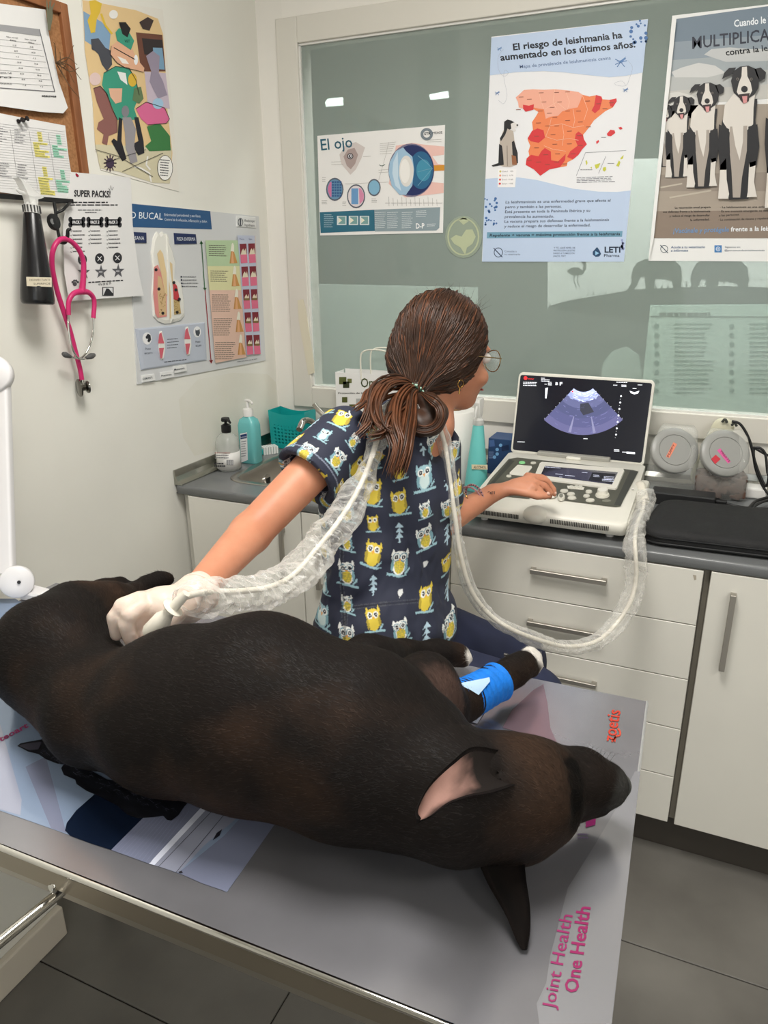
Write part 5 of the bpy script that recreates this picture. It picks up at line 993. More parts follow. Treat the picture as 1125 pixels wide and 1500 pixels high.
# ------------------------------------------------------------------ portable ultrasound machine
m_us = M('ultrasound_white', (222, 219, 208), 0.35); m_usg = M('deck_grey', (120, 120, 108), 0.5); m_usd = M('deck_dark', (92, 94, 88), 0.5)
us = empty('ultrasound_machine', (1.09, -0.36, CZ), 'open white portable ultrasound machine with lit screen on the grey worktop', 'ultrasound')
ux0, ux1, uyf, uyb, uzf, uzb = 0.908, 1.278, -0.575, -0.165, 0.897, 0.932
dn = np.cross([1, 0, 0], [0, uyb-uyf, uzb-uzf]); dn /= np.linalg.norm(dn)
def dk_(x, y, off=0.0): return np.array([x, y, uzf+(uzb-uzf)*(y-uyf)/(uyb-uyf)])+dn*off
prof = [(uyf+0.004, uzf-0.032), (uyf-0.004, uzf-0.022), (uyf-0.006, uzf-0.008), (uyf-0.001, uzf-0.001), (uyf+0.01, uzf+0.001), (uyb, uzb), (uyb+0.012, uzb-0.004), (uyb+0.014, uzb-0.02), (uyb+0.01, uzf-0.034)]
def sect(x, s_): 
    cy_, cz_ = -0.37, 0.893
    return [(x, cy_+(y-cy_)*s_, cz_+(z-cz_)*(s_ if s_ < 1 else 1)) for y, z in prof]
loft('deck_body', [sect(ux0-0.008, 0.955), sect(ux0-0.003, 0.985), sect(ux0+0.006, 1.0), sect(ux1-0.006, 1.0), sect(ux1+0.003, 0.985), sect(ux1+0.008, 0.955)], m_us, us, auto=50)
for x in (ux0+0.03, ux1-0.03):
    for y in (uyf+0.04, uyb-0.02): lathe('foot', [(0.009, 0), (0.009, 0.022)], (x, y, CZ+0.0003), m_white, us, n=16)
D = PSheet(dk_(0, uyf), dn, us, 0.0022); D.crop(660, 520, 3.516)
D.poly('deck_plate', [(300, 535), (345, 528), (940, 592), (968, 600), (940, 640), (876, 778), (850, 782), (560, 745), (540, 712), (420, 700), (405, 740), (215, 720), (165, 700), (205, 640)], m_usg, 0)
D.poly('deck_plate', [(925, 596), (966, 602), (875, 776), (842, 772)], m_usd, 1); D.poly('deck_plate', [(305, 540), (330, 545), (215, 672), (180, 690)], m_usd, 1)
D.flush()
def raised(name, pts, mat, h, parent=us, base=0.0026, S=D, inset=0.0):
    ox, oy, sc_ = S.k; b0 = S.base; S.base = base; A = [S.P(p) for p in pts]; S.base = b0; B = [a+S.nn*h for a in A]; n = len(A); c = np.mean(B, 0); B = [c+(b-c)*(1-inset) for b in B]
    return mk(name, list(A)+list(B), [tuple(range(n)), tuple(n+i for i in range(n))[::-1]]+[(i, (i+1) % n, n+(i+1) % n, n+i) for i in range(n)], mat, parent)
raised('touch_panel', [(470, 556), (890, 592), (896, 602), (858, 690), (848, 696), (436, 640), (430, 628), (458, 562)], m_us, 0.004, inset=0.01)
D.base = 0.0070; D.poly('touch_screen', [(486, 571), (862, 604), (832, 667), (464, 618)], M('touch_glass', (44, 44, 54), 0.1), 0)
m_glow = M('screen_glyph', (200, 205, 225), 0.4, emit=0.5)
D.poly('touch_screen', [(730, 604), (852, 612), (830, 662), (712, 644)], (24, 24, 30), 1)
for (x0, y0, x1, n_) in ((486, 576, 570, 1), (540, 612, 580, 1), (590, 620, 650, 1), (676, 604, 706, 1), (735, 618, 770, 2), (790, 625, 850, 3), (780, 640, 840, 2), (560, 628, 580, 1)): D.greek('touch_glyphs', x0, y0, x1, n_, 7, 2.5, m_glow, 0.08, 2)
D.flush()
D.base = 0.0026
raised('left_keypad', [(345, 568), (418, 574), (420, 582), (386, 625), (304, 616), (304, 608)], m_us, 0.002, inset=0.02)
m_key = M('key_cream', (206, 203, 190), 0.4)
def key(x, y, rx, ry, h=0.003, mat=m_key, name='key'): return raised(name, [(x+rx*math.cos(a), y+ry*math.sin(a)) for a in np.linspace(0, 2*math.pi, 18, endpoint=False)], mat, h, inset=0.12)
m_kg = M('key_green', (126, 190, 130), 0.4, emit=0.3)
key(368, 556, 17, 6, mat=m_kg); key(426, 558, 15, 5); key(300, 626, 14, 5)
for x, y, rx in ((585, 702, 22), (620, 718, 22), (625, 738, 24), (700, 728, 18), (712, 706, 18), (719, 750, 24), (460, 682, 16), (423, 696, 15)): key(x, y, rx, 8)
for x in (622, 648, 668): key(x, 683, 13, 8)
raised('menu_keys_base', [(600, 676), (690, 684), (684, 696), (604, 688)], m_us, 0.0015)
key(570, 735, 20, 18, 0.004); key(569, 732, 11, 10, 0.005, m_usg); key(782, 722, 38, 18, 0.004); key(782, 714, 30, 14, 0.012, m_us, 'gain_knob'); key(804, 752, 24, 6, 0.002, m_usg)
tb = D.P((512, 728)); lathe('trackball_ring', [(0.016, 0.001), (0.015, 0.004), (0.011, 0.004)], tb, m_us, us, axis=dn, n=28, auto=None)
sph = [(0.010*math.sin(a), 0.001+0.010*math.cos(a)*0.6) for a in np.linspace(math.pi/2, 0, 6)]; lathe('trackball', [(max(0, a), b) for a, b in sph], tb, m_us, us, axis=dn, n=24)
# rounded palm rest bulge in the middle of the front edge
c0 = on(792, 744, 2, uzf-0.008)
PF = Field((c0[0]-0.045, -0.615, uzf-0.04), (c0[0]+0.045, -0.50, uzf+0.03), 0.0022); PF.ell((c0[0], -0.566, uzf-0.008), (.031, .034, .021), 0.004)
V_, Q_ = PF.mesh(2); mk('palm_rest', V_, Q_, m_us, us, True)
bm = bmesh.new()
for x in list(np.linspace(ux0+0.02, c0[0]-0.04, 28))+list(np.linspace(c0[0]+0.04, ux1-0.03, 34)): bm_box(bm, x-0.0011, x+0.0011, uyf-0.0075, uyf-0.003, uzf-0.020, uzf-0.009)
from_bm('vent_slots', bm, M('slot_dark', (60, 58, 52), 0.7), us, kind='stuff')
box('side_rail', (ux1+0.004, ux1+0.012, uyf+0.03, uyb-0.02, uzf-0.024, uzf-0.004), m_us, us, bev=0.003)
lathe('side_screw', [(0.003, 0), (0.003, 0.001), (0, 0.001)], D.P((939, 692)), m_chrome, us, axis=dn, n=10)
# probe port and connector on the right side
pc = np.array([ux1+0.016, -0.30, 0.893])
box('port_block', (ux1+0.004, ux1+0.03, -0.37, -0.25, CZ+0.014, 0.915), m_us, us, bev=0.008)
# screen
BL, BR, TL, TR = on(751, 662, 1, -0.148), on(939, 685, 1, -0.148), on(759.5, 546, 1, -0.100), on(961, 556, 1, -0.100)
ex = (BR-BL); W_ = np.linalg.norm(ex); ex /= W_; ey = ((TL+TR)/2-(BL+BR)/2); H_ = np.linalg.norm(ey); ey /= H_; ex -= ey*(ex@ey); ex /= np.linalg.norm(ex); sn = np.cross(ex, ey); SO = (BL+BR)/2
if sn[1] > 0: sn = -sn
def S3(x, y, n=0.0): return SO+ex*x+ey*y+sn*n
Wt = np.linalg.norm(TR-TL)
def sloop(e, n, rr_=0.014): return [S3(x*(1+0.0*(y/H_)), y, n) for x, y in roundrect(-Wt/2-e+0.002, Wt/2+e-0.002, -e, H_+e, rr_)]
loft('screen_housing', [sloop(-0.004, -0.020), sloop(0.0, -0.016), sloop(0.001, -0.006), sloop(0.0, -0.001), sloop(-0.003, 0.0), sloop(-0.006, 0.0)], m_us, us, auto=60)
m_scr = M('lit_screen', (30, 31, 38), 0.12, emit=0.35)
D2 = PSheet(SO, sn, us, 0.0006)
mk('display_panel', [S3(x, y, 0.0006) for x, y in roundrect(-Wt/2+0.0075, Wt/2-0.0085, 0.010, H_-0.008, 0.006)], [tuple(range(28))[::1]], m_scr, us)
D2.crop(660, 520, 3.516)
def em(n, c, e=1.0): return M(n, c, 0.4, emit=e)
mw_ = em('glyph_white', (225, 228, 235), 0.8)
fan_c = [(682, 240)]; apex = np.array([684, 120.0])
def arc(rad, a): return (apex[0]+rad*math.sin(a), apex[1]+rad*math.cos(a)*0.98)
A_ = math.radians(43)
rings_ = [(72, 96, (170, 180, 225)), (96, 120, (140, 150, 200)), (120, 160, (88, 92, 130)), (160, 210, (72, 76, 112)), (210, 260, (78, 80, 120)), (260, 298, (90, 90, 130))]
for i, (r0, r1, c) in enumerate(rings_):
    m_ = em('scan_%d' % i, c, 0.75); n = 18
    for k in range(n):
        a, b = -A_+2*A_*k/n, -A_+2*A_*(k+1)/n
        D2.poly('scan_image', [arc(r0, a), arc(r0, b), arc(r1, b), arc(r1, a)], m_, 1)
for k in range(90):
    a = random.uniform(-A_*0.95, A_*0.95); r_ = random.choice((random.uniform(74, 125), random.uniform(120, 290))); dl = random.uniform(6, 22); da = dl/r_
    D2.line('scan_image', [arc(r_, a), arc(r_+random.uniform(-3, 3), a+da if abs(a+da) < A_ else a)], random.uniform(1.2, 4), em('scan_hi' if r_ < 125 else 'scan_lo', (205, 215, 245) if r_ < 125 else (100, 102, 146), 0.8), 2)
for a in (-0.24, 0.20): D2.poly('scan_image', [arc(205, a-0.01), arc(205, a+0.01), arc(292, a+0.02), arc(292, a-0.03)], em('scan_mid', (126, 126, 160), 0.7), 2)
D2.poly('scan_image', [arc(135, -0.12), arc(130, 0.2), arc(185, 0.3), arc(195, 0.0), arc(170, -0.1)], em('scan_dark', (54, 56, 70), 0.5), 2)
D2.disk('maker_glyph', 386, 119, 10, em('glyph_red', (205, 40, 44), 0.8), 2, n=14); D2.text('maker_glyph', 'sonar', (400, 125), (430, 127), 8, em('glyph_red', (205, 40, 44), 0.8), 0.02, 3)
for x0, y0, x1, n_ in ((374, 140, 450, 2), (374, 156, 448, 1), (466, 119, 486, 1), (466, 127, 522, 2), (484, 150, 496, 1), (502, 140, 524, 3), (854, 140, 924, 1), (964, 154, 988, 1), (838, 155, 866, 1), (880, 155, 910, 2), (344, 447, 390, 1), (842, 488, 872, 2), (884, 500, 950, 1), (684, 431, 706, 1), (938, 172, 960, 1)): D2.greek('screen_glyphs', x0, y0, x1, n_, 7, 3.4, mw_, 0.03, 2)
D2.text('screen_glyphs', 'F', (562, 156), (576, 156), 16, mw_, 0.03); D2.text('screen_glyphs', 'B', (540, 154), (553, 155), 14, mw_, 0.03)
D2.poly('screen_glyphs', [(488, 170), (502, 168), (494, 224), (487, 222)], mw_, 2); D2.poly('screen_glyphs', [(922, 184), (946, 192), (972, 184), (966, 198), (946, 203), (928, 196)], mw_, 2)
for y in (212, 245, 278, 312, 345, 378, 410): D2.disk('scale_marks', 878-(y-212)*0.13, y, 5, mw_, 2, n=8)
for y in range(228, 430, 33): D2.disk('scale_marks', 876-(y-212)*0.13, y, 1.6, mw_, 2, n=6)
for s_ in (-1, 1):
    for t in np.linspace(95, 290, 8): p = arc(t, s_*(A_+0.01)); D2.disk('scale_marks', p[0], p[1], 1.6, mw_, 2, n=6)
D2.disk('scale_marks', 628, 188, 4, em('glyph_red', (205, 40, 44), 0.8), 2, n=8); D2.rect('battery_glyph', 906, 498, 950, 508, mw_, 2, slope=0.06)
D2.flush()
hg = [S3(x, -0.004, -0.004) for x in (-0.10, 0.085)]; box('hinge_bar', (SO[0]-0.105, SO[0]+0.10, uyb-0.008, uyb+0.012, uzb-0.002, uzb+0.011), M('hinge_grey', (160, 158, 150), 0.4), us, bev=0.003)
box('hinge_latch', (SO[0]-0.02, SO[0]+0.022, uyb-0.020, uyb-0.004, uzb-0.003, uzb+0.007), m_us, us, bev=0.004)

# ------------------------------------------------------------------ two slanted-lid jars
m_jar = M('jar_plastic', (226, 226, 220), 0.06, alpha=0.22); m_lid = M('jar_lid', (150, 150, 146), 0.35)
def jar(name, px, py, bk, label, filled, tape, c2=None):
    yl = -0.13; L0 = on(px, py, 1, yl); xc = L0[0]
    r = empty(name, (xc, -0.08, CZ), label, 'jar')
    w = 0.068; zt_ = L0[2]+0.075
    def lp(e, z, yf, yb_, rr_=0.02): return [(xc+x, y, z) for x, y in roundrect(-w-e, w+e, yf, yb_, rr_)]
    zc = L0[2]
    loft('jar_body', [lp(-0.006, CZ+0.0006, -0.135, bk-0.006), lp(0, CZ+0.006, -0.145, bk), lp(0, CZ+0.05, -0.150, bk), lp(-0.004, zc-0.045, -0.148, bk), lp(-0.010, zc, -0.122, bk, 0.012), lp(-0.016, zc+0.040, min(-0.088, bk-0.03), bk, 0.012), lp(-0.026, zc+0.055, min(-0.078, bk-0.02), bk-0.004, 0.008)], m_jar, r, auto=None)
    nv = np.array([0.32, -0.80, 0.50]); nv /= np.linalg.norm(nv)
    lathe('lid', [(0.0, -0.012), (0.060, -0.012), (0.064, -0.009), (0.0645, 0.002), (0.062, 0.005), (0.0445, 0.0055), (0.0435, 0.0035), (0.042, 0.0055), (0.0, 0.0055)], L0, m_lid, r, axis=nv, n=48)
    lathe('neck', [(0.055, -0.035), (0.058, -0.012)], L0, m_jar, r, axis=nv, n=32, auto=None)
    ps = PSheet(L0+nv*0.0057, nv, r, 0.0003); ps.crop(900, 580, 5.0); ps.poly('tape_label', tape[0], tape[1], 0)
    if c2: ps.poly('tape_label', c2, (196, 48, 62), 1)
    a, b = tape[3]; ps.text('label_lettering', tape[2], a, b, 15, (80, 34, 40), 0.01, 2); ps.flush()
    if filled:
        rk = random.Random(4); F_ = Field((xc-0.075, -0.152, CZ-0.002), (xc+0.075, -0.01, CZ+0.09), 0.0035)
        F_.cone((xc-0.045, -0.085, CZ+0.034), (xc+0.045, -0.085, CZ+0.034), 0.032, 0.032, 0.02, S=(1, 1.7, 1))
        for k in range(150):
            side = rk.random(); x = xc+rk.uniform(-0.062, 0.062); y = -0.140 if side < 0.55 else rk.uniform(-0.14, -0.03); z = CZ+rk.uniform(0.008, 0.062) if side < 0.55 else CZ+0.064+rk.uniform(-0.004, 0.004)
            F_.ell((x, y, z), (0.0075, 0.0055, 0.0065), 0.002)
        V, Q = F_.mesh(1); V[:, 1] = np.maximum(V[:, 1], -0.1435); V[:, 2] = np.maximum(V[:, 2], CZ+0.0025); V[:, 0] = np.clip(V[:, 0], xc-0.065, xc+0.065); V[:, 1] = np.minimum(V[:, 1], bk-0.004)
        mk('kibble', V, Q, M('kibble_brown', (92, 66, 54), 0.8, c2=(66, 46, 38), nscale=60), r, True, kind='stuff')
    return r
jar('storage_jar', 988, 660, -0.034, 'empty clear square jar with slanted round grey lid, nearest the screen', False, ([(432, 340), (460, 352), (404, 455), (378, 444)], (230, 138, 110), 'PUPPY', [(398, 448), (444, 356)]))
jar('storage_jar', 1062, 664, -0.070, 'clear square jar of brown kibble with slanted grey lid and pink tape', True, ([(752, 398), (776, 384), (852, 482), (832, 494)], (224, 92, 158), 'TREATS', [(772, 404), (838, 486)]), c2=[(708, 462), (742, 430), (778, 462), (738, 500)])
# cream pouch with metal clips behind the kibble jar
q = on(1050, 640, 1, -0.03)
F_ = Field((q[0]-0.08, -0.075, CZ-0.03), (q[0]+0.08, -0.02, q[2]+0.07), 0.0035)
F_.cone((q[0]-0.01, -0.050, CZ+0.04), (q[0]+0.012, -0.050, q[2]+0.03), 0.045, 0.030, 0.004, S=(1, 0.38, 1))
V, Q = F_.mesh(2); V[:, 2] = np.maximum(V[:, 2], CZ+0.001)
pch = mk('pouch', V, Q, M('cream_pouch', (206, 202, 178), 0.5, bump=0.3, bscale=60), None, True, label='cream coloured pouch with dark clips standing behind the kibble jar', cat='pouch')
for x, y in ((1061, 617), (1075, 622), (1047, 638), (1059, 640)): tube('clip', [on(x-3, y+1, 1, -0.066), on(x+1, y-3, 1, -0.07), on(x+4, y+2, 1, -0.066)], 0.0035, M('clip_dark', (70, 72, 66), 0.4), pch, seg=8)
# power adapter and black bars, cables, case, blue-white packet
a0, a1, a2, a3 = on(938, 700, 2, 0.895), on(1046, 722, 2, 0.895), on(1052, 709, 2, 0.895), on(944, 694, 2, 0.895)
r = empty('power_adapter', (1.38, -0.22, CZ), 'long black power adapter lying on the worktop in front of the jars', 'adapter')
yb0 = -0.20; xA, xB = 1.315, on(1050, 715, 1, -0.22)[0]
box('adapter_body', (xA, xB, -0.245, -0.185, CZ+0.0005, CZ+0.034), M('adapter_black', (34, 34, 35), 0.45), r, bev=0.004)
box('adapter_plug', (xB, xB+0.03, -0.222, -0.206, CZ+0.008, CZ+0.022), m_black, r, bev=0.003)
def cable(name, pts, rr_, label, mat=m_black, seg=60, cat='cable', **kw): return tube(name, pts, rr_, mat, None, seg=seg, n=8, label=label, cat=cat, **kw)
cable('power_cable', [(xB+0.02, -0.214, CZ+0.015), (xB+0.07, -0.225, CZ+0.012), (xB+0.13, -0.20, CZ+0.008), (xB+0.2, -0.17, CZ+0.008), (xB+0.3, -0.17, CZ+0.006)], 0.004, 'black power cable running right from the black adapter')
cable('loose_cable', [on(1072, 617, 1, -0.09), on(1085, 622, 1, -0.09), on(1098, 645, 1, -0.09), on(1107, 680, 1, -0.09), on(1121, 712, 1, -0.10), on(1126, 700, 1, -0.10), on(1124, 690, 1, -0.09), on(1121, 665, 1, -0.08), on(1112, 656, 1, -0.08), on(1104, 660, 1, -0.08), on(1108, 690, 1, -0.09), on(1124, 722, 1, -0.10), on(1150, 740, 1, -0.12)], 0.0036, 'tangled black cable hanging in loops at the right of the kibble jar')
cable('loose_cable', [on(1103, 655, 1, -0.06), on(1128, 668, 1, -0.06), on(1160, 672, 1, -0.07)], 0.0034, 'thin black cable crossing the wall at the right edge above the worktop', seg=16)
cable('coiled_cable', [on(1097, 744, 2, 0.852), on(1108, 734, 2, 0.855), on(1130, 728, 2, 0.86), on(1150, 730, 2, 0.86), on(1135, 744, 2, 0.852), on(1110, 750, 2, 0.852), on(1105, 742, 2, 0.862), on(1125, 733, 2, 0.865), on(1150, 738, 2, 0.856)], 0.004, 'black coiled cable behind the zip case at the right edge')
q = on(1100, 700, 2, CZ); box('white_block', (1.52, 1.60, -0.10, -0.045, CZ+0.0005, CZ+0.03), m_white, None, bev=0.005, label='white plastic block behind the black cables at the right edge', cat='plastic block')
P4 = [on(x, y, 2, CZ) for x, y in ((1012, 729), (1020, 728), (1058, 741), (1015, 742))]
pk = mk('packet', P4+[p+np.array([0, 0, 0.006]) for p in P4], [(0, 1, 2, 3), (7, 6, 5, 4), (0, 4, 5, 1), (1, 5, 6, 2), (2, 6, 7, 3), (3, 7, 4, 0)], m_white, None, label='small white packet with a blue corner behind the black case', cat='packet')
mk('blue_corner', [p+np.array([0, 0, 0.0066]) for p in (on(1011, 730, 2, CZ), on(1020, 728.5, 2, CZ), on(1021, 733, 2, CZ), on(1013, 735, 2, CZ))], [(0, 1, 2, 3)], flat((40, 110, 180)), pk)
# black zip case
r = empty('zip_case', (1.50, -0.42, CZ), 'black padded fabric zip case lying on the worktop at the right edge', 'case')
m_cs = M('case_fabric', (26, 26, 27), 0.75, bump=0.5, bscale=90, bdist=0.003, noise=0.12, nscale=25)
out_ = [on(x, y, 2, CZ+0.03) for x, y in ((962, 772), (955, 782), (966, 792), (1060, 812), (1130, 824))]
cx0_, cx1_, cy0_, cy1_ = 1.33, 1.66, -0.56, -0.29
def cl(e, z, rr_=0.045):
    P = []
    for x, y in roundrect(cx0_-e, cx1_+e, cy0_-e, cy1_+e, rr_, 10): P.append((x+0.02*(y-cy0_)*0, y+(-0.02 if False else 0)+0.0*x, z+0.004*math.sin(x*30)+0.003*math.sin(y*40)))
    return P
def cl2(e, z, rr_=0.05): return [(x+0.10*(y+0.42), y+0.04*(x-1.5), z+(0.003*math.sin(x*34+1)+0.003*math.sin(y*41) if z > CZ+0.012 else 0)) for x, y in roundrect(cx0_-e, cx1_+e, cy0_-e, cy1_+e, rr_, 12)]
loft('case_body', [cl2(-0.008, CZ+0.0006), cl2(0.0, CZ+0.006), cl2(0.001, CZ+0.018), cl2(-0.001, CZ+0.030), cl2(-0.006, CZ+0.038), cl2(-0.02, CZ+0.043), cl2(-0.06, CZ+0.046, 0.02), cl2(-0.1, CZ+0.0465, 0.01)], m_cs, r, auto=None)
zl = cl2(0.0022, CZ+0.023); tube('zip', zl+[zl[0]], 0.0024, M('zip_black', (16, 16, 17), 0.4), r, n=6); zl = cl2(0.0012, CZ+0.010); tube('piping', zl+[zl[0]], 0.0022, M('piping_black', (36, 36, 37), 0.5), r, n=6)
q = on(950, 778, 2, CZ+0.026); box('zip_pull', (q[0]-0.004, q[0]+0.012, q[1]-0.004, q[1]+0.006, CZ+0.020, CZ+0.028), m_black, r, bev=0.002)

# ================================================================== EXAMINATION TABLE
ZT = 0.85
TC = {'fl': (0.228, -1.257), 'fr': (1.399, -1.226), 'nr': (1.418, -1.813), 'nl': (0.215, -1.832)}
tb_ = empty('examination_table', (0.82, -1.53, 0.0), 'stainless steel examination table with a printed top, under the black dog', 'table')
m_tab = M('table_steel', (162, 161, 167), 0.2, 0.72, bump=0.02, bscale=90, noise=0.07, nscale=5)
m_apron = M('apron_steel', (158, 150, 136), 0.3, 0.95, bump=0.05, bscale=80, stretch=(1, 20, 20))
def quad_slab(name, pts, z0, z1, mat, bev=0.0, **kw):
    bm = bmesh.new(); b = [bm.verts.new((x, y, z0)) for x, y in pts]; t = [bm.verts.new((x, y, z1)) for x, y in pts]; n = len(pts)
    bm.faces.new(t); bm.faces.new(b[::-1])
    for i in range(n): bm.faces.new((b[i], b[(i+1) % n], t[(i+1) % n], t[i]))
    bmesh.ops.recalc_face_normals(bm, faces=bm.faces)
    if bev: bmesh.ops.bevel(bm, geom=list(bm.edges), offset=bev, segments=2, affect='EDGES', profile=0.5)
    return from_bm(name, bm, mat, tb_, **kw)
TQ = [TC['nl'], TC['nr'], TC['fr'], TC['fl']]
quad_slab('tabletop', TQ, ZT-0.004, ZT, m_tab, 0.0008)
def lerp2(a, b, t): return (a[0]+(b[0]-a[0])*t, a[1]+(b[1]-a[1])*t)
def side_strip(name, a, b, z0, z1, th, mat, inset=0.0):
    a, b = np.array(a), np.array(b); d = (b-a)/np.linalg.norm(b-a); n = np.array([-d[1], d[0]]); a = a+n*inset; b = b+n*inset
    return quad_slab(name, [tuple(a), tuple(b), tuple(b+n*th), tuple(a+n*th)], z0, z1, mat, 0.0006)
side_strip('apron', TC['nl'], TC['nr'], ZT-0.036, ZT-0.003, 0.002, m_apron, 0.0015); side_strip('apron', TC['nr'], TC['fr'], ZT-0.036, ZT-0.003, 0.002, m_apron, 0.0015)
side_strip('apron', TC['fr'], TC['fl'], ZT-0.036, ZT-0.003, 0.002, m_apron, 0.0015); side_strip('apron', TC['fl'], TC['nl'], ZT-0.036, ZT-0.003, 0.002, m_apron, 0.0015)
tube('rolled_edge', [(TC['nl'][0], TC['nl'][1]+0.001, ZT-0.003), (TC['nr'][0], TC['nr'][1]+0.001, ZT-0.003)], 0.004, m_chrome, tb_, n=12)
tube('rolled_edge', [(TC['nr'][0]-0.001, TC['nr'][1], ZT-0.0025), (TC['fr'][0]-0.001, TC['fr'][1], ZT-0.0025)], 0.0028, M('edge_pale', (196, 196, 196), 0.3, 0.6), tb_, n=10)
side_strip('frame_rail', TC['nl'], TC['nr'], ZT-0.060, ZT-0.038, 0.022, m_steel, 0.012); side_strip('frame_rail', TC['fr'], TC['fl'], ZT-0.060, ZT-0.038, 0.022, m_steel, 0.03); side_strip('frame_rail', TC['fl'], TC['nl'], ZT-0.060, ZT-0.038, 0.022, m_steel, 0.012); side_strip('frame_rail', TC['nr'], TC['fr'], ZT-0.060, ZT-0.038, 0.022, m_steel, 0.05)
for x, y in ((0.255, -1.79), (1.34, -1.775), (1.33, -1.275), (0.265, -1.285)): box('leg', (x-0.014, x+0.014, y-0.014, y+0.014, 0.006, ZT-0.06), m_steel, tb_, bev=0.003); lathe('foot', [(0.012, 0.0), (0.016, 0.002), (0.016, 0.008), (0.008, 0.012)], (x, y, 0.0003), m_black, tb_, n=16)
p0_, p1_ = on(78, 1312, 2, 0.803), on(-30, 1404, 2, 0.803)
tube('side_bar', [p0_+np.array([0.004, 0.01, 0]), p1_], 0.0065, m_chrome, tb_, n=14)
lathe('screw', [(0.006, 0.0), (0.006, 0.002), (0.003, 0.0035), (0, 0.0035)], on(78, 1301, 1, TC['nl'][1]+0.001), m_chrome, tb_, axis=(0, -1, 0), n=16)
# prints on the table top
T = PSheet((0, 0, ZT), (0, 0, 1), tb_, 0.0004); T.crop(0, 1000, 2.6786)
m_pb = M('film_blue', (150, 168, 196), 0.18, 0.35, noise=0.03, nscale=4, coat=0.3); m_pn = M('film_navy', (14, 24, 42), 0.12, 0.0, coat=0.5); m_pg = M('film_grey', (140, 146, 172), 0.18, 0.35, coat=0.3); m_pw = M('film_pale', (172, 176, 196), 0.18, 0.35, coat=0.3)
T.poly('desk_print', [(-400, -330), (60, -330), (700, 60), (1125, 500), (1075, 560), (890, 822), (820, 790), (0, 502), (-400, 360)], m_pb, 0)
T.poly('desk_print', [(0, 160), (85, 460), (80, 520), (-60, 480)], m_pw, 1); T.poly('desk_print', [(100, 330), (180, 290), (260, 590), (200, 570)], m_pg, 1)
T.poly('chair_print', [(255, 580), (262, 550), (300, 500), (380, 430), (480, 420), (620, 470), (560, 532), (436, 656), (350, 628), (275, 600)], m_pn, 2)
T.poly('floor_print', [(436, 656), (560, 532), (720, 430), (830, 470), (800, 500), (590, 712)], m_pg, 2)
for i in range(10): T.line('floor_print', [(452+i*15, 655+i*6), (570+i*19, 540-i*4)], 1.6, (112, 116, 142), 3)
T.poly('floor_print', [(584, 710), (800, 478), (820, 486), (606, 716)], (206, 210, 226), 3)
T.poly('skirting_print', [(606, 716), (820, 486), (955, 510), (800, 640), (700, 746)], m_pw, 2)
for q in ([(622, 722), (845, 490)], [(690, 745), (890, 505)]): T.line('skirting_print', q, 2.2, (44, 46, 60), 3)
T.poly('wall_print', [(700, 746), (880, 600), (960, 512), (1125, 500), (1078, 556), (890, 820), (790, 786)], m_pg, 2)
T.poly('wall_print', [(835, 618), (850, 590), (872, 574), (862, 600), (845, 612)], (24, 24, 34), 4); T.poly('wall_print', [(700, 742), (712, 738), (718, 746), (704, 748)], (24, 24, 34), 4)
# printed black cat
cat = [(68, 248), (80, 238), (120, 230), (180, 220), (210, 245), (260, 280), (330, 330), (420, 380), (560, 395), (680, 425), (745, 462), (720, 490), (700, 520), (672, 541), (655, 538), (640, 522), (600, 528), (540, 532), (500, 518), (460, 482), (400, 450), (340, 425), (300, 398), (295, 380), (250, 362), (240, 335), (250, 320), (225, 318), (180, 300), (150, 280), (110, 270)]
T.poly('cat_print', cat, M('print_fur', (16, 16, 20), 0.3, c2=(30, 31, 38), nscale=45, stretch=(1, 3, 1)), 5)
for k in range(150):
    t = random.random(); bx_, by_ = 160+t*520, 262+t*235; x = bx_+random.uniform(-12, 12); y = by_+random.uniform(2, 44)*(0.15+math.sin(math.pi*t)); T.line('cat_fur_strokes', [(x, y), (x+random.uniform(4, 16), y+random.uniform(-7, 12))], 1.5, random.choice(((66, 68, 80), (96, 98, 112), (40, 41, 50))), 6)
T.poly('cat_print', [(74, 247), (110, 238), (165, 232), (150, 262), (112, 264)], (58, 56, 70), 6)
T.crop(0, 820, 2.6786); MG = (150, 20, 92)
T.text('print_lettering', 'steoart', (-14, 722), (112, 655), 19, MG, 0.025, 3)
T.crop(0, 0, 1.0)
T.text('print_lettering', 'Joint Health', (812, 1479), (839, 1341), 19, (140, 26, 90), 0.006, 3); T.text('print_lettering', 'One Health', (846, 1455), (865, 1329), 20, (138, 16, 84), 0.02, 3)
T.text('print_lettering', 'zoetis', (901, 1087), (909, 1041), 19, (190, 56, 38), 0.012, 3); T.line('print_lettering', list(spline([(896, 1086, 0), (899, 1083, 0), (903, 1078, 0), (908, 1077, 0), (908, 1071, 0), (905, 1067, 0)], 12)[:, :2]), 2.6, (206, 74, 50), 3)
T.poly('print_lettering', [(858, 1196), (874, 1190), (872, 1208), (858, 1212)], (170, 24, 120), 3); T.greek('print_lettering', 846, 1222, 864, 2, 5, 2, (90, 70, 110), 0, 3)
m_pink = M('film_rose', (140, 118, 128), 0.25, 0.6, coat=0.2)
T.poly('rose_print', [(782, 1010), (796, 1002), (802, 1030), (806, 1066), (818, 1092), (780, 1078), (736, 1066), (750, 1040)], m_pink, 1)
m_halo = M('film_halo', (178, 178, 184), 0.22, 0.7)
T.poly('pale_print', [(832, 1300), (870, 1240), (905, 1180), (930, 1130), (938, 1130), (896, 1500), (790, 1500), (786, 1470), (800, 1440), (806, 1400)], m_halo, 0)
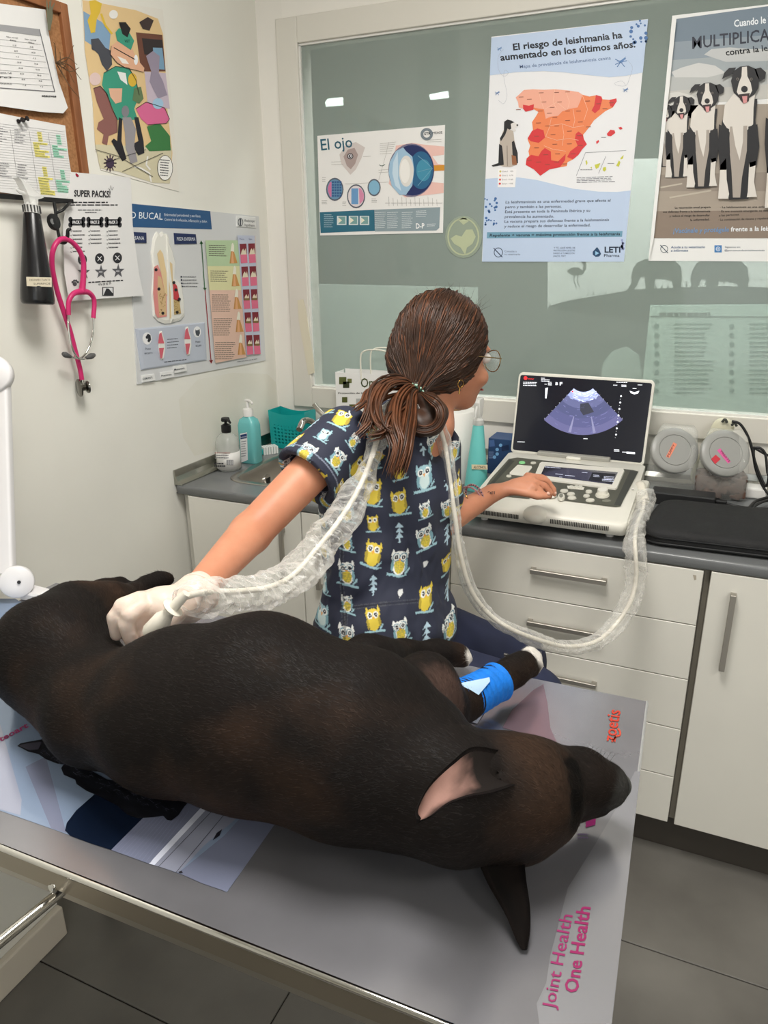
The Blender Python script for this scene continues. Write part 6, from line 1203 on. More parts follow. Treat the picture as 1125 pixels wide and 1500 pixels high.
# white card under the bandaged leg (its square code left out)
m_card = M('card_white', (206, 208, 214), 0.45)
cd4 = [on(x, y, 2, ZT) for x, y in ((612, 998), (628, 984), (736, 1004), (699, 1061), (640, 1046))]
mk('card', [p+np.array([0, 0, 0.0012]) for p in cd4]+[p+np.array([0, 0, 0.0018]) for p in cd4], [tuple(range(5))[::-1], tuple(range(5, 10))]+[(i, (i+1) % 5, 5+(i+1) % 5, 5+i) for i in range(5)], m_card, None, label='plain white card on the table under the bandaged front leg', cat='card')
T.flush()

# ================================================================== DOG
SD = (1.0, 1.178, 1.142)
st_ = [(.603, -1.588, .071), (.737, -1.644, .063), (.862, -1.638, .088), (.968, -1.620, .101), (1.106, -1.616, .092), (1.165, -1.612, .078)]
dog = empty('dog', (0.95, -1.62, ZT), 'black short-haired dog with a blue leg bandage lying on its side on the table', 'dog')
def zt(px, py, z): return on(px, py, 2, z)
F = Field((0.22, -1.86, ZT-0.01), (1.46, -1.15, 1.12), 0.005)
S6 = [np.array([x, y, ZT+1.142*r]) for x, y, r in st_]
for i in range(len(st_)-1): F.cone(S6[i], S6[i+1], st_[i][2], st_[i+1][2], 0.02, S=SD)
F.chain([np.array([1.10, -1.615, .948]), zt(668, 1168, .942), zt(720, 1168, .935)], [.080, .064, .060], 0.025)
# head
hc = zt(750, 1164, .932)
F.ell(hc, (.070, .062, .068), 0.02); F.ell(zt(788, 1158, .930), (.050, .056, .056), 0.015); F.ell(zt(800, 1188, .912), (.034, .030, .040), 0.010); F.ell(zt(742, 1218, .898), (.044, .030, .036), 0.015)
F.chain([zt(812, 1144, .930), zt(852, 1142, .926), zt(882, 1148, .918)], [.040, .035, .027], 0.007)
F.chain([zt(840, 1172, .900), zt(872, 1168, .892), zt(890, 1162, .895)], [.026, .020, .016], 0.010)
F.ell(zt(896, 1152, .914), (.018, .022, .020), 0.010)
F.chain([zt(828, 1108, .978), zt(845, 1132, .975), zt(853, 1165, .962), zt(852, 1198, .935)], [.005, .009, .010, .010], 0.006, op='sub')
F.cone(zt(706, 1112, .985), zt(722, 1140, .98), .010, .012, 0.012, op='sub')
F.cone(zt(862, 1190, .880), zt(908, 1176, .888), .003, .002, 0.004, op='sub')
# thigh and hind legs
F.chain([zt(72, 950, .955), zt(115, 912, .950), zt(160, 893, .945), zt(192, 878, .935)], [.078, .060, .040, .026], 0.03)
F.chain([zt(192, 876, .935), zt(214, 858, .937), zt(232, 851, .937)], [.024, .016, .019], 0.012); F.ell(zt(243, 848, .936), (.017, .014, .013), 0.008)
F.chain([zt(120, 900, .935), zt(150, 868, .945), zt(176, 858, .945)], [.04, .022, .017], 0.012)
# tail
F.chain([zt(20, 990, .92), zt(28, 958, .895), zt(22, 935, .885), zt(14, 914, .878)], [.03, .020, .014, .004], 0.015)
# bandaged front leg
L1 = [zt(585, 1045, .955), zt(640, 1046, .918), zt(680, 1026, .902), zt(722, 1001, .898), zt(750, 985, .897), zt(766, 974, .898)]
F.chain(L1, [.055, .034, .0255, .023, .020, .022], 0.02)
for x, y, z in ((776, 957, .903), (783, 963, .897), (784, 974, .892), (778, 982, .888)): F.ell(zt(x, y, z), (.0130, .0125, .012), 0.004)
F.ell(zt(740, 988, .885), (.008, .008, .008), 0.006)
# other front leg
L2 = [zt(540, 975, .955), zt(590, 962, .905), zt(640, 957, .892), zt(668, 959, .886)]
F.chain(L2, [.045, .024, .019, .020], 0.02); 
for x, y, z in ((680, 956, .886), (684, 964, .882), (680, 970, .878)): F.ell(zt(x, y, z), (.010, .010, .009), 0.005)
F.ell(zt(622, 1010, .955), (.045, .05, .05), 0.03)
V, Q = F.mesh(2); V[:, 2] = np.maximum(V[:, 2], ZT+0.0012)
body = mk('body', V, Q, None, dog, True)
def px_of(V):
    d = V-CAM; z = d@AF; return 562.5+F_PX*(d@AX)/z, 750+F_PX*(d@AD)/z
base = np.array([lin(24), lin(20), lin(18)]); brown = np.array([lin(62), lin(44), lin(32)]); white = np.array([lin(205), lin(200), lin(192)]); pinkb = np.array([lin(96), lin(74), lin(66)])
n1 = vnoise(V, 9, 1, 3); n2 = vnoise(V*np.array([1, 1, 1]), 160, 2, 2)
w = np.clip((n1-0.50)*4.0, 0, 1)[:, None]*0.55
Cc = base*(1-w)+brown*w; Cc = Cc*(0.78+0.44*n2[:, None])
def spot(c, r, col, k=1.0, rough=0.25):
    global Cc
    d = np.linalg.norm(V-np.array(c), axis=1)/r+(n2-0.5)*rough; s = (np.clip(1.15-d, 0, 0.3)/0.3)[:, None]*k; Cc = Cc*(1-s)+col*s
spot(zt(788, 962, .897), .026, white, 1.0, 0.4); spot(zt(776, 948, .907), .019, white, 1.0, 0.5); spot(zt(688, 964, .882), .013, white, 1.0, 0.5)
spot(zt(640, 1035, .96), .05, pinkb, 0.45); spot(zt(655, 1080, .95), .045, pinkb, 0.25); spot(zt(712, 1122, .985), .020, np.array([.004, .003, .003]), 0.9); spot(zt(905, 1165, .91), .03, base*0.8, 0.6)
spot(zt(885, 1145, .935), .055, base*0.9, 0.8); spot(zt(838, 1122, .968), .012, base*0.1, 0.9); spot(zt(848, 1148, .962), .014, base*0.15, 0.85); spot(zt(852, 1178, .948), .016, base*0.1, 0.85); spot(zt(850, 1200, .93), .018, base*0.1, 0.8); spot(zt(910, 1160, .915), .024, np.array([lin(58), lin(58), lin(56)]), 0.6, 0.2); spot(zt(915, 1153, .912), .014, np.array([lin(44), lin(46), lin(46)]), 0.9, 0.0)  # muzzle and nose tones; near-black spots paint crease shade into the face groove
m_fur = attr_mat('short_fur', 0.7, 0.5, 420, sheen=0.0, stretch=(0.3, 1, 1), spec=0.10, bdist=0.0008)
body.data.materials.append(m_fur); paint(body, Cc)
# short coat: fine hairs lying back along the body
vn = np.zeros((len(body.data.vertices), 3)); body.data.vertices.foreach_get('normal', vn.ravel()) if False else None
vn = np.array([tuple(v.normal) for v in body.data.vertices])
rf = np.random.RandomState(8); NF = 52000; fi = rf.randint(0, len(Q), NF); wq = rf.dirichlet((1, 1, 1, 1), NF)
pf = (V[Q[fi]]*wq[..., None]).sum(1); nf = (vn[Q[fi]]*wq[..., None]).sum(1); nf /= np.linalg.norm(nf, axis=1)[:, None]+1e-9; cf = (Cc[Q[fi]]*wq[..., None]).sum(1)
flow = np.tile(np.array([-1.0, 0.15, -0.1]), (NF, 1))+rf.normal(0, 0.22, (NF, 3)); flow -= nf*(flow*nf).sum(1)[:, None]; flow /= np.linalg.norm(flow, axis=1)[:, None]+1e-9
sd = np.cross(nf, flow); Ln = rf.uniform(0.005, 0.011, NF)[:, None]; wd_ = 0.00042
tip = pf+flow*Ln+nf*Ln*0.10; okf = tip[:, 2] > ZT+0.002
pf, tip, sd, cf = pf[okf], tip[okf], sd[okf], cf[okf]; nfv = len(pf)
VF = np.stack([pf-sd*wd_, pf+sd*wd_, tip], 1).reshape(-1, 3); FF = np.arange(nfv*3).reshape(-1, 3)
coat = mk('fur', VF, FF, None, dog, False, kind='stuff'); lt = (0.85+1.25*rf.rand(nfv)**3)[:, None]
m_coat = attr_mat('coat_hair', 0.6, 0.0, 10, spec=0.2); coat.data.materials.append(m_coat); paint(coat, np.repeat(cf*lt, 3, 0))
# ears
def ear(name, A, B, cup, mat_out, mat_in, th=0.004, n=14, m=8, lab=None, pink=None):
    A = spline([np.array(p) for p in A], n); B = spline([np.array(p) for p in B], n); V = []; nn = []
    for i in range(n):
        for j in range(m):
            u = j/(m-1); p = A[i]*(1-u)+B[i]*u; V.append(p)
    V = np.array(V).reshape(n, m, 3); du = np.gradient(V, axis=0); dv = np.gradient(V, axis=1); N = np.cross(du, dv); N /= np.linalg.norm(N, axis=2)[..., None]+1e-9
    if (N[..., 2].mean() < 0): N = -N
    u = np.linspace(0, 1, m); V = V-N*(cup*np.sin(math.pi*u)[None, :, None]*np.linspace(1, 0.4, n)[:, None, None]); U = V-N*th
    VV = np.vstack([V.reshape(-1, 3), U.reshape(-1, 3)]); o = n*m; Fc = []; mi = []
    for i in range(n-1):
        for j in range(m-1):
            a = i*m+j; Fc += [(a, a+1, a+m+1, a+m), (o+a, o+a+m, o+a+m+1, o+a+1)]; mi += [0 if 0 < j < m-2 and i < n-2 else 1, 1]
    rim = [(0, j) for j in range(m)]+[(i, m-1) for i in range(1, n)]+[(n-1, j) for j in range(m-2, -1, -1)]+[(i, 0) for i in range(n-2, 0, -1)]
    R_ = [i*m+j for i, j in rim]
    for a, b in zip(R_, R_[1:]+R_[:1]): Fc.append((a, b, o+b, o+a)); mi.append(1)
    oo = mk(name, VV, Fc, None, dog, True, mats=[mat_in, mat_out], midx=mi, label=lab)
    if pink is not None:
        tt = np.repeat(np.linspace(0, 1, n), m); jj = np.tile(np.linspace(0, 1, m), n); nz_ = vnoise(VV[:o], 55, 3, 3)
        k_a = np.clip((tt-0.36+0.35*(nz_-0.5))*5, 0, 1)*np.clip((0.62+0.3*(nz_-0.5)*2-np.abs(jj-0.45)*1.1)*3, 0.15, 1)*np.clip((1.02-tt)*6, 0.2, 1); C_ = np.array([.012, .009, .008])*(1-k_a[:, None])+np.array(pink)*k_a[:, None]*(0.7+0.6*nz_[:, None])
        paint(oo, np.vstack([C_, C_*0+np.array([.01, .008, .007])]))
    return oo
m_ear = M('ear_fur', (20, 16, 15), 0.85, spec=0.1, bump=0.4, bscale=500, noise=0.2, nscale=40); m_pinkin = M('ear_inner', (138, 106, 98), 0.55, c2=(60, 42, 38), nscale=26, bump=0.2, bscale=200)
ear('ear', [zt(752, 1104, .985), zt(726, 1098, 1.006), zt(692, 1094, 1.026), zt(664, 1114, 1.034), zt(630, 1148, 1.040), zt(612, 1184, 1.040), zt(617, 1199, 1.038)], [zt(764, 1146, .975), zt(742, 1154, .998), zt(716, 1162, 1.014), zt(690, 1166, 1.020), zt(660, 1176, 1.026), zt(636, 1192, 1.032), zt(621, 1200, 1.036)], 0.012, m_ear, attr_mat('ear_skin', 0.7, 0.2, 300, spec=0.15), n=26, m=14, pink=(lin(150), lin(116), lin(106)), lab='raised ear showing its pinkish inner side')
ear('ear', [zt(768, 1258, .89), zt(771, 1290, .885), zt(776, 1325, .875), zt(776, 1360, .866), zt(771, 1388, .8585)], [zt(700, 1258, .89), zt(716, 1296, .88), zt(740, 1338, .868), zt(754, 1372, .860), zt(763, 1390, .8565)], 0.006, m_ear, M('ear_inner_dark', (22, 17, 15), 0.85, spec=0.1, c2=(14, 12, 11), nscale=40), lab='dark ear hanging flat towards the near edge of the table')
# eye and nose
def ball(name, c, r, mat, parent, S=(1, 1, 1), n=16, **kw):
    prof = [(r*math.sin(a), -r*math.cos(a)) for a in np.linspace(0, math.pi, 10)]; o = lathe(name, prof, c, mat, parent, n=n, auto=None, **kw); return o
m_eye = M('eye_black', (12, 10, 10), 0.06); ball('eye', zt(838, 1124, .955), .0065, m_eye, dog)
bm = bmesh.new()
F2 = Field(zt(916, 1152, .912)-0.03, zt(916, 1152, .912)+0.03, 0.0016)
F2.ell(zt(908, 1151, .914), (.013, .016, .013), 0.004); F2.cone(zt(917, 1146, .918), zt(913, 1146, .918), .0032, .003, .003, op='sub'); F2.cone(zt(918, 1158, .910), zt(914, 1158, .910), .0032, .003, .003, op='sub')
V2, Q2 = F2.mesh(1); mk('nose', V2, Q2, M('wet_nose', (40, 42, 42), 0.3, bump=0.4, bscale=900), dog, True)
# whiskers
for k in range(7):
    a = zt(858+k*6, 1103+k*2, .955); b = zt(866+k*7, 1085+k*3, .985); tube('whisker', [a, (a+b)/2+np.array([0, 0, 0.004]), b], [0.0002, 0.00016, 0.0001], M('whisker_grey', (90, 88, 84), 0.5), dog, n=4, seg=5)
tube('lip', [zt(858, 1190, .884), zt(872, 1189, .880), zt(886, 1184, .881), zt(900, 1179, .884)], [0.0016, 0.0026, 0.0024, 0.0012], M('lip_dark_rose', (92, 62, 60), 0.35), dog, seg=12, n=8)
# claws
for x, y, z in ((788, 955, .897), (791, 966, .890), (790, 978, .884), (744, 960, .902)): c = zt(x, y, z); tube('claw', [c-np.array([0.006, 0, 0]), c, c+np.array([0.004, 0.002, -0.003])], [0.0028, 0.0024, 0.0006], M('claw_dark', (52, 48, 46), 0.35), dog, n=7, seg=6)
# blue bandage with tape
P_ = spline(L1, 60); lo_ = [i for i in range(60)]; seg_ = P_[24:37]
bv = []
pts_ = spline([zt(662, 1032, .9085), zt(690, 1020, .9015), zt(728, 999, .898)], 44); rr_ = [0.0300+0.0009*math.sin(i*1.5)+(0.0015 if i < 3 or i > 40 else 0)-i*0.00006 for i in range(44)]
tube('bandage', pts_, rr_, M('bandage_blue', (0, 112, 208), 0.75, bump=0.5, bscale=260, stretch=(1, 1, 1), noise=0.06, nscale=80), dog, n=26, label='bright blue elastic bandage around the front leg')
ps = PSheet(zt(700, 1005, .93), -AF, dog, 0.0); ps.crop(0, 0, 1.0)
tp_ = []
def on_tube(px, py, r=0.0312):
    d = ray(px, py); best = None
    for t in np.linspace(0.9, 1.4, 1500):
        p = CAM+d*t; dd = np.min(np.linalg.norm(pts_-p, axis=1))
        if dd <= r: return p
    return CAM+d*1.12
tpz = [(672, 1001), (690, 996), (716, 993), (716, 1000), (706, 1006), (700, 1017), (692, 1014), (686, 1007)]
g = []
A_e = [on_tube(*p) for p in [(672, 1000), (686, 996.5), (700, 994.5), (717, 992)]]; B_e = [on_tube(*p) for p in [(674, 1003), (690, 1010), (702, 1018), (716, 999)]]
Vt = []; 
for i in range(9):
    for j in range(5):
        pa = np.array([672+45*i/8, 1001-9*i/8]); low = np.interp(i, [0, 3, 5, 8], [1003, 1011, 1018, 998]); pb_ = np.array([pa[0]+1, low]); q = pa*(1-j/4)+pb_*j/4; Vt.append(on_tube(q[0], q[1]))
mk('tape', Vt, [(i*5+j, (i+1)*5+j, (i+1)*5+j+1, i*5+j+1) for i in range(8) for j in range(4)], M('tape_pale', (176, 204, 228), 0.5), dog, True, label='torn piece of pale tape on the bandage')

# ================================================================== WOMAN
Bv = np.array([0.96, -0.27, 0.0]); Bv /= np.linalg.norm(Bv); Rv = np.array([Bv[1], -Bv[0], 0.0]); Up = np.array([0, 0, 1.0])   # chest direction, her right
Rt = np.array([Bv, Rv, Up])
pr = empty('person', (0.92, -0.98, 0.42), 'woman in owl-print scrub top reaching to the dog and turning to the ultrasound screen', 'person')
hip = np.array([0.885, -1.005, 0.70]); wst = at(566, 930, 1.445); wst[2] = 0.80; mid = at(566, 815, 1.455); chest = at(572, 715, 1.475); sho = at(588, 640, 1.47)
SR, SL = at(505, 640, 1.375), at(641, 657, 1.56); ELR, WRR = at(366, 782, 1.245), at(292, 862, 1.075)
ELL = at(634, 776, 1.56); WRL = at(722, 722, 1.70)
nb = at(640, 625, 1.50); hd = at(652, 520, 1.505)
HF = np.array([0.60, 0.80, -0.16]); HF /= np.linalg.norm(HF)   # where she looks
HR = np.cross(HF, Up); HR /= np.linalg.norm(HR); HU = np.cross(HR, HF); Rh = np.array([HF, HR, HU])
m_skin = M('skin', (204, 142, 112), 0.5, c2=(190, 126, 96), nscale=18, bump=0.12, bscale=500, sss=0.15, bdist=0.0006)
def H3(f, r, u): return hd+HF*f+HR*r+HU*u
B = Field((0.36, -1.62, -0.01), (1.34, -0.46, 1.48), 0.0055)
B.cone(hip, wst, .100, .098, 0.03, S=(1.0, 1.35, 1), R=Rt); B.cone(wst, mid, .092, .094, 0.03, S=(1.0, 1.28, 1), R=Rt); B.cone(mid, chest, .094, .100, 0.03, S=(1.0, 1.28, 1), R=Rt); B.cone(chest, sho, .098, .066, 0.03, S=(1.0, 1.5, 1), R=Rt)
B.cone(SR, ELR, .041, .034, 0.03); B.cone(ELR, WRR, .035, .0235, 0.01); B.cone(SL, ELL, .041, .034, 0.03); B.cone(ELL, WRL, .033, .0215, 0.01)
B.cone(sho-Up*0.005-Bv*0.01, nb-Bv*0.012, .046, .041, 0.012); B.cone(nb-Bv*0.012, H3(-.02, 0, -.06), .041, .046, 0.02)
# head with a face
B.ell(H3(-.005, 0, .02), (.088, .070, .092), 0.01, R=Rh); B.ell(H3(.035, 0, -.045), (.055, .054, .060), 0.02, R=Rh); B.ell(H3(.062, 0, -.088), (.024, .026, .020), 0.02, R=Rh)
B.cone(H3(.082, 0, .002), H3(.106, 0, -.034), .007, .011, 0.008); B.ell(H3(.084, 0, -.064), (.012, .022, .010), 0.008, R=Rh); B.ell(H3(.078, 0, .022), (.014, .045, .010), 0.01, R=Rh)
for s_ in (-1, 1):
    B.ell(H3(.083, .030*s_, .004), (.012, .015, .010), 0.006, R=Rh, op='sub'); B.ell(H3(.060, .040*s_, -.035), (.026, .020, .020), 0.015, R=Rh)
    B.ell(H3(-.012, .071*s_, -.018), (.017, .007, .028), 0.004, R=Rh); B.ell(H3(-.010, .080*s_, -.012), (.009, .006, .014), 0.003, R=Rh, op='sub')
# legs down to the stool's footrest
hipR, hipL = hip+Rv*0.085+np.array([0.03, 0, 0.0]), hip-Rv*0.085+np.array([0.03, 0, 0])
kneeR, kneeL = at(752, 1002, 1.44), at(700, 1000, 1.62); kneeR = at(776, 1020, 1.45)
kneeL = np.array([1.10, -0.80, 0.62]); footR = np.array([1.16, -0.99, 0.10]); footL = np.array([1.14, -0.80, 0.10])
for h_, k_2, f_ in ((hipR, kneeR, footR), (hipL, kneeL, footL)): B.cone(h_, k_2, .075, .050, 0.03); B.cone(k_2, f_, .048, .030, 0.01)
# left hand on the console
HZ = WRL
kn = [at(772, 697, 1.735), at(779, 700, 1.715), at(782, 706, 1.695), at(780, 712, 1.68)]
palm = at(758, 712, 1.705)
B.cone(WRL, palm, .021, .021, 0.01, S=(1, 1, 0.8)); B.cone(palm, kn[1], .021, .015, 0.01, S=(1, 1, .75)); B.cone(palm, kn[3], .019, .013, 0.01, S=(1, 1, .75))
fing = [[kn[0], at(796, 700, 1.745), at(806, 713, 1.745), at(811, 722, 1.742)], [kn[1], at(800, 704, 1.722), at(810, 716, 1.725), at(813, 726, 1.725)], [kn[2], at(798, 712, 1.700), at(806, 722, 1.703), at(806, 729, 1.706)], [kn[3], at(790, 718, 1.682), at(796, 725, 1.686), at(798, 730, 1.69)], [at(748, 718, 1.69), at(770, 722, 1.675), at(788, 727, 1.672), at(803, 727, 1.675)]]
for i, f_ in enumerate(fing): B.chain(f_, [.0095, .0088, .0078, .0062] if i < 4 else [.012, .0100, .0092, .0075], 0.003)
V, Q = B.mesh(2)
mk('body', V, Q, m_skin, pr, True)
for i, f_ in enumerate(fing):
    d = f_[3]-f_[2]; d /= np.linalg.norm(d); c = f_[3]+np.array([0, 0, 0.0055])-d*0.001 if i < 4 else f_[3]+np.array([0, -0.002, 0.0068])
    ball('fingernail', c, 0.0045, M('nail', (222, 176, 156), 0.25), pr, n=10)
# scrub top
T_ = Field((0.62, -1.30, 0.62), (1.14, -0.62, 1.26), 0.0042)
e_ = .012
T_.cone(hip, wst, .106+e_, .102+e_, 0.03, S=(1.0, 1.33, 1), R=Rt); T_.cone(wst, mid, .094+e_, .094+e_, 0.03, S=(1.0, 1.27, 1), R=Rt); T_.cone(mid, chest, .094+e_, .101+e_, 0.03, S=(1.0, 1.27, 1), R=Rt); T_.cone(chest, sho, .099+e_, .066+e_, 0.03, S=(1.0, 1.5, 1), R=Rt)
for s_ in (-1, 1): T_.ell(chest+Bv*0.072+Rv*0.06*s_+Up*(-0.025), (.052, .056, .052), 0.03, R=Rt)
dR = ELR-SR; SLE = SR+dR*0.46; dL = ELL-SL; SLL = SL+dL*0.55
T_.cone(SR+Up*0.002, SLE, .056, .064, 0.025); T_.cone(SL+Up*0.002, SLL, .050, .053, 0.025)
n_ = dR/np.linalg.norm(dR); T_.cut(SLE-n_*0.012, n_, lo=SLE-0.10, hi=SLE+0.10) if False else None
def plane_cut(F_, p, n, rad):
    sl, X, Y, Z = F_._loc(p-rad, p+rad); D = (X-p[0])*n[0]+(Y-p[1])*n[1]+(Z-p[2])*n[2]
    ax_d = np.sqrt(((X-p[0])-D*n[0])**2+((Y-p[1])-D*n[1])**2+((Z-p[2])-D*n[2])**2)
    m = ((ax_d < 0.085) & (D > -0.03)).astype(bool); f = F_.f[sl]; F_.f[sl] = np.where(m, np.maximum(f, D.astype(np.float32)), f)
plane_cut(T_, SLE-n_*0.004, n_, 0.10); nl_ = dL/np.linalg.norm(dL); plane_cut(T_, SLL-nl_*0.004, nl_, 0.09)
T_.cone(SLE-n_*0.020, SLE+n_*0.02, .047, .056, 0.004, op='sub'); T_.cone(SLL-nl_*0.02, SLL+nl_*0.02, .039, .046, 0.004, op='sub')
T_.cut(np.array([0, 0, 0.655]), np.array([0, 0, -1.0]))
# neckline
T_.cone(nb+Up*0.06-Bv*0.012, nb-Up*0.006-Bv*0.012, .054, .049, 0.006, op='sub'); T_.chain([nb+Bv*0.025-Up*0.012, chest+Bv*0.105+Up*0.070], [.030, .005], 0.005, op='sub')
V, Q = T_.mesh(2)
# soft folds
nrm_c = V-(mid+Up*0)[None, :]
ax2 = Bv[None, :]; rel = V-wst; a_ = np.arctan2(rel@Rv, rel@Bv); wf = np.clip((1.06-V[:, 2])/0.1, 0, 1)*np.clip((V[:, 2]-0.66)/0.05, 0, 1)
rad_ = rel-np.outer(rel@Up, Up); rad_ /= np.linalg.norm(rad_, axis=1)[:, None]+1e-6
fold = (vnoise(np.stack([a_*1.2+V[:, 2]*2.5, V[:, 2]*9, a_*0+1], 1), 1.6, 5, 3)-0.5)
V = V+rad_*(fold*wf*0.034)[:, None]
inar = ((V-SR)@n_ > 0.02) & (np.linalg.norm((V-SR)-np.outer((V-SR)@n_, n_), axis=1) < 0.085)
V, Q = subdivide(V, Q)
rel = V-wst; a_ = np.arctan2(rel@Rv, rel@Bv); inar = ((V-SR)@n_ > -0.01) & (np.linalg.norm((V-SR)-np.outer((V-SR)@n_, n_), axis=1) < 0.085)
uu, ww = frame_of(n_); aa = np.arctan2((V-SR)@uu, (V-SR)@ww)
N0 = np.array([CAM[0]-mid[0], CAM[1]-mid[1], 0.0]); N0 /= np.linalg.norm(N0); UX = np.array([-N0[1], N0[0], 0.0]); dq = (V-mid)@N0
U = np.where(inar, aa*0.060, np.where(dq > -0.015, (V-mid)@UX, -(V-mid)@UX+0.31)); W = np.where(inar, -((V-SR)@n_)+0.03, V[:, 2]+0.10*dq*0)
def owl_print(U, W):
    n = len(U); C = np.tile(np.array([lin(38), lin(42), lin(60)]), (n, 1))
    cw, chh = 0.0480, 0.0520; colm = np.floor(U/cw).astype(int); wsh = W+((colm*0.382) % 1)*chh; row = np.floor(wsh/chh).astype(int)
    x = (U/cw-colm)*2-1; y = (wsh/chh-row)*2-1
    hsh = ((row*7349+colm*9151+row*colm*37) % 97)/97.0; kind = np.where((row+colm) % 2 == 0, 0, 1); big = kind == 0
    tilt = (hsh-0.5)*0.5; xr = x*np.cos(tilt)-y*np.sin(tilt); yr = x*np.sin(tilt)+y*np.cos(tilt)
    col = lambda c: np.array([lin(v) for v in c])
    YEL, WHT, BLU, DRK, GRN = col((214, 190, 66)), col((226, 228, 224)), col((150, 186, 196)), col((30, 34, 48)), col((176, 164, 70))
    def put(m, c): C[m] = c
    sc_ = np.where(big, 0.86+0.22*((hsh*13.7) % 1), 1.35); X, Y = xr*sc_, yr*sc_+np.where(big, 0.0, 0.1)
    owl = big | (hsh < 0.42)
    v_ = (hsh*7.77) % 1; yl, wh = v_ < 0.42, (v_ >= 0.42) & (v_ < 0.78); bl = v_ >= 0.78
    br = owl & (np.abs(Y+0.78+0.12*X) < 0.07) & (np.abs(X) < 0.8); put(br, BLU); put(owl & (np.abs(Y+0.62-0.9*(X-0.5)) < 0.07) & (np.abs(X-0.55) < 0.16), BLU)
    body_ = ((X/0.50)**2+((Y+0.12)/0.62)**2 < 1) | ((X/0.56)**2+((Y-0.28)/0.34)**2 < 1)
    earm = (Y > 0.40) & (Y < 0.78) & (np.abs(np.abs(X)-0.46) < (0.78-Y)*0.42) & (np.abs(X) < 0.6)
    o = owl & (body_ | earm); put(o & yl, YEL); put(o & wh, WHT); put(o & bl, BLU)
    be = owl & ((X/0.34)**2+((Y+0.25)/0.42)**2 < 1); put(be & wh, GRN); put(be & bl, col((196, 214, 214))); put(be & wh & (((np.abs(X*9) % 1) < 0.22) | ((np.abs(Y*8) % 1) < 0.22)), YEL)
    for s_ in (-1, 1):
        r2 = (X-0.24*s_)**2+(Y-0.26)**2; put(owl & wh & (r2 < 0.26**2), col((92, 132, 150))); put(owl & (r2 < 0.205**2), WHT); put(owl & (r2 < 0.125**2), DRK); put(owl & (r2 < 0.04**2), WHT)
    put(owl & (np.abs(X) < 0.07-(0.16-Y)*0.25) & (Y < 0.16) & (Y > -0.02), col((222, 150, 60)))
    wi = owl & ((((np.abs(X)-0.46)/0.10)**2+((Y+0.2)/0.34)**2) < 1); put(wi & yl, col((170, 150, 50))); put(wi & (wh | bl), col((120, 160, 172)))
    tr = (~owl) & (hsh < 0.92); X2, Y2 = xr*1.1, yr*1.1
    t1 = tr & (np.abs(X2) < 0.07) & (Y2 > -0.8) & (Y2 < 0.7)
    t2 = tr & (np.abs(X2) < 0.36-0.30*((Y2+0.45) % 0.40)/0.40*1.3) & (Y2 > -0.45) & (Y2 < 0.75) & (np.abs(X2) < 0.75-Y2); put(t1 | t2, col((178, 204, 218)))
    he = (~owl) & (hsh >= 0.92); X3, Y3 = xr*3.4, yr*3.4; put(he & ((X3**2+(Y3-0.6*np.sqrt(np.abs(X3)))**2) < 0.5), col((214, 216, 216)))
    return C
Cc = owl_print(U, W)
edge = np.abs((V-SLE)@n_+0.020) < 0.0014; Cc[inar & edge] = Cc[inar & edge]*0.4+np.array([.18, .2, .26])
m_scrub = attr_mat('scrub_fabric', 0.75, 0.25, 1400, sheen=0.03)
vx, vy = px_of(V)
def seam(a, b, w=0.55, dark=0.45):
    a, b = np.array(a, float), np.array(b, float); d = b-a; L = np.linalg.norm(d); t = ((vx-a[0])*d[0]+(vy-a[1])*d[1])/L/L; D_ = np.abs((vx-a[0])*d[1]-(vy-a[1])*d[0])/L
    m = (t > 0) & (t < 1) & (D_ < w*1.6) & (dq2 > 0) & ~inar; Cc[m] = Cc[m]*dark; m2 = (t > 0) & (t < 1) & (np.abs(D_-2.4) < 0.5) & (dq2 > 0) & ~inar; Cc[m2] = Cc[m2]*0.7+0.05
dq2 = (V-mid)@N0
for a_1, b_1 in (((507, 891), (560, 885)), ((560, 885), (613, 880)), ((507, 891), (505, 945)), ((503, 745), (500, 830)), ((500, 830), (505, 945))): seam(a_1, b_1)
top = mk('scrub_top', V, Q, m_scrub, pr, True, label='dark blue short sleeve scrub top printed with yellow, white and pale blue owls'); paint(top, Cc)
# patch pocket at the lower front
dl = []
for i in range(13):
    t = -0.35+i*0.075; d = Bv*math.cos(t)+Rv*math.sin(t); dl.append(d)
# trousers
m_nv = M('navy_trousers', (30, 36, 62), 0.75, bump=0.3, bscale=900, noise=0.1, nscale=8)
P = Field((0.70, -1.22, 0.08), (1.36, -0.66, 0.86), 0.006)
P.cone(hip-Up*0.03, wst-Up*0.05, .112, .104, 0.03, S=(1, 1.36, 1), R=Rt)
for h_, k_2, f_ in ((hipR, kneeR, footR), (hipL, kneeL, footL)): P.cone(h_, k_2, .086, .062, 0.03); P.cone(k_2, f_+Up*0.04, .064, .052, 0.02)
P.cut(np.array([0, 0, 0.13]), np.array([0, 0, -1.0]))
V, Q = P.mesh(2); V = V+(vnoise(V, 9, 8, 2)[:, None]-0.5)*np.array([0, 0, 0.02])
mk('trousers', V, Q, m_nv, pr, True)
for f_ in (footR, footL):
    S_ = Field(f_-np.array([.10, .10, .14]), f_+np.array([.22, .10, .10]), 0.006); S_.cone(f_+np.array([-0.02, 0, -0.045]), f_+np.array([0.14, 0, -0.055]), .038, .032, 0.02, S=(1, 1, 0.9)); S_.cone(f_+np.array([0, 0, -.03]), f_+np.array([0, 0, .03]), .036, .038, 0.02)
    V, Q = S_.mesh(1); V[:, 2] = np.maximum(V[:, 2], f_[2]-0.085); mk('shoe', V, Q, m_white, pr, True)
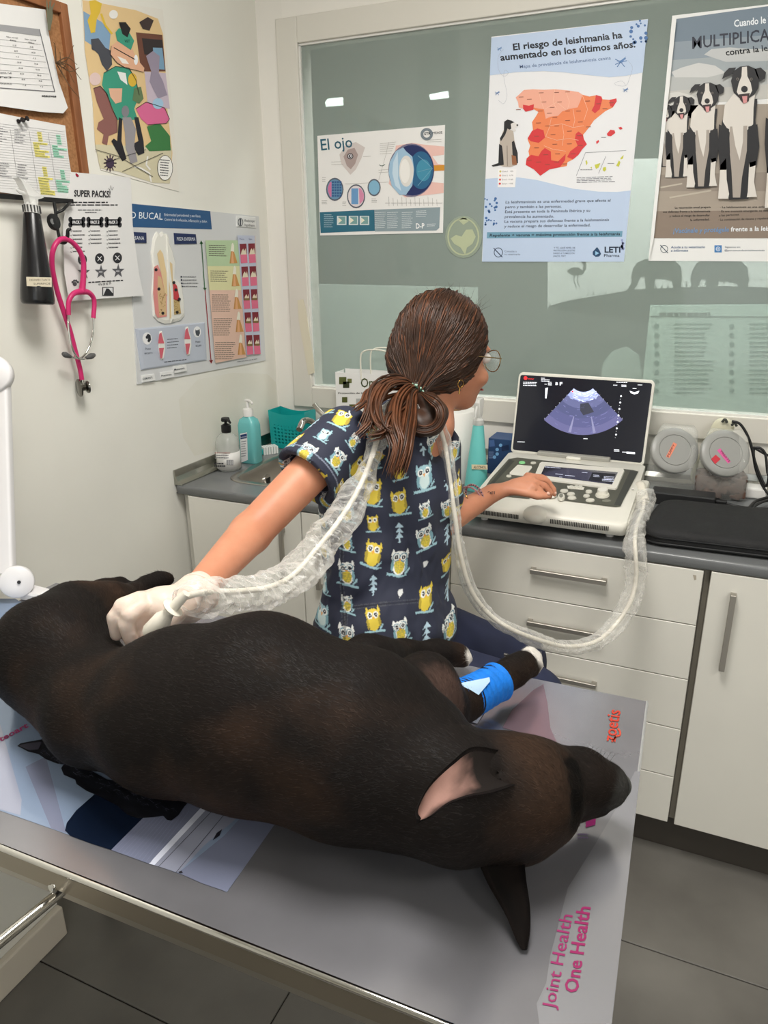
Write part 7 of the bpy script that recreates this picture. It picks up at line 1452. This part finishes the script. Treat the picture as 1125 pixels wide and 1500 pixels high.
# stool
stl = empty('stool', (0.90, -0.98, 0.0), 'round black clinic stool under the seated woman, hidden behind the table', 'stool')
sx, sy = hip[0]+0.03, hip[1]; sz = 0.575
lathe('seat', [(0.0, -0.06), (0.15, -0.06), (0.168, -0.045), (0.17, -0.02), (0.16, -0.004), (0.0, 0.0)], (sx, sy, sz), M('stool_vinyl', (30, 30, 32), 0.4), stl, n=36); lathe('column', [(0.025, 0.08), (0.025, 0.30), (0.018, 0.305), (0.018, sz-0.06)], (sx, sy, 0), m_chrome, stl, n=20)
for k in range(5):
    a = k*2*math.pi/5; tube('base_leg', [(sx, sy, 0.09), (sx+0.12*math.cos(a), sy+0.12*math.sin(a), 0.075), (sx+0.24*math.cos(a), sy+0.24*math.sin(a), 0.055)], [0.016, 0.014, 0.011], m_black, stl, seg=8); lathe('caster', [(0.0, -0.01), (0.022, -0.01), (0.025, 0.0), (0.022, 0.01), (0.0, 0.01)], (sx+0.24*math.cos(a), sy+0.24*math.sin(a), 0.026), m_black, stl, axis=(math.sin(a), -math.cos(a), 0), n=18)
# glasses
g1, g2 = H3(.098, .033, .004), H3(.098, -.033, .004); m_gold = M('thin_gold', (176, 150, 110), 0.25, 1.0)
gl = []
for s_ in (1, -1):
    c = H3(.100, .034*s_, 0.0); ring = [c+HR*(0.026*math.cos(a))+HU*(0.022*math.sin(a))-HF*abs(0.004*math.cos(a)) for a in np.linspace(0, 2*math.pi, 33)]
    rim = tube('rim', ring, 0.0011, m_gold, pr, n=6)
    mk('lens', ring[:-1], [tuple(range(32))], M('lens_glass', (230, 235, 235), 0.03, alpha=0.16), rim)
    tube('temple', [H3(.098, .060*s_, .008), H3(.05, .073*s_, .008), H3(-.01, .078*s_, .006), H3(-.035, .076*s_, -.012)], 0.0013, m_gold, pr, n=6, seg=16)
tube('bridge', [H3(.102, .010, .004), H3(.108, 0, .009), H3(.102, -.010, .004)], 0.0011, m_gold, pr, n=6, seg=8)
for s_ in (1, -1): ball('eye', H3(.080, .031*s_, .004), 0.0112, M('eye_white', (226, 222, 216), 0.15), pr); ball('iris', H3(.0875, .031*s_, .003), 0.0052, M('iris_brown', (60, 42, 30), 0.1), pr)
tube('lips', [H3(.093, -.022, -.062), H3(.0975, 0, -.062), H3(.093, .022, -.062)], [0.002, 0.0042, 0.002], M('lip', (176, 98, 92), 0.4), pr, seg=10)
# earring
ec = H3(-.010, .082, -.048); tube('earring', [ec+HF*0.0065*math.cos(a)+HU*0.0075*math.sin(a) for a in np.linspace(0, 2*math.pi, 17)], 0.0010, M('gold', (212, 168, 92), 0.2, 1.0), pr, n=6)
tube('ear_drop', [ec-HU*0.008, ec-HU*0.020], [0.001, 0.0016], MATS['gold'], pr, n=6)
# ---------------- hair
m_hair = M('brown_hair', (44, 28, 20), 0.42, c2=(66, 43, 30), nscale=30, spec=0.4); m_hair2 = M('hair_light', (104, 62, 38), 0.42, c2=(72, 44, 29), nscale=30, spec=0.4)
tie = at(611, 571, 1.425)
Hh = Field(hd-0.17, hd+0.17, 0.0045)
Hh.ell(H3(-.016, 0, .024), (.100, .083, .102), 0.01, R=Rh); Hh.cone(H3(-.06, 0, -.02), tie, .060, .020, 0.03); Hh.ell(H3(-.035, 0, -.02), (.075, .076, .06), 0.03, R=Rh)
# open the face
Hh.ell(H3(.104, 0, -.045), (.078, .088, .098), 0.012, R=Rh, op='sub')
V, Q = Hh.mesh(2)
cen = H3(-.016, 0, .024)
d0 = V-cen; fr_ = d0-np.outer(d0@HU, HU); ang = np.arctan2(d0@HR, d0@HF)
str_ = vnoise(np.stack([ang*14, (d0@HU)*5, ang*0+2], 1), 1.0, 9, 3)
V = V+d0/np.linalg.norm(d0, axis=1)[:, None]*((str_-0.5)*0.006)[:, None]
hair = mk('hair', V, Q, m_hair, pr, True)
def surf(dirv):
    """outermost point of the hair volume in a direction (head axes)"""
    w = HF*dirv[0]+HR*dirv[1]+HU*dirv[2]; w = w/np.linalg.norm(w); R_ = np.arange(0.03, 0.165, 0.0015); ii = np.round((cen+w*R_[:, None]-Hh.lo)/Hh.h).astype(int)
    ok = (ii >= 0).all(1) & (ii < Hh.n).all(1); ii = np.clip(ii, 0, Hh.n-1); f = np.where(ok, Hh.f[ii[:, 0], ii[:, 1], ii[:, 2]], 1.0); m = np.nonzero(f < 0)[0]
    return cen+w*(R_[m[-1]] if len(m) else 0.085)
tl = tie-cen; tdir = np.array([tl@HF, tl@HR, tl@HU]); tdir /= np.linalg.norm(tdir)
SV, SF, SM = [], [], []
rs = random.Random(11)
for k in range(620):
    lat = rs.uniform(-1, 1); f0 = rs.uniform(-0.35, 0.92); d = np.array([f0, lat*0.9, 0.95-0.3*abs(lat)-0.45*max(0, f0)]); d /= np.linalg.norm(d)
    pts = []
    om = math.acos(max(-1, min(1, float(d@tdir)))); 
    for t in np.linspace(0, 1, 13):
        dd = (math.sin((1-t)*om)*d+math.sin(t*om)*tdir)/math.sin(om); p = surf(dd)
        pts.append(p+(p-cen)/np.linalg.norm(p-cen)*rs.uniform(-0.0005, 0.0028)*(1-t*0.4))
    v, f = tube_geo(pts, np.interp(np.linspace(0, 1, 13), [0, .15, .8, 1], [.0006, .0014, .0013, .001]), 5, False, 0.6, off=len(SV)); SV += v; SF += f; SM += [0 if rs.random() < 0.8 else 1]*len(f)
mk('hair_strands', SV, SF, None, pr, True, mats=[m_hair, m_hair2], midx=SM, kind='stuff')
# low ponytail: loops and loose ends
SV, SF, SM = [], [], []
def lock(ctrl, n, spread, r0=0.0024, light=0.5, seg=16):
    global SV, SF, SM
    for k in range(n):
        off = np.array([rs.gauss(0, 1), rs.gauss(0, 1), rs.gauss(0, 1)])*spread
        pts = [np.array(c, float)+off*w for c, w in ctrl]; P_ = spline(pts, seg)
        v, f = tube_geo(P_, np.interp(np.linspace(0, 1, seg), [0, .1, .75, 1], [.001, r0, r0, .0004]), 5, False, 0.7, off=len(SV)); SV += v; SF += f; SM += [1 if rs.random() < light else 0]*len(f)
Z = lambda x, y, d: at(x, y, d)
lock([(tie, .2), (Z(590, 556, 1.40), .7), (Z(562, 560, 1.37), 1), (Z(546, 578, 1.34), 1), (Z(541, 606, 1.31), 1), (Z(532, 632, 1.29), 1.2)], 34, .005, light=0.75)
lock([(tie, .2), (Z(592, 562, 1.40), .7), (Z(566, 568, 1.36), 1), (Z(552, 596, 1.32), 1), (Z(558, 622, 1.29), 1), (Z(574, 634, 1.275), 1)], 40, .005, light=0.8)
lock([(tie, .2), (Z(597, 570, 1.40), .7), (Z(580, 590, 1.36), 1), (Z(575, 625, 1.29), 1), (Z(583, 655, 1.265), 1), (Z(574, 693, 1.26), 1.2)], 80, .006, light=0.85, seg=20)
lock([(tie, .2), (Z(603, 580, 1.40), .7), (Z(599, 610, 1.35), 1), (Z(594, 640, 1.285), 1), (Z(590, 665, 1.265), 1), (Z(582, 688, 1.26), 1.1)], 60, .006, light=0.7, seg=20)
lock([(tie, .2), (Z(605, 576, 1.40), .8), (Z(588, 600, 1.36), 1), (Z(568, 612, 1.30), 1), (Z(560, 634, 1.28), 1), (Z(540, 640, 1.27), 1.2)], 16, .004, light=0.9)
lock([(tie, .2), (Z(548, 570, 1.37), .8), (Z(534, 590, 1.33), 1), (Z(521, 600, 1.31), 1.2)], 9, .004, light=0.9)
lock([(tie, .2), (Z(560, 585, 1.35), .8), (Z(546, 618, 1.30), 1), (Z(523, 641, 1.28), 1.2)], 9, .004, light=0.9)
bun = Field(Z(625, 605, 1.40)-0.09, Z(625, 605, 1.40)+0.09, 0.004)
bun.chain([Z(612, 585, 1.42), Z(626, 592, 1.415), Z(637, 606, 1.41), Z(632, 620, 1.40), Z(616, 625, 1.39), Z(606, 610, 1.39)], [.014, .022, .024, .022, .018, .016], 0.012)
Vb, Qb = bun.mesh(1); bcen = Z(622, 606, 1.45); mk('hair_bun', Vb, Qb, m_hair, pr, True)
for k in range(90):
    j = rs.uniform(-1, 1); rr2 = 24+7*j; dz = rs.uniform(-0.012, 0.004)
    pts = [tie]+[Z(622+rr2*math.sin(a)*1.0, 607-rr2*0.95*math.cos(a), 1.358+dz+0.010*abs(math.cos(a))) for a in np.linspace(0.5, 3.6, 9)]
    v, f = tube_geo(spline(pts, 18), np.interp(np.linspace(0, 1, 18), [0, .1, .8, 1], [.001, .0022, .0022, .0008]), 5, False, 0.7, off=len(SV)); SV += v; SF += f; SM += [1 if rs.random() < 0.3 else 0]*len(f)
mk('ponytail', SV, SF, None, pr, True, mats=[m_hair, m_hair2], midx=SM, label='loosely looped low ponytail with lighter reddish ends')
SV, SF = [], []
for k in range(46):
    a = rs.uniform(-0.6, 2.6); d = np.array([math.cos(a)*0.8, rs.uniform(-.5, .5), 0.9]); d /= np.linalg.norm(d); p = surf(d); t_ = np.array([rs.uniform(-1, 1), rs.uniform(-1, 1), rs.uniform(0, 1)])*0.012
    v, f = tube_geo([p, p+(p-cen)*0.06+t_*0.5, p+(p-cen)*0.10+t_*1.4], [.0003, .00022, .0001], 3, False, off=len(SV)); SV += v; SF += f
mk('flyaway_hairs', SV, SF, m_hair, pr, False, kind='stuff')
# scrunchie beads
tdv = tie-hd; tdv /= np.linalg.norm(tdv); u_, w_ = frame_of(tdv)
tube('hair_tie', [tie+(u_*math.cos(a)+w_*math.sin(a))*0.0150 for a in np.linspace(0, 2*math.pi, 25)], 0.0048, M('tie_dark', (30, 60, 46), 0.6), pr, n=8); tube('hair_tie', [tie+tdv*0.010+(u_*math.cos(a)+w_*math.sin(a))*0.0155 for a in np.linspace(0, 2*math.pi, 25)], 0.0036, MATS['tie_dark'], pr, n=8)
bm = bmesh.new()
for k in range(26):
    a = k*2*math.pi/26; c = tie+tdv*(0.001+0.009*(k % 2))+(u_*math.cos(a)+w_*math.sin(a))*0.0195; bm_box(bm, -.0026, .0026, -.0013, .0013, -.0013, .0013, mtx=Matrix.Translation(Vector(c)) @ Matrix.Rotation(k*1.3, 4, 'Y'))
from_bm('hair_tie_flecks', bm, M('fleck_mint', (190, 228, 206), 0.5), pr, kind='stuff')
# bracelets and wrist marking
wd = WRL-ELL; wd /= np.linalg.norm(wd); u_, w_ = frame_of(wd)
def bracelet(name, c, R_, r, mat, beads=0, tl_=0.0):
    ring = [c+(u_*math.cos(a)+w_*math.sin(a))*R_+wd*tl_*math.cos(a) for a in np.linspace(0, 2*math.pi, 33)]
    o = tube(name, ring, r, mat, pr, n=7)
    if beads:
        bm = bmesh.new()
        for k in range(beads):
            a = 2*math.pi*k/beads; q = c+(u_*math.cos(a)+w_*math.sin(a))*R_+wd*tl_*math.cos(a); bmesh.ops.create_icosphere(bm, subdivisions=1, radius=r*1.7, matrix=Matrix.Translation(Vector(q)))
        from_bm('beads', bm, M('rose_beads', (176, 134, 134), 0.35), o, kind='stuff')
bracelet('bracelet', at(695, 727, 1.668), .0275, .0020, M('braid_dark', (88, 70, 84), 0.6), 26, 0.004); bracelet('bracelet', at(688, 730, 1.662), .0278, .0018, M('braid_pink', (168, 120, 130), 0.6), 20, -0.004); bracelet('bracelet', at(677, 736, 1.652), .0300, .0010, MATS['gold'], 9, 0.012)
def on_body(px, py, dep0): return at(px, py, dep0)
inkv = []
for (a, b) in (((711, 720), (716, 724)), ((716, 720), (711, 724)), ((717, 720), (721, 724)), ((721, 720), (717, 724)), ((722, 719.5), (722, 724)), ((724.5, 719.5), (724.5, 724))): inkv.append((a, b))
bm = bmesh.new()
for a, b in inkv:
    A, B2 = at(a[0], a[1], 1.660), at(b[0], b[1], 1.660); v, f = tube_geo([A, B2], [0.0008, 0.0008], 5); vs = [bm.verts.new(tuple(p)) for p in v]
    for q in f: bm.faces.new([vs[i] for i in q])
from_bm('wrist_tattoo', bm, M('tattoo_ink', (70, 56, 54), 0.6), pr)
# gloved right hand
m_glove = M('latex_glove', (222, 204, 190), 0.45, bump=0.5, bscale=60, sss=0.2, c2=(212, 190, 176), nscale=25, bdist=0.003)
G = Field(at(225, 905, 1.06)-0.13, at(225, 905, 1.06)+0.13, 0.0028)
wr = at(291, 868, 1.075)
G.cone(wr, at(272, 884, 1.065), .029, .027, 0.01); G.cone(at(272, 884, 1.065), at(240, 890, 1.05), .028, .028, 0.012); G.cone(at(240, 888, 1.05), at(208, 886, 1.045), .027, .020, 0.012); G.cone(at(240, 896, 1.06), at(215, 900, 1.06), .024, .020, 0.012)
gf = [[at(204, 879, 1.03), at(180, 888, 1.02), at(169, 904, 1.02), at(171, 930, 1.03)], [at(206, 889, 1.02), at(190, 900, 1.01), at(185, 915, 1.012), at(192, 938, 1.02)], [at(214, 894, 1.03), at(203, 908, 1.03), at(205, 924, 1.035), at(212, 938, 1.04)], [at(222, 890, 1.075), at(200, 896, 1.09), at(186, 912, 1.09), at(186, 932, 1.09)], [at(258, 900, 1.03), at(244, 912, 1.02), at(228, 924, 1.02), at(216, 938, 1.03)]]
for i, f_ in enumerate(gf): G.chain(f_, [.0125, .0118, .0108, .0095] if i != 4 else [.014, .0125, .0115, .010], 0.003)
for k in range(4): c = wr*(1-0.25*k)+at(272, 884, 1.065)*0.25*k; G.ell(c+np.array([0, 0, 0]), (.0305, .0305, .0305), 0.004)
V, Q = G.mesh(2); V = V+(vnoise(V, 70, 4, 2)[:, None]-0.5)*0.003
mk('glove', V, Q, m_glove, pr, True, label='pale latex glove on the right hand')
tube('glove_cuff', [wr+(frame_of(wr-ELR)[0]*math.cos(a)+frame_of(wr-ELR)[1]*math.sin(a))*0.030 for a in np.linspace(0, 2*math.pi, 33)], 0.0024, m_glove, pr, n=8)

# ================================================================== PROBE, CABLE AND PLASTIC SLEEVE
m_prb = M('probe_white', (224, 218, 204), 0.35)
pb0, pb1 = at(220, 928, 0.990), at(262, 881, 0.975)
ul = empty('ultrasound_probe', pb0, 'white ultrasound probe in the gloved hand, its cable in a clear plastic sleeve', 'probe')
pd_ = pb1-pb0; pl_ = np.linalg.norm(pd_)
lathe('probe_head', [(0.0, -0.004), (0.011, -0.002), (0.0135, 0.004), (0.0125, pl_*0.45), (0.008, pl_*0.62), (0.0075, pl_*0.70), (0.0145, pl_*0.78), (0.015, pl_*0.80), (0.013, pl_*0.81), (0.0072, pl_*0.83), (0.0068, pl_*1.1), (0.0055, pl_*1.25)], pb0, m_prb, ul, axis=pd_, n=28)
path = [at(262, 881, 0.975), at(278, 872, 1.00), at(310, 867, 1.06), at(350, 866, 1.10), at(395, 860, 1.15), at(430, 842, 1.20), at(462, 806, 1.24), at(490, 772, 1.27), at(515, 735, 1.29), at(533, 700, 1.31), at(546, 665, 1.32), at(556, 632, 1.345), at(566, 606, 1.365), at(585, 600, 1.395), at(605, 602, 1.415), at(624, 608, 1.43), at(640, 620, 1.445), at(650, 645, 1.455), at(656, 680, 1.44), at(661, 720, 1.43), at(667, 760, 1.43), at(674, 810, 1.44), at(688, 860, 1.46), at(710, 893, 1.48), at(742, 918, 1.49), at(785, 936, 1.52), at(830, 947, 1.56), at(872, 940, 1.60), at(902, 915, 1.63), at(924, 880, 1.635), at(932, 845, 1.635), at(931, 812, 1.628), at(930, 792, 1.65), at(933, 768, 1.75), at(941, 748, 1.83), at(943, 728, 1.88), at(936, 708, 1.95)]
cab = tube('cable', path, [0.0046]*2, m_prb, ul, seg=200, n=10) if False else None
PC = spline(path, 240); V, Fc = tube_geo(PC, np.full(240, 0.0048), 10); mk('cable', V, Fc, m_prb, ul, True)
tube('connector', [at(945, 735, 1.87), at(938, 712, 1.92), pc+np.array([0.0, 0, -0.004])], [0.011, 0.014, 0.014], m_prb, ul, seg=10, n=16)
# crumpled sleeve around the cable
PS = spline(path, 420); nS, nR = 400, 22
i0, i1 = 6, 408
idx = np.linspace(i0, i1, nS).astype(int); PP = PS[idx]; t = np.linspace(0, 1, nS)
rad = np.interp(t, [0, .03, .10, .18, .24, .28, .34, .40, .44, .48, .53, .60, .68, .75, .83, .90, .94, .97, 1], [.020, .034, .036, .034, .026, .018, .024, .022, .019, .016, .014, .014, .015, .020, .024, .028, .026, .024, .032])
Tn = np.gradient(PP, axis=0); Tn /= np.linalg.norm(Tn, axis=1)[:, None]; u0, _ = frame_of(Tn[0]); VV = []
rng = np.random.RandomState(3); A_ang = np.linspace(0, 2*np.pi, nR, endpoint=False)
for i in range(nS):
    u0 = u0-Tn[i]*(u0@Tn[i]); u0 /= np.linalg.norm(u0); w0 = np.cross(Tn[i], u0)
    for a in A_ang: VV.append(PP[i]+(u0*math.cos(a)+w0*math.sin(a)*0.78)*rad[i])
VV = np.array(VV); dirs = VV-np.repeat(PP, nR, 0); dl_ = np.linalg.norm(dirs, axis=1)[:, None]
nz = vnoise(VV, 24, 6, 3)[:, None]; cr = np.abs(vnoise(VV, 48, 12, 2)[:, None]-0.5)*2
VV = np.repeat(PP, nR, 0)+dirs*(0.70+0.80*nz-0.42*cr)
VV[:, 2] -= 0.12*dl_[:, 0]
VV = np.where((np.linalg.norm(VV-np.repeat(PP, nR, 0), axis=1) < 0.0065)[:, None], np.repeat(PP, nR, 0)+dirs/dl_*0.0065, VV)
Fc = [(i*nR+k, i*nR+(k+1) % nR, (i+1)*nR+(k+1) % nR, (i+1)*nR+k) for i in range(nS-1) for k in range(nR)]
m_slv = bpy.data.materials.new('sleeve_film'); m_slv.use_nodes = True; nt = m_slv.node_tree; nt.nodes.clear()
o_ = nt.nodes.new('ShaderNodeOutputMaterial'); mx = nt.nodes.new('ShaderNodeMixShader'); tr_ = nt.nodes.new('ShaderNodeBsdfTransparent'); pb_ = nt.nodes.new('ShaderNodeBsdfPrincipled'); lw = nt.nodes.new('ShaderNodeLayerWeight'); mr = nt.nodes.new('ShaderNodeMapRange')
pb_.inputs['Base Color'].default_value = rgb((238, 236, 230)); pb_.inputs['Roughness'].default_value = 0.16; pb_.inputs['Specular IOR Level'].default_value = 0.9
lw.inputs['Blend'].default_value = 0.45; mr.inputs['To Min'].default_value = 0.08; mr.inputs['To Max'].default_value = 0.72
nt.links.new(lw.outputs['Facing'], mr.inputs['Value']); nt.links.new(mr.outputs[0], mx.inputs[0]); nt.links.new(tr_.outputs[0], mx.inputs[1]); nt.links.new(pb_.outputs[0], mx.inputs[2]); nt.links.new(mx.outputs[0], o_.inputs[0])
mk('plastic_sleeve', VV, Fc, m_slv, ul, False, label='crumpled clear plastic sleeve around the cable')

# ================================================================== LAMP AT THE LEFT EDGE OF THE TABLE
lp = empty('lamp', on(55, 876, 2, ZT), 'white jointed arm lamp clamped to the left edge of the table', 'lamp')
m_lw = M('lamp_white', (226, 224, 224), 0.35, coat=0.2)
q = [on(x, y, 2, ZT+0.001) for x, y in ((30, 878), (60, 883), (77, 873), (47, 865))]; qb = [p+np.array([0, 0, 0.012]) for p in q]; cq = np.mean(qb, 0); qt = [cq+(p-cq)*0.86+np.array([0, 0, 0.004]) for p in qb]
mk('clamp_plate', q+qb+qt, [(3, 2, 1, 0), (8, 9, 10, 11)]+[(l*4+i, l*4+(i+1) % 4, (l+1)*4+(i+1) % 4, (l+1)*4+i) for l in (0, 1) for i in range(4)], m_lw, lp)
hc2 = on(24, 852, 0, q[0][0]-0.0)
dpt = (q[0]-CAM)@AF-0.01
hubc = at(25, 852, dpt)
lathe('hinge_disc', [(0.0, -0.012), (0.029, -0.012), (0.0315, -0.009), (0.0315, 0.009), (0.029, 0.012), (0.010, 0.0125), (0.0, 0.0125)], hubc, m_lw, lp, axis=-AF*0.9+AX*0.35, n=40); lathe('hinge_screw', [(0.0035, 0), (0.0035, 0.001), (0, 0.001)], hubc+(-AF*0.9+AX*0.35)/np.linalg.norm(-AF*0.9+AX*0.35)*0.013+AX*0.005, m_black, lp, axis=-AF*0.9+AX*0.35, n=12)
b0, b1 = at(11, 840, dpt+0.015), at(3, 550, dpt+0.065)
def bar(name, a, b, w, d_, mat):
    a, b = np.array(a), np.array(b); t_ = (b-a)/np.linalg.norm(b-a); e1 = AX-t_*(AX@t_); e1 /= np.linalg.norm(e1); e2 = np.cross(t_, e1); loops = [[p+e1*x+e2*y for x, y in roundrect(-w, w, -d_, d_, min(w, d_)*0.5, 4)] for p in (a, b)]
    return loft(name, loops, mat, lp, auto=40)
bar('arm', b0, b1, 0.0145, 0.012, m_lw); bar('arm', at(-16, 852, dpt), at(-30, 556, dpt+0.05), 0.0145, 0.012, m_lw); bar('arm_link', at(-14, 846, dpt), at(16, 858, dpt), 0.007, 0.007, m_lw)
lathe('elbow_joint', [(0.0, -0.014), (0.034, -0.014), (0.038, -0.010), (0.038, 0.010), (0.034, 0.014), (0.0, 0.014)], at(-10, 548, dpt+0.05), m_lw, lp, axis=-AF+AX*0.2, n=32)
tube('lamp_cord', [at(38, 850, dpt+0.02), at(42, 862, dpt+0.02), at(46, 872, dpt+0.01)], 0.002, m_lw, lp, seg=8, n=6)
bar('upper_arm', at(-14, 545, dpt+0.05), at(-150, 250, dpt+0.1), 0.0085, 0.009, m_lw)
lathe('lamp_head', [(0.0, 0.03), (0.03, 0.028), (0.09, 0.008), (0.092, 0.0), (0.08, -0.004), (0.0, -0.004)], at(-190, 230, dpt+0.12), m_lw, lp, n=32)
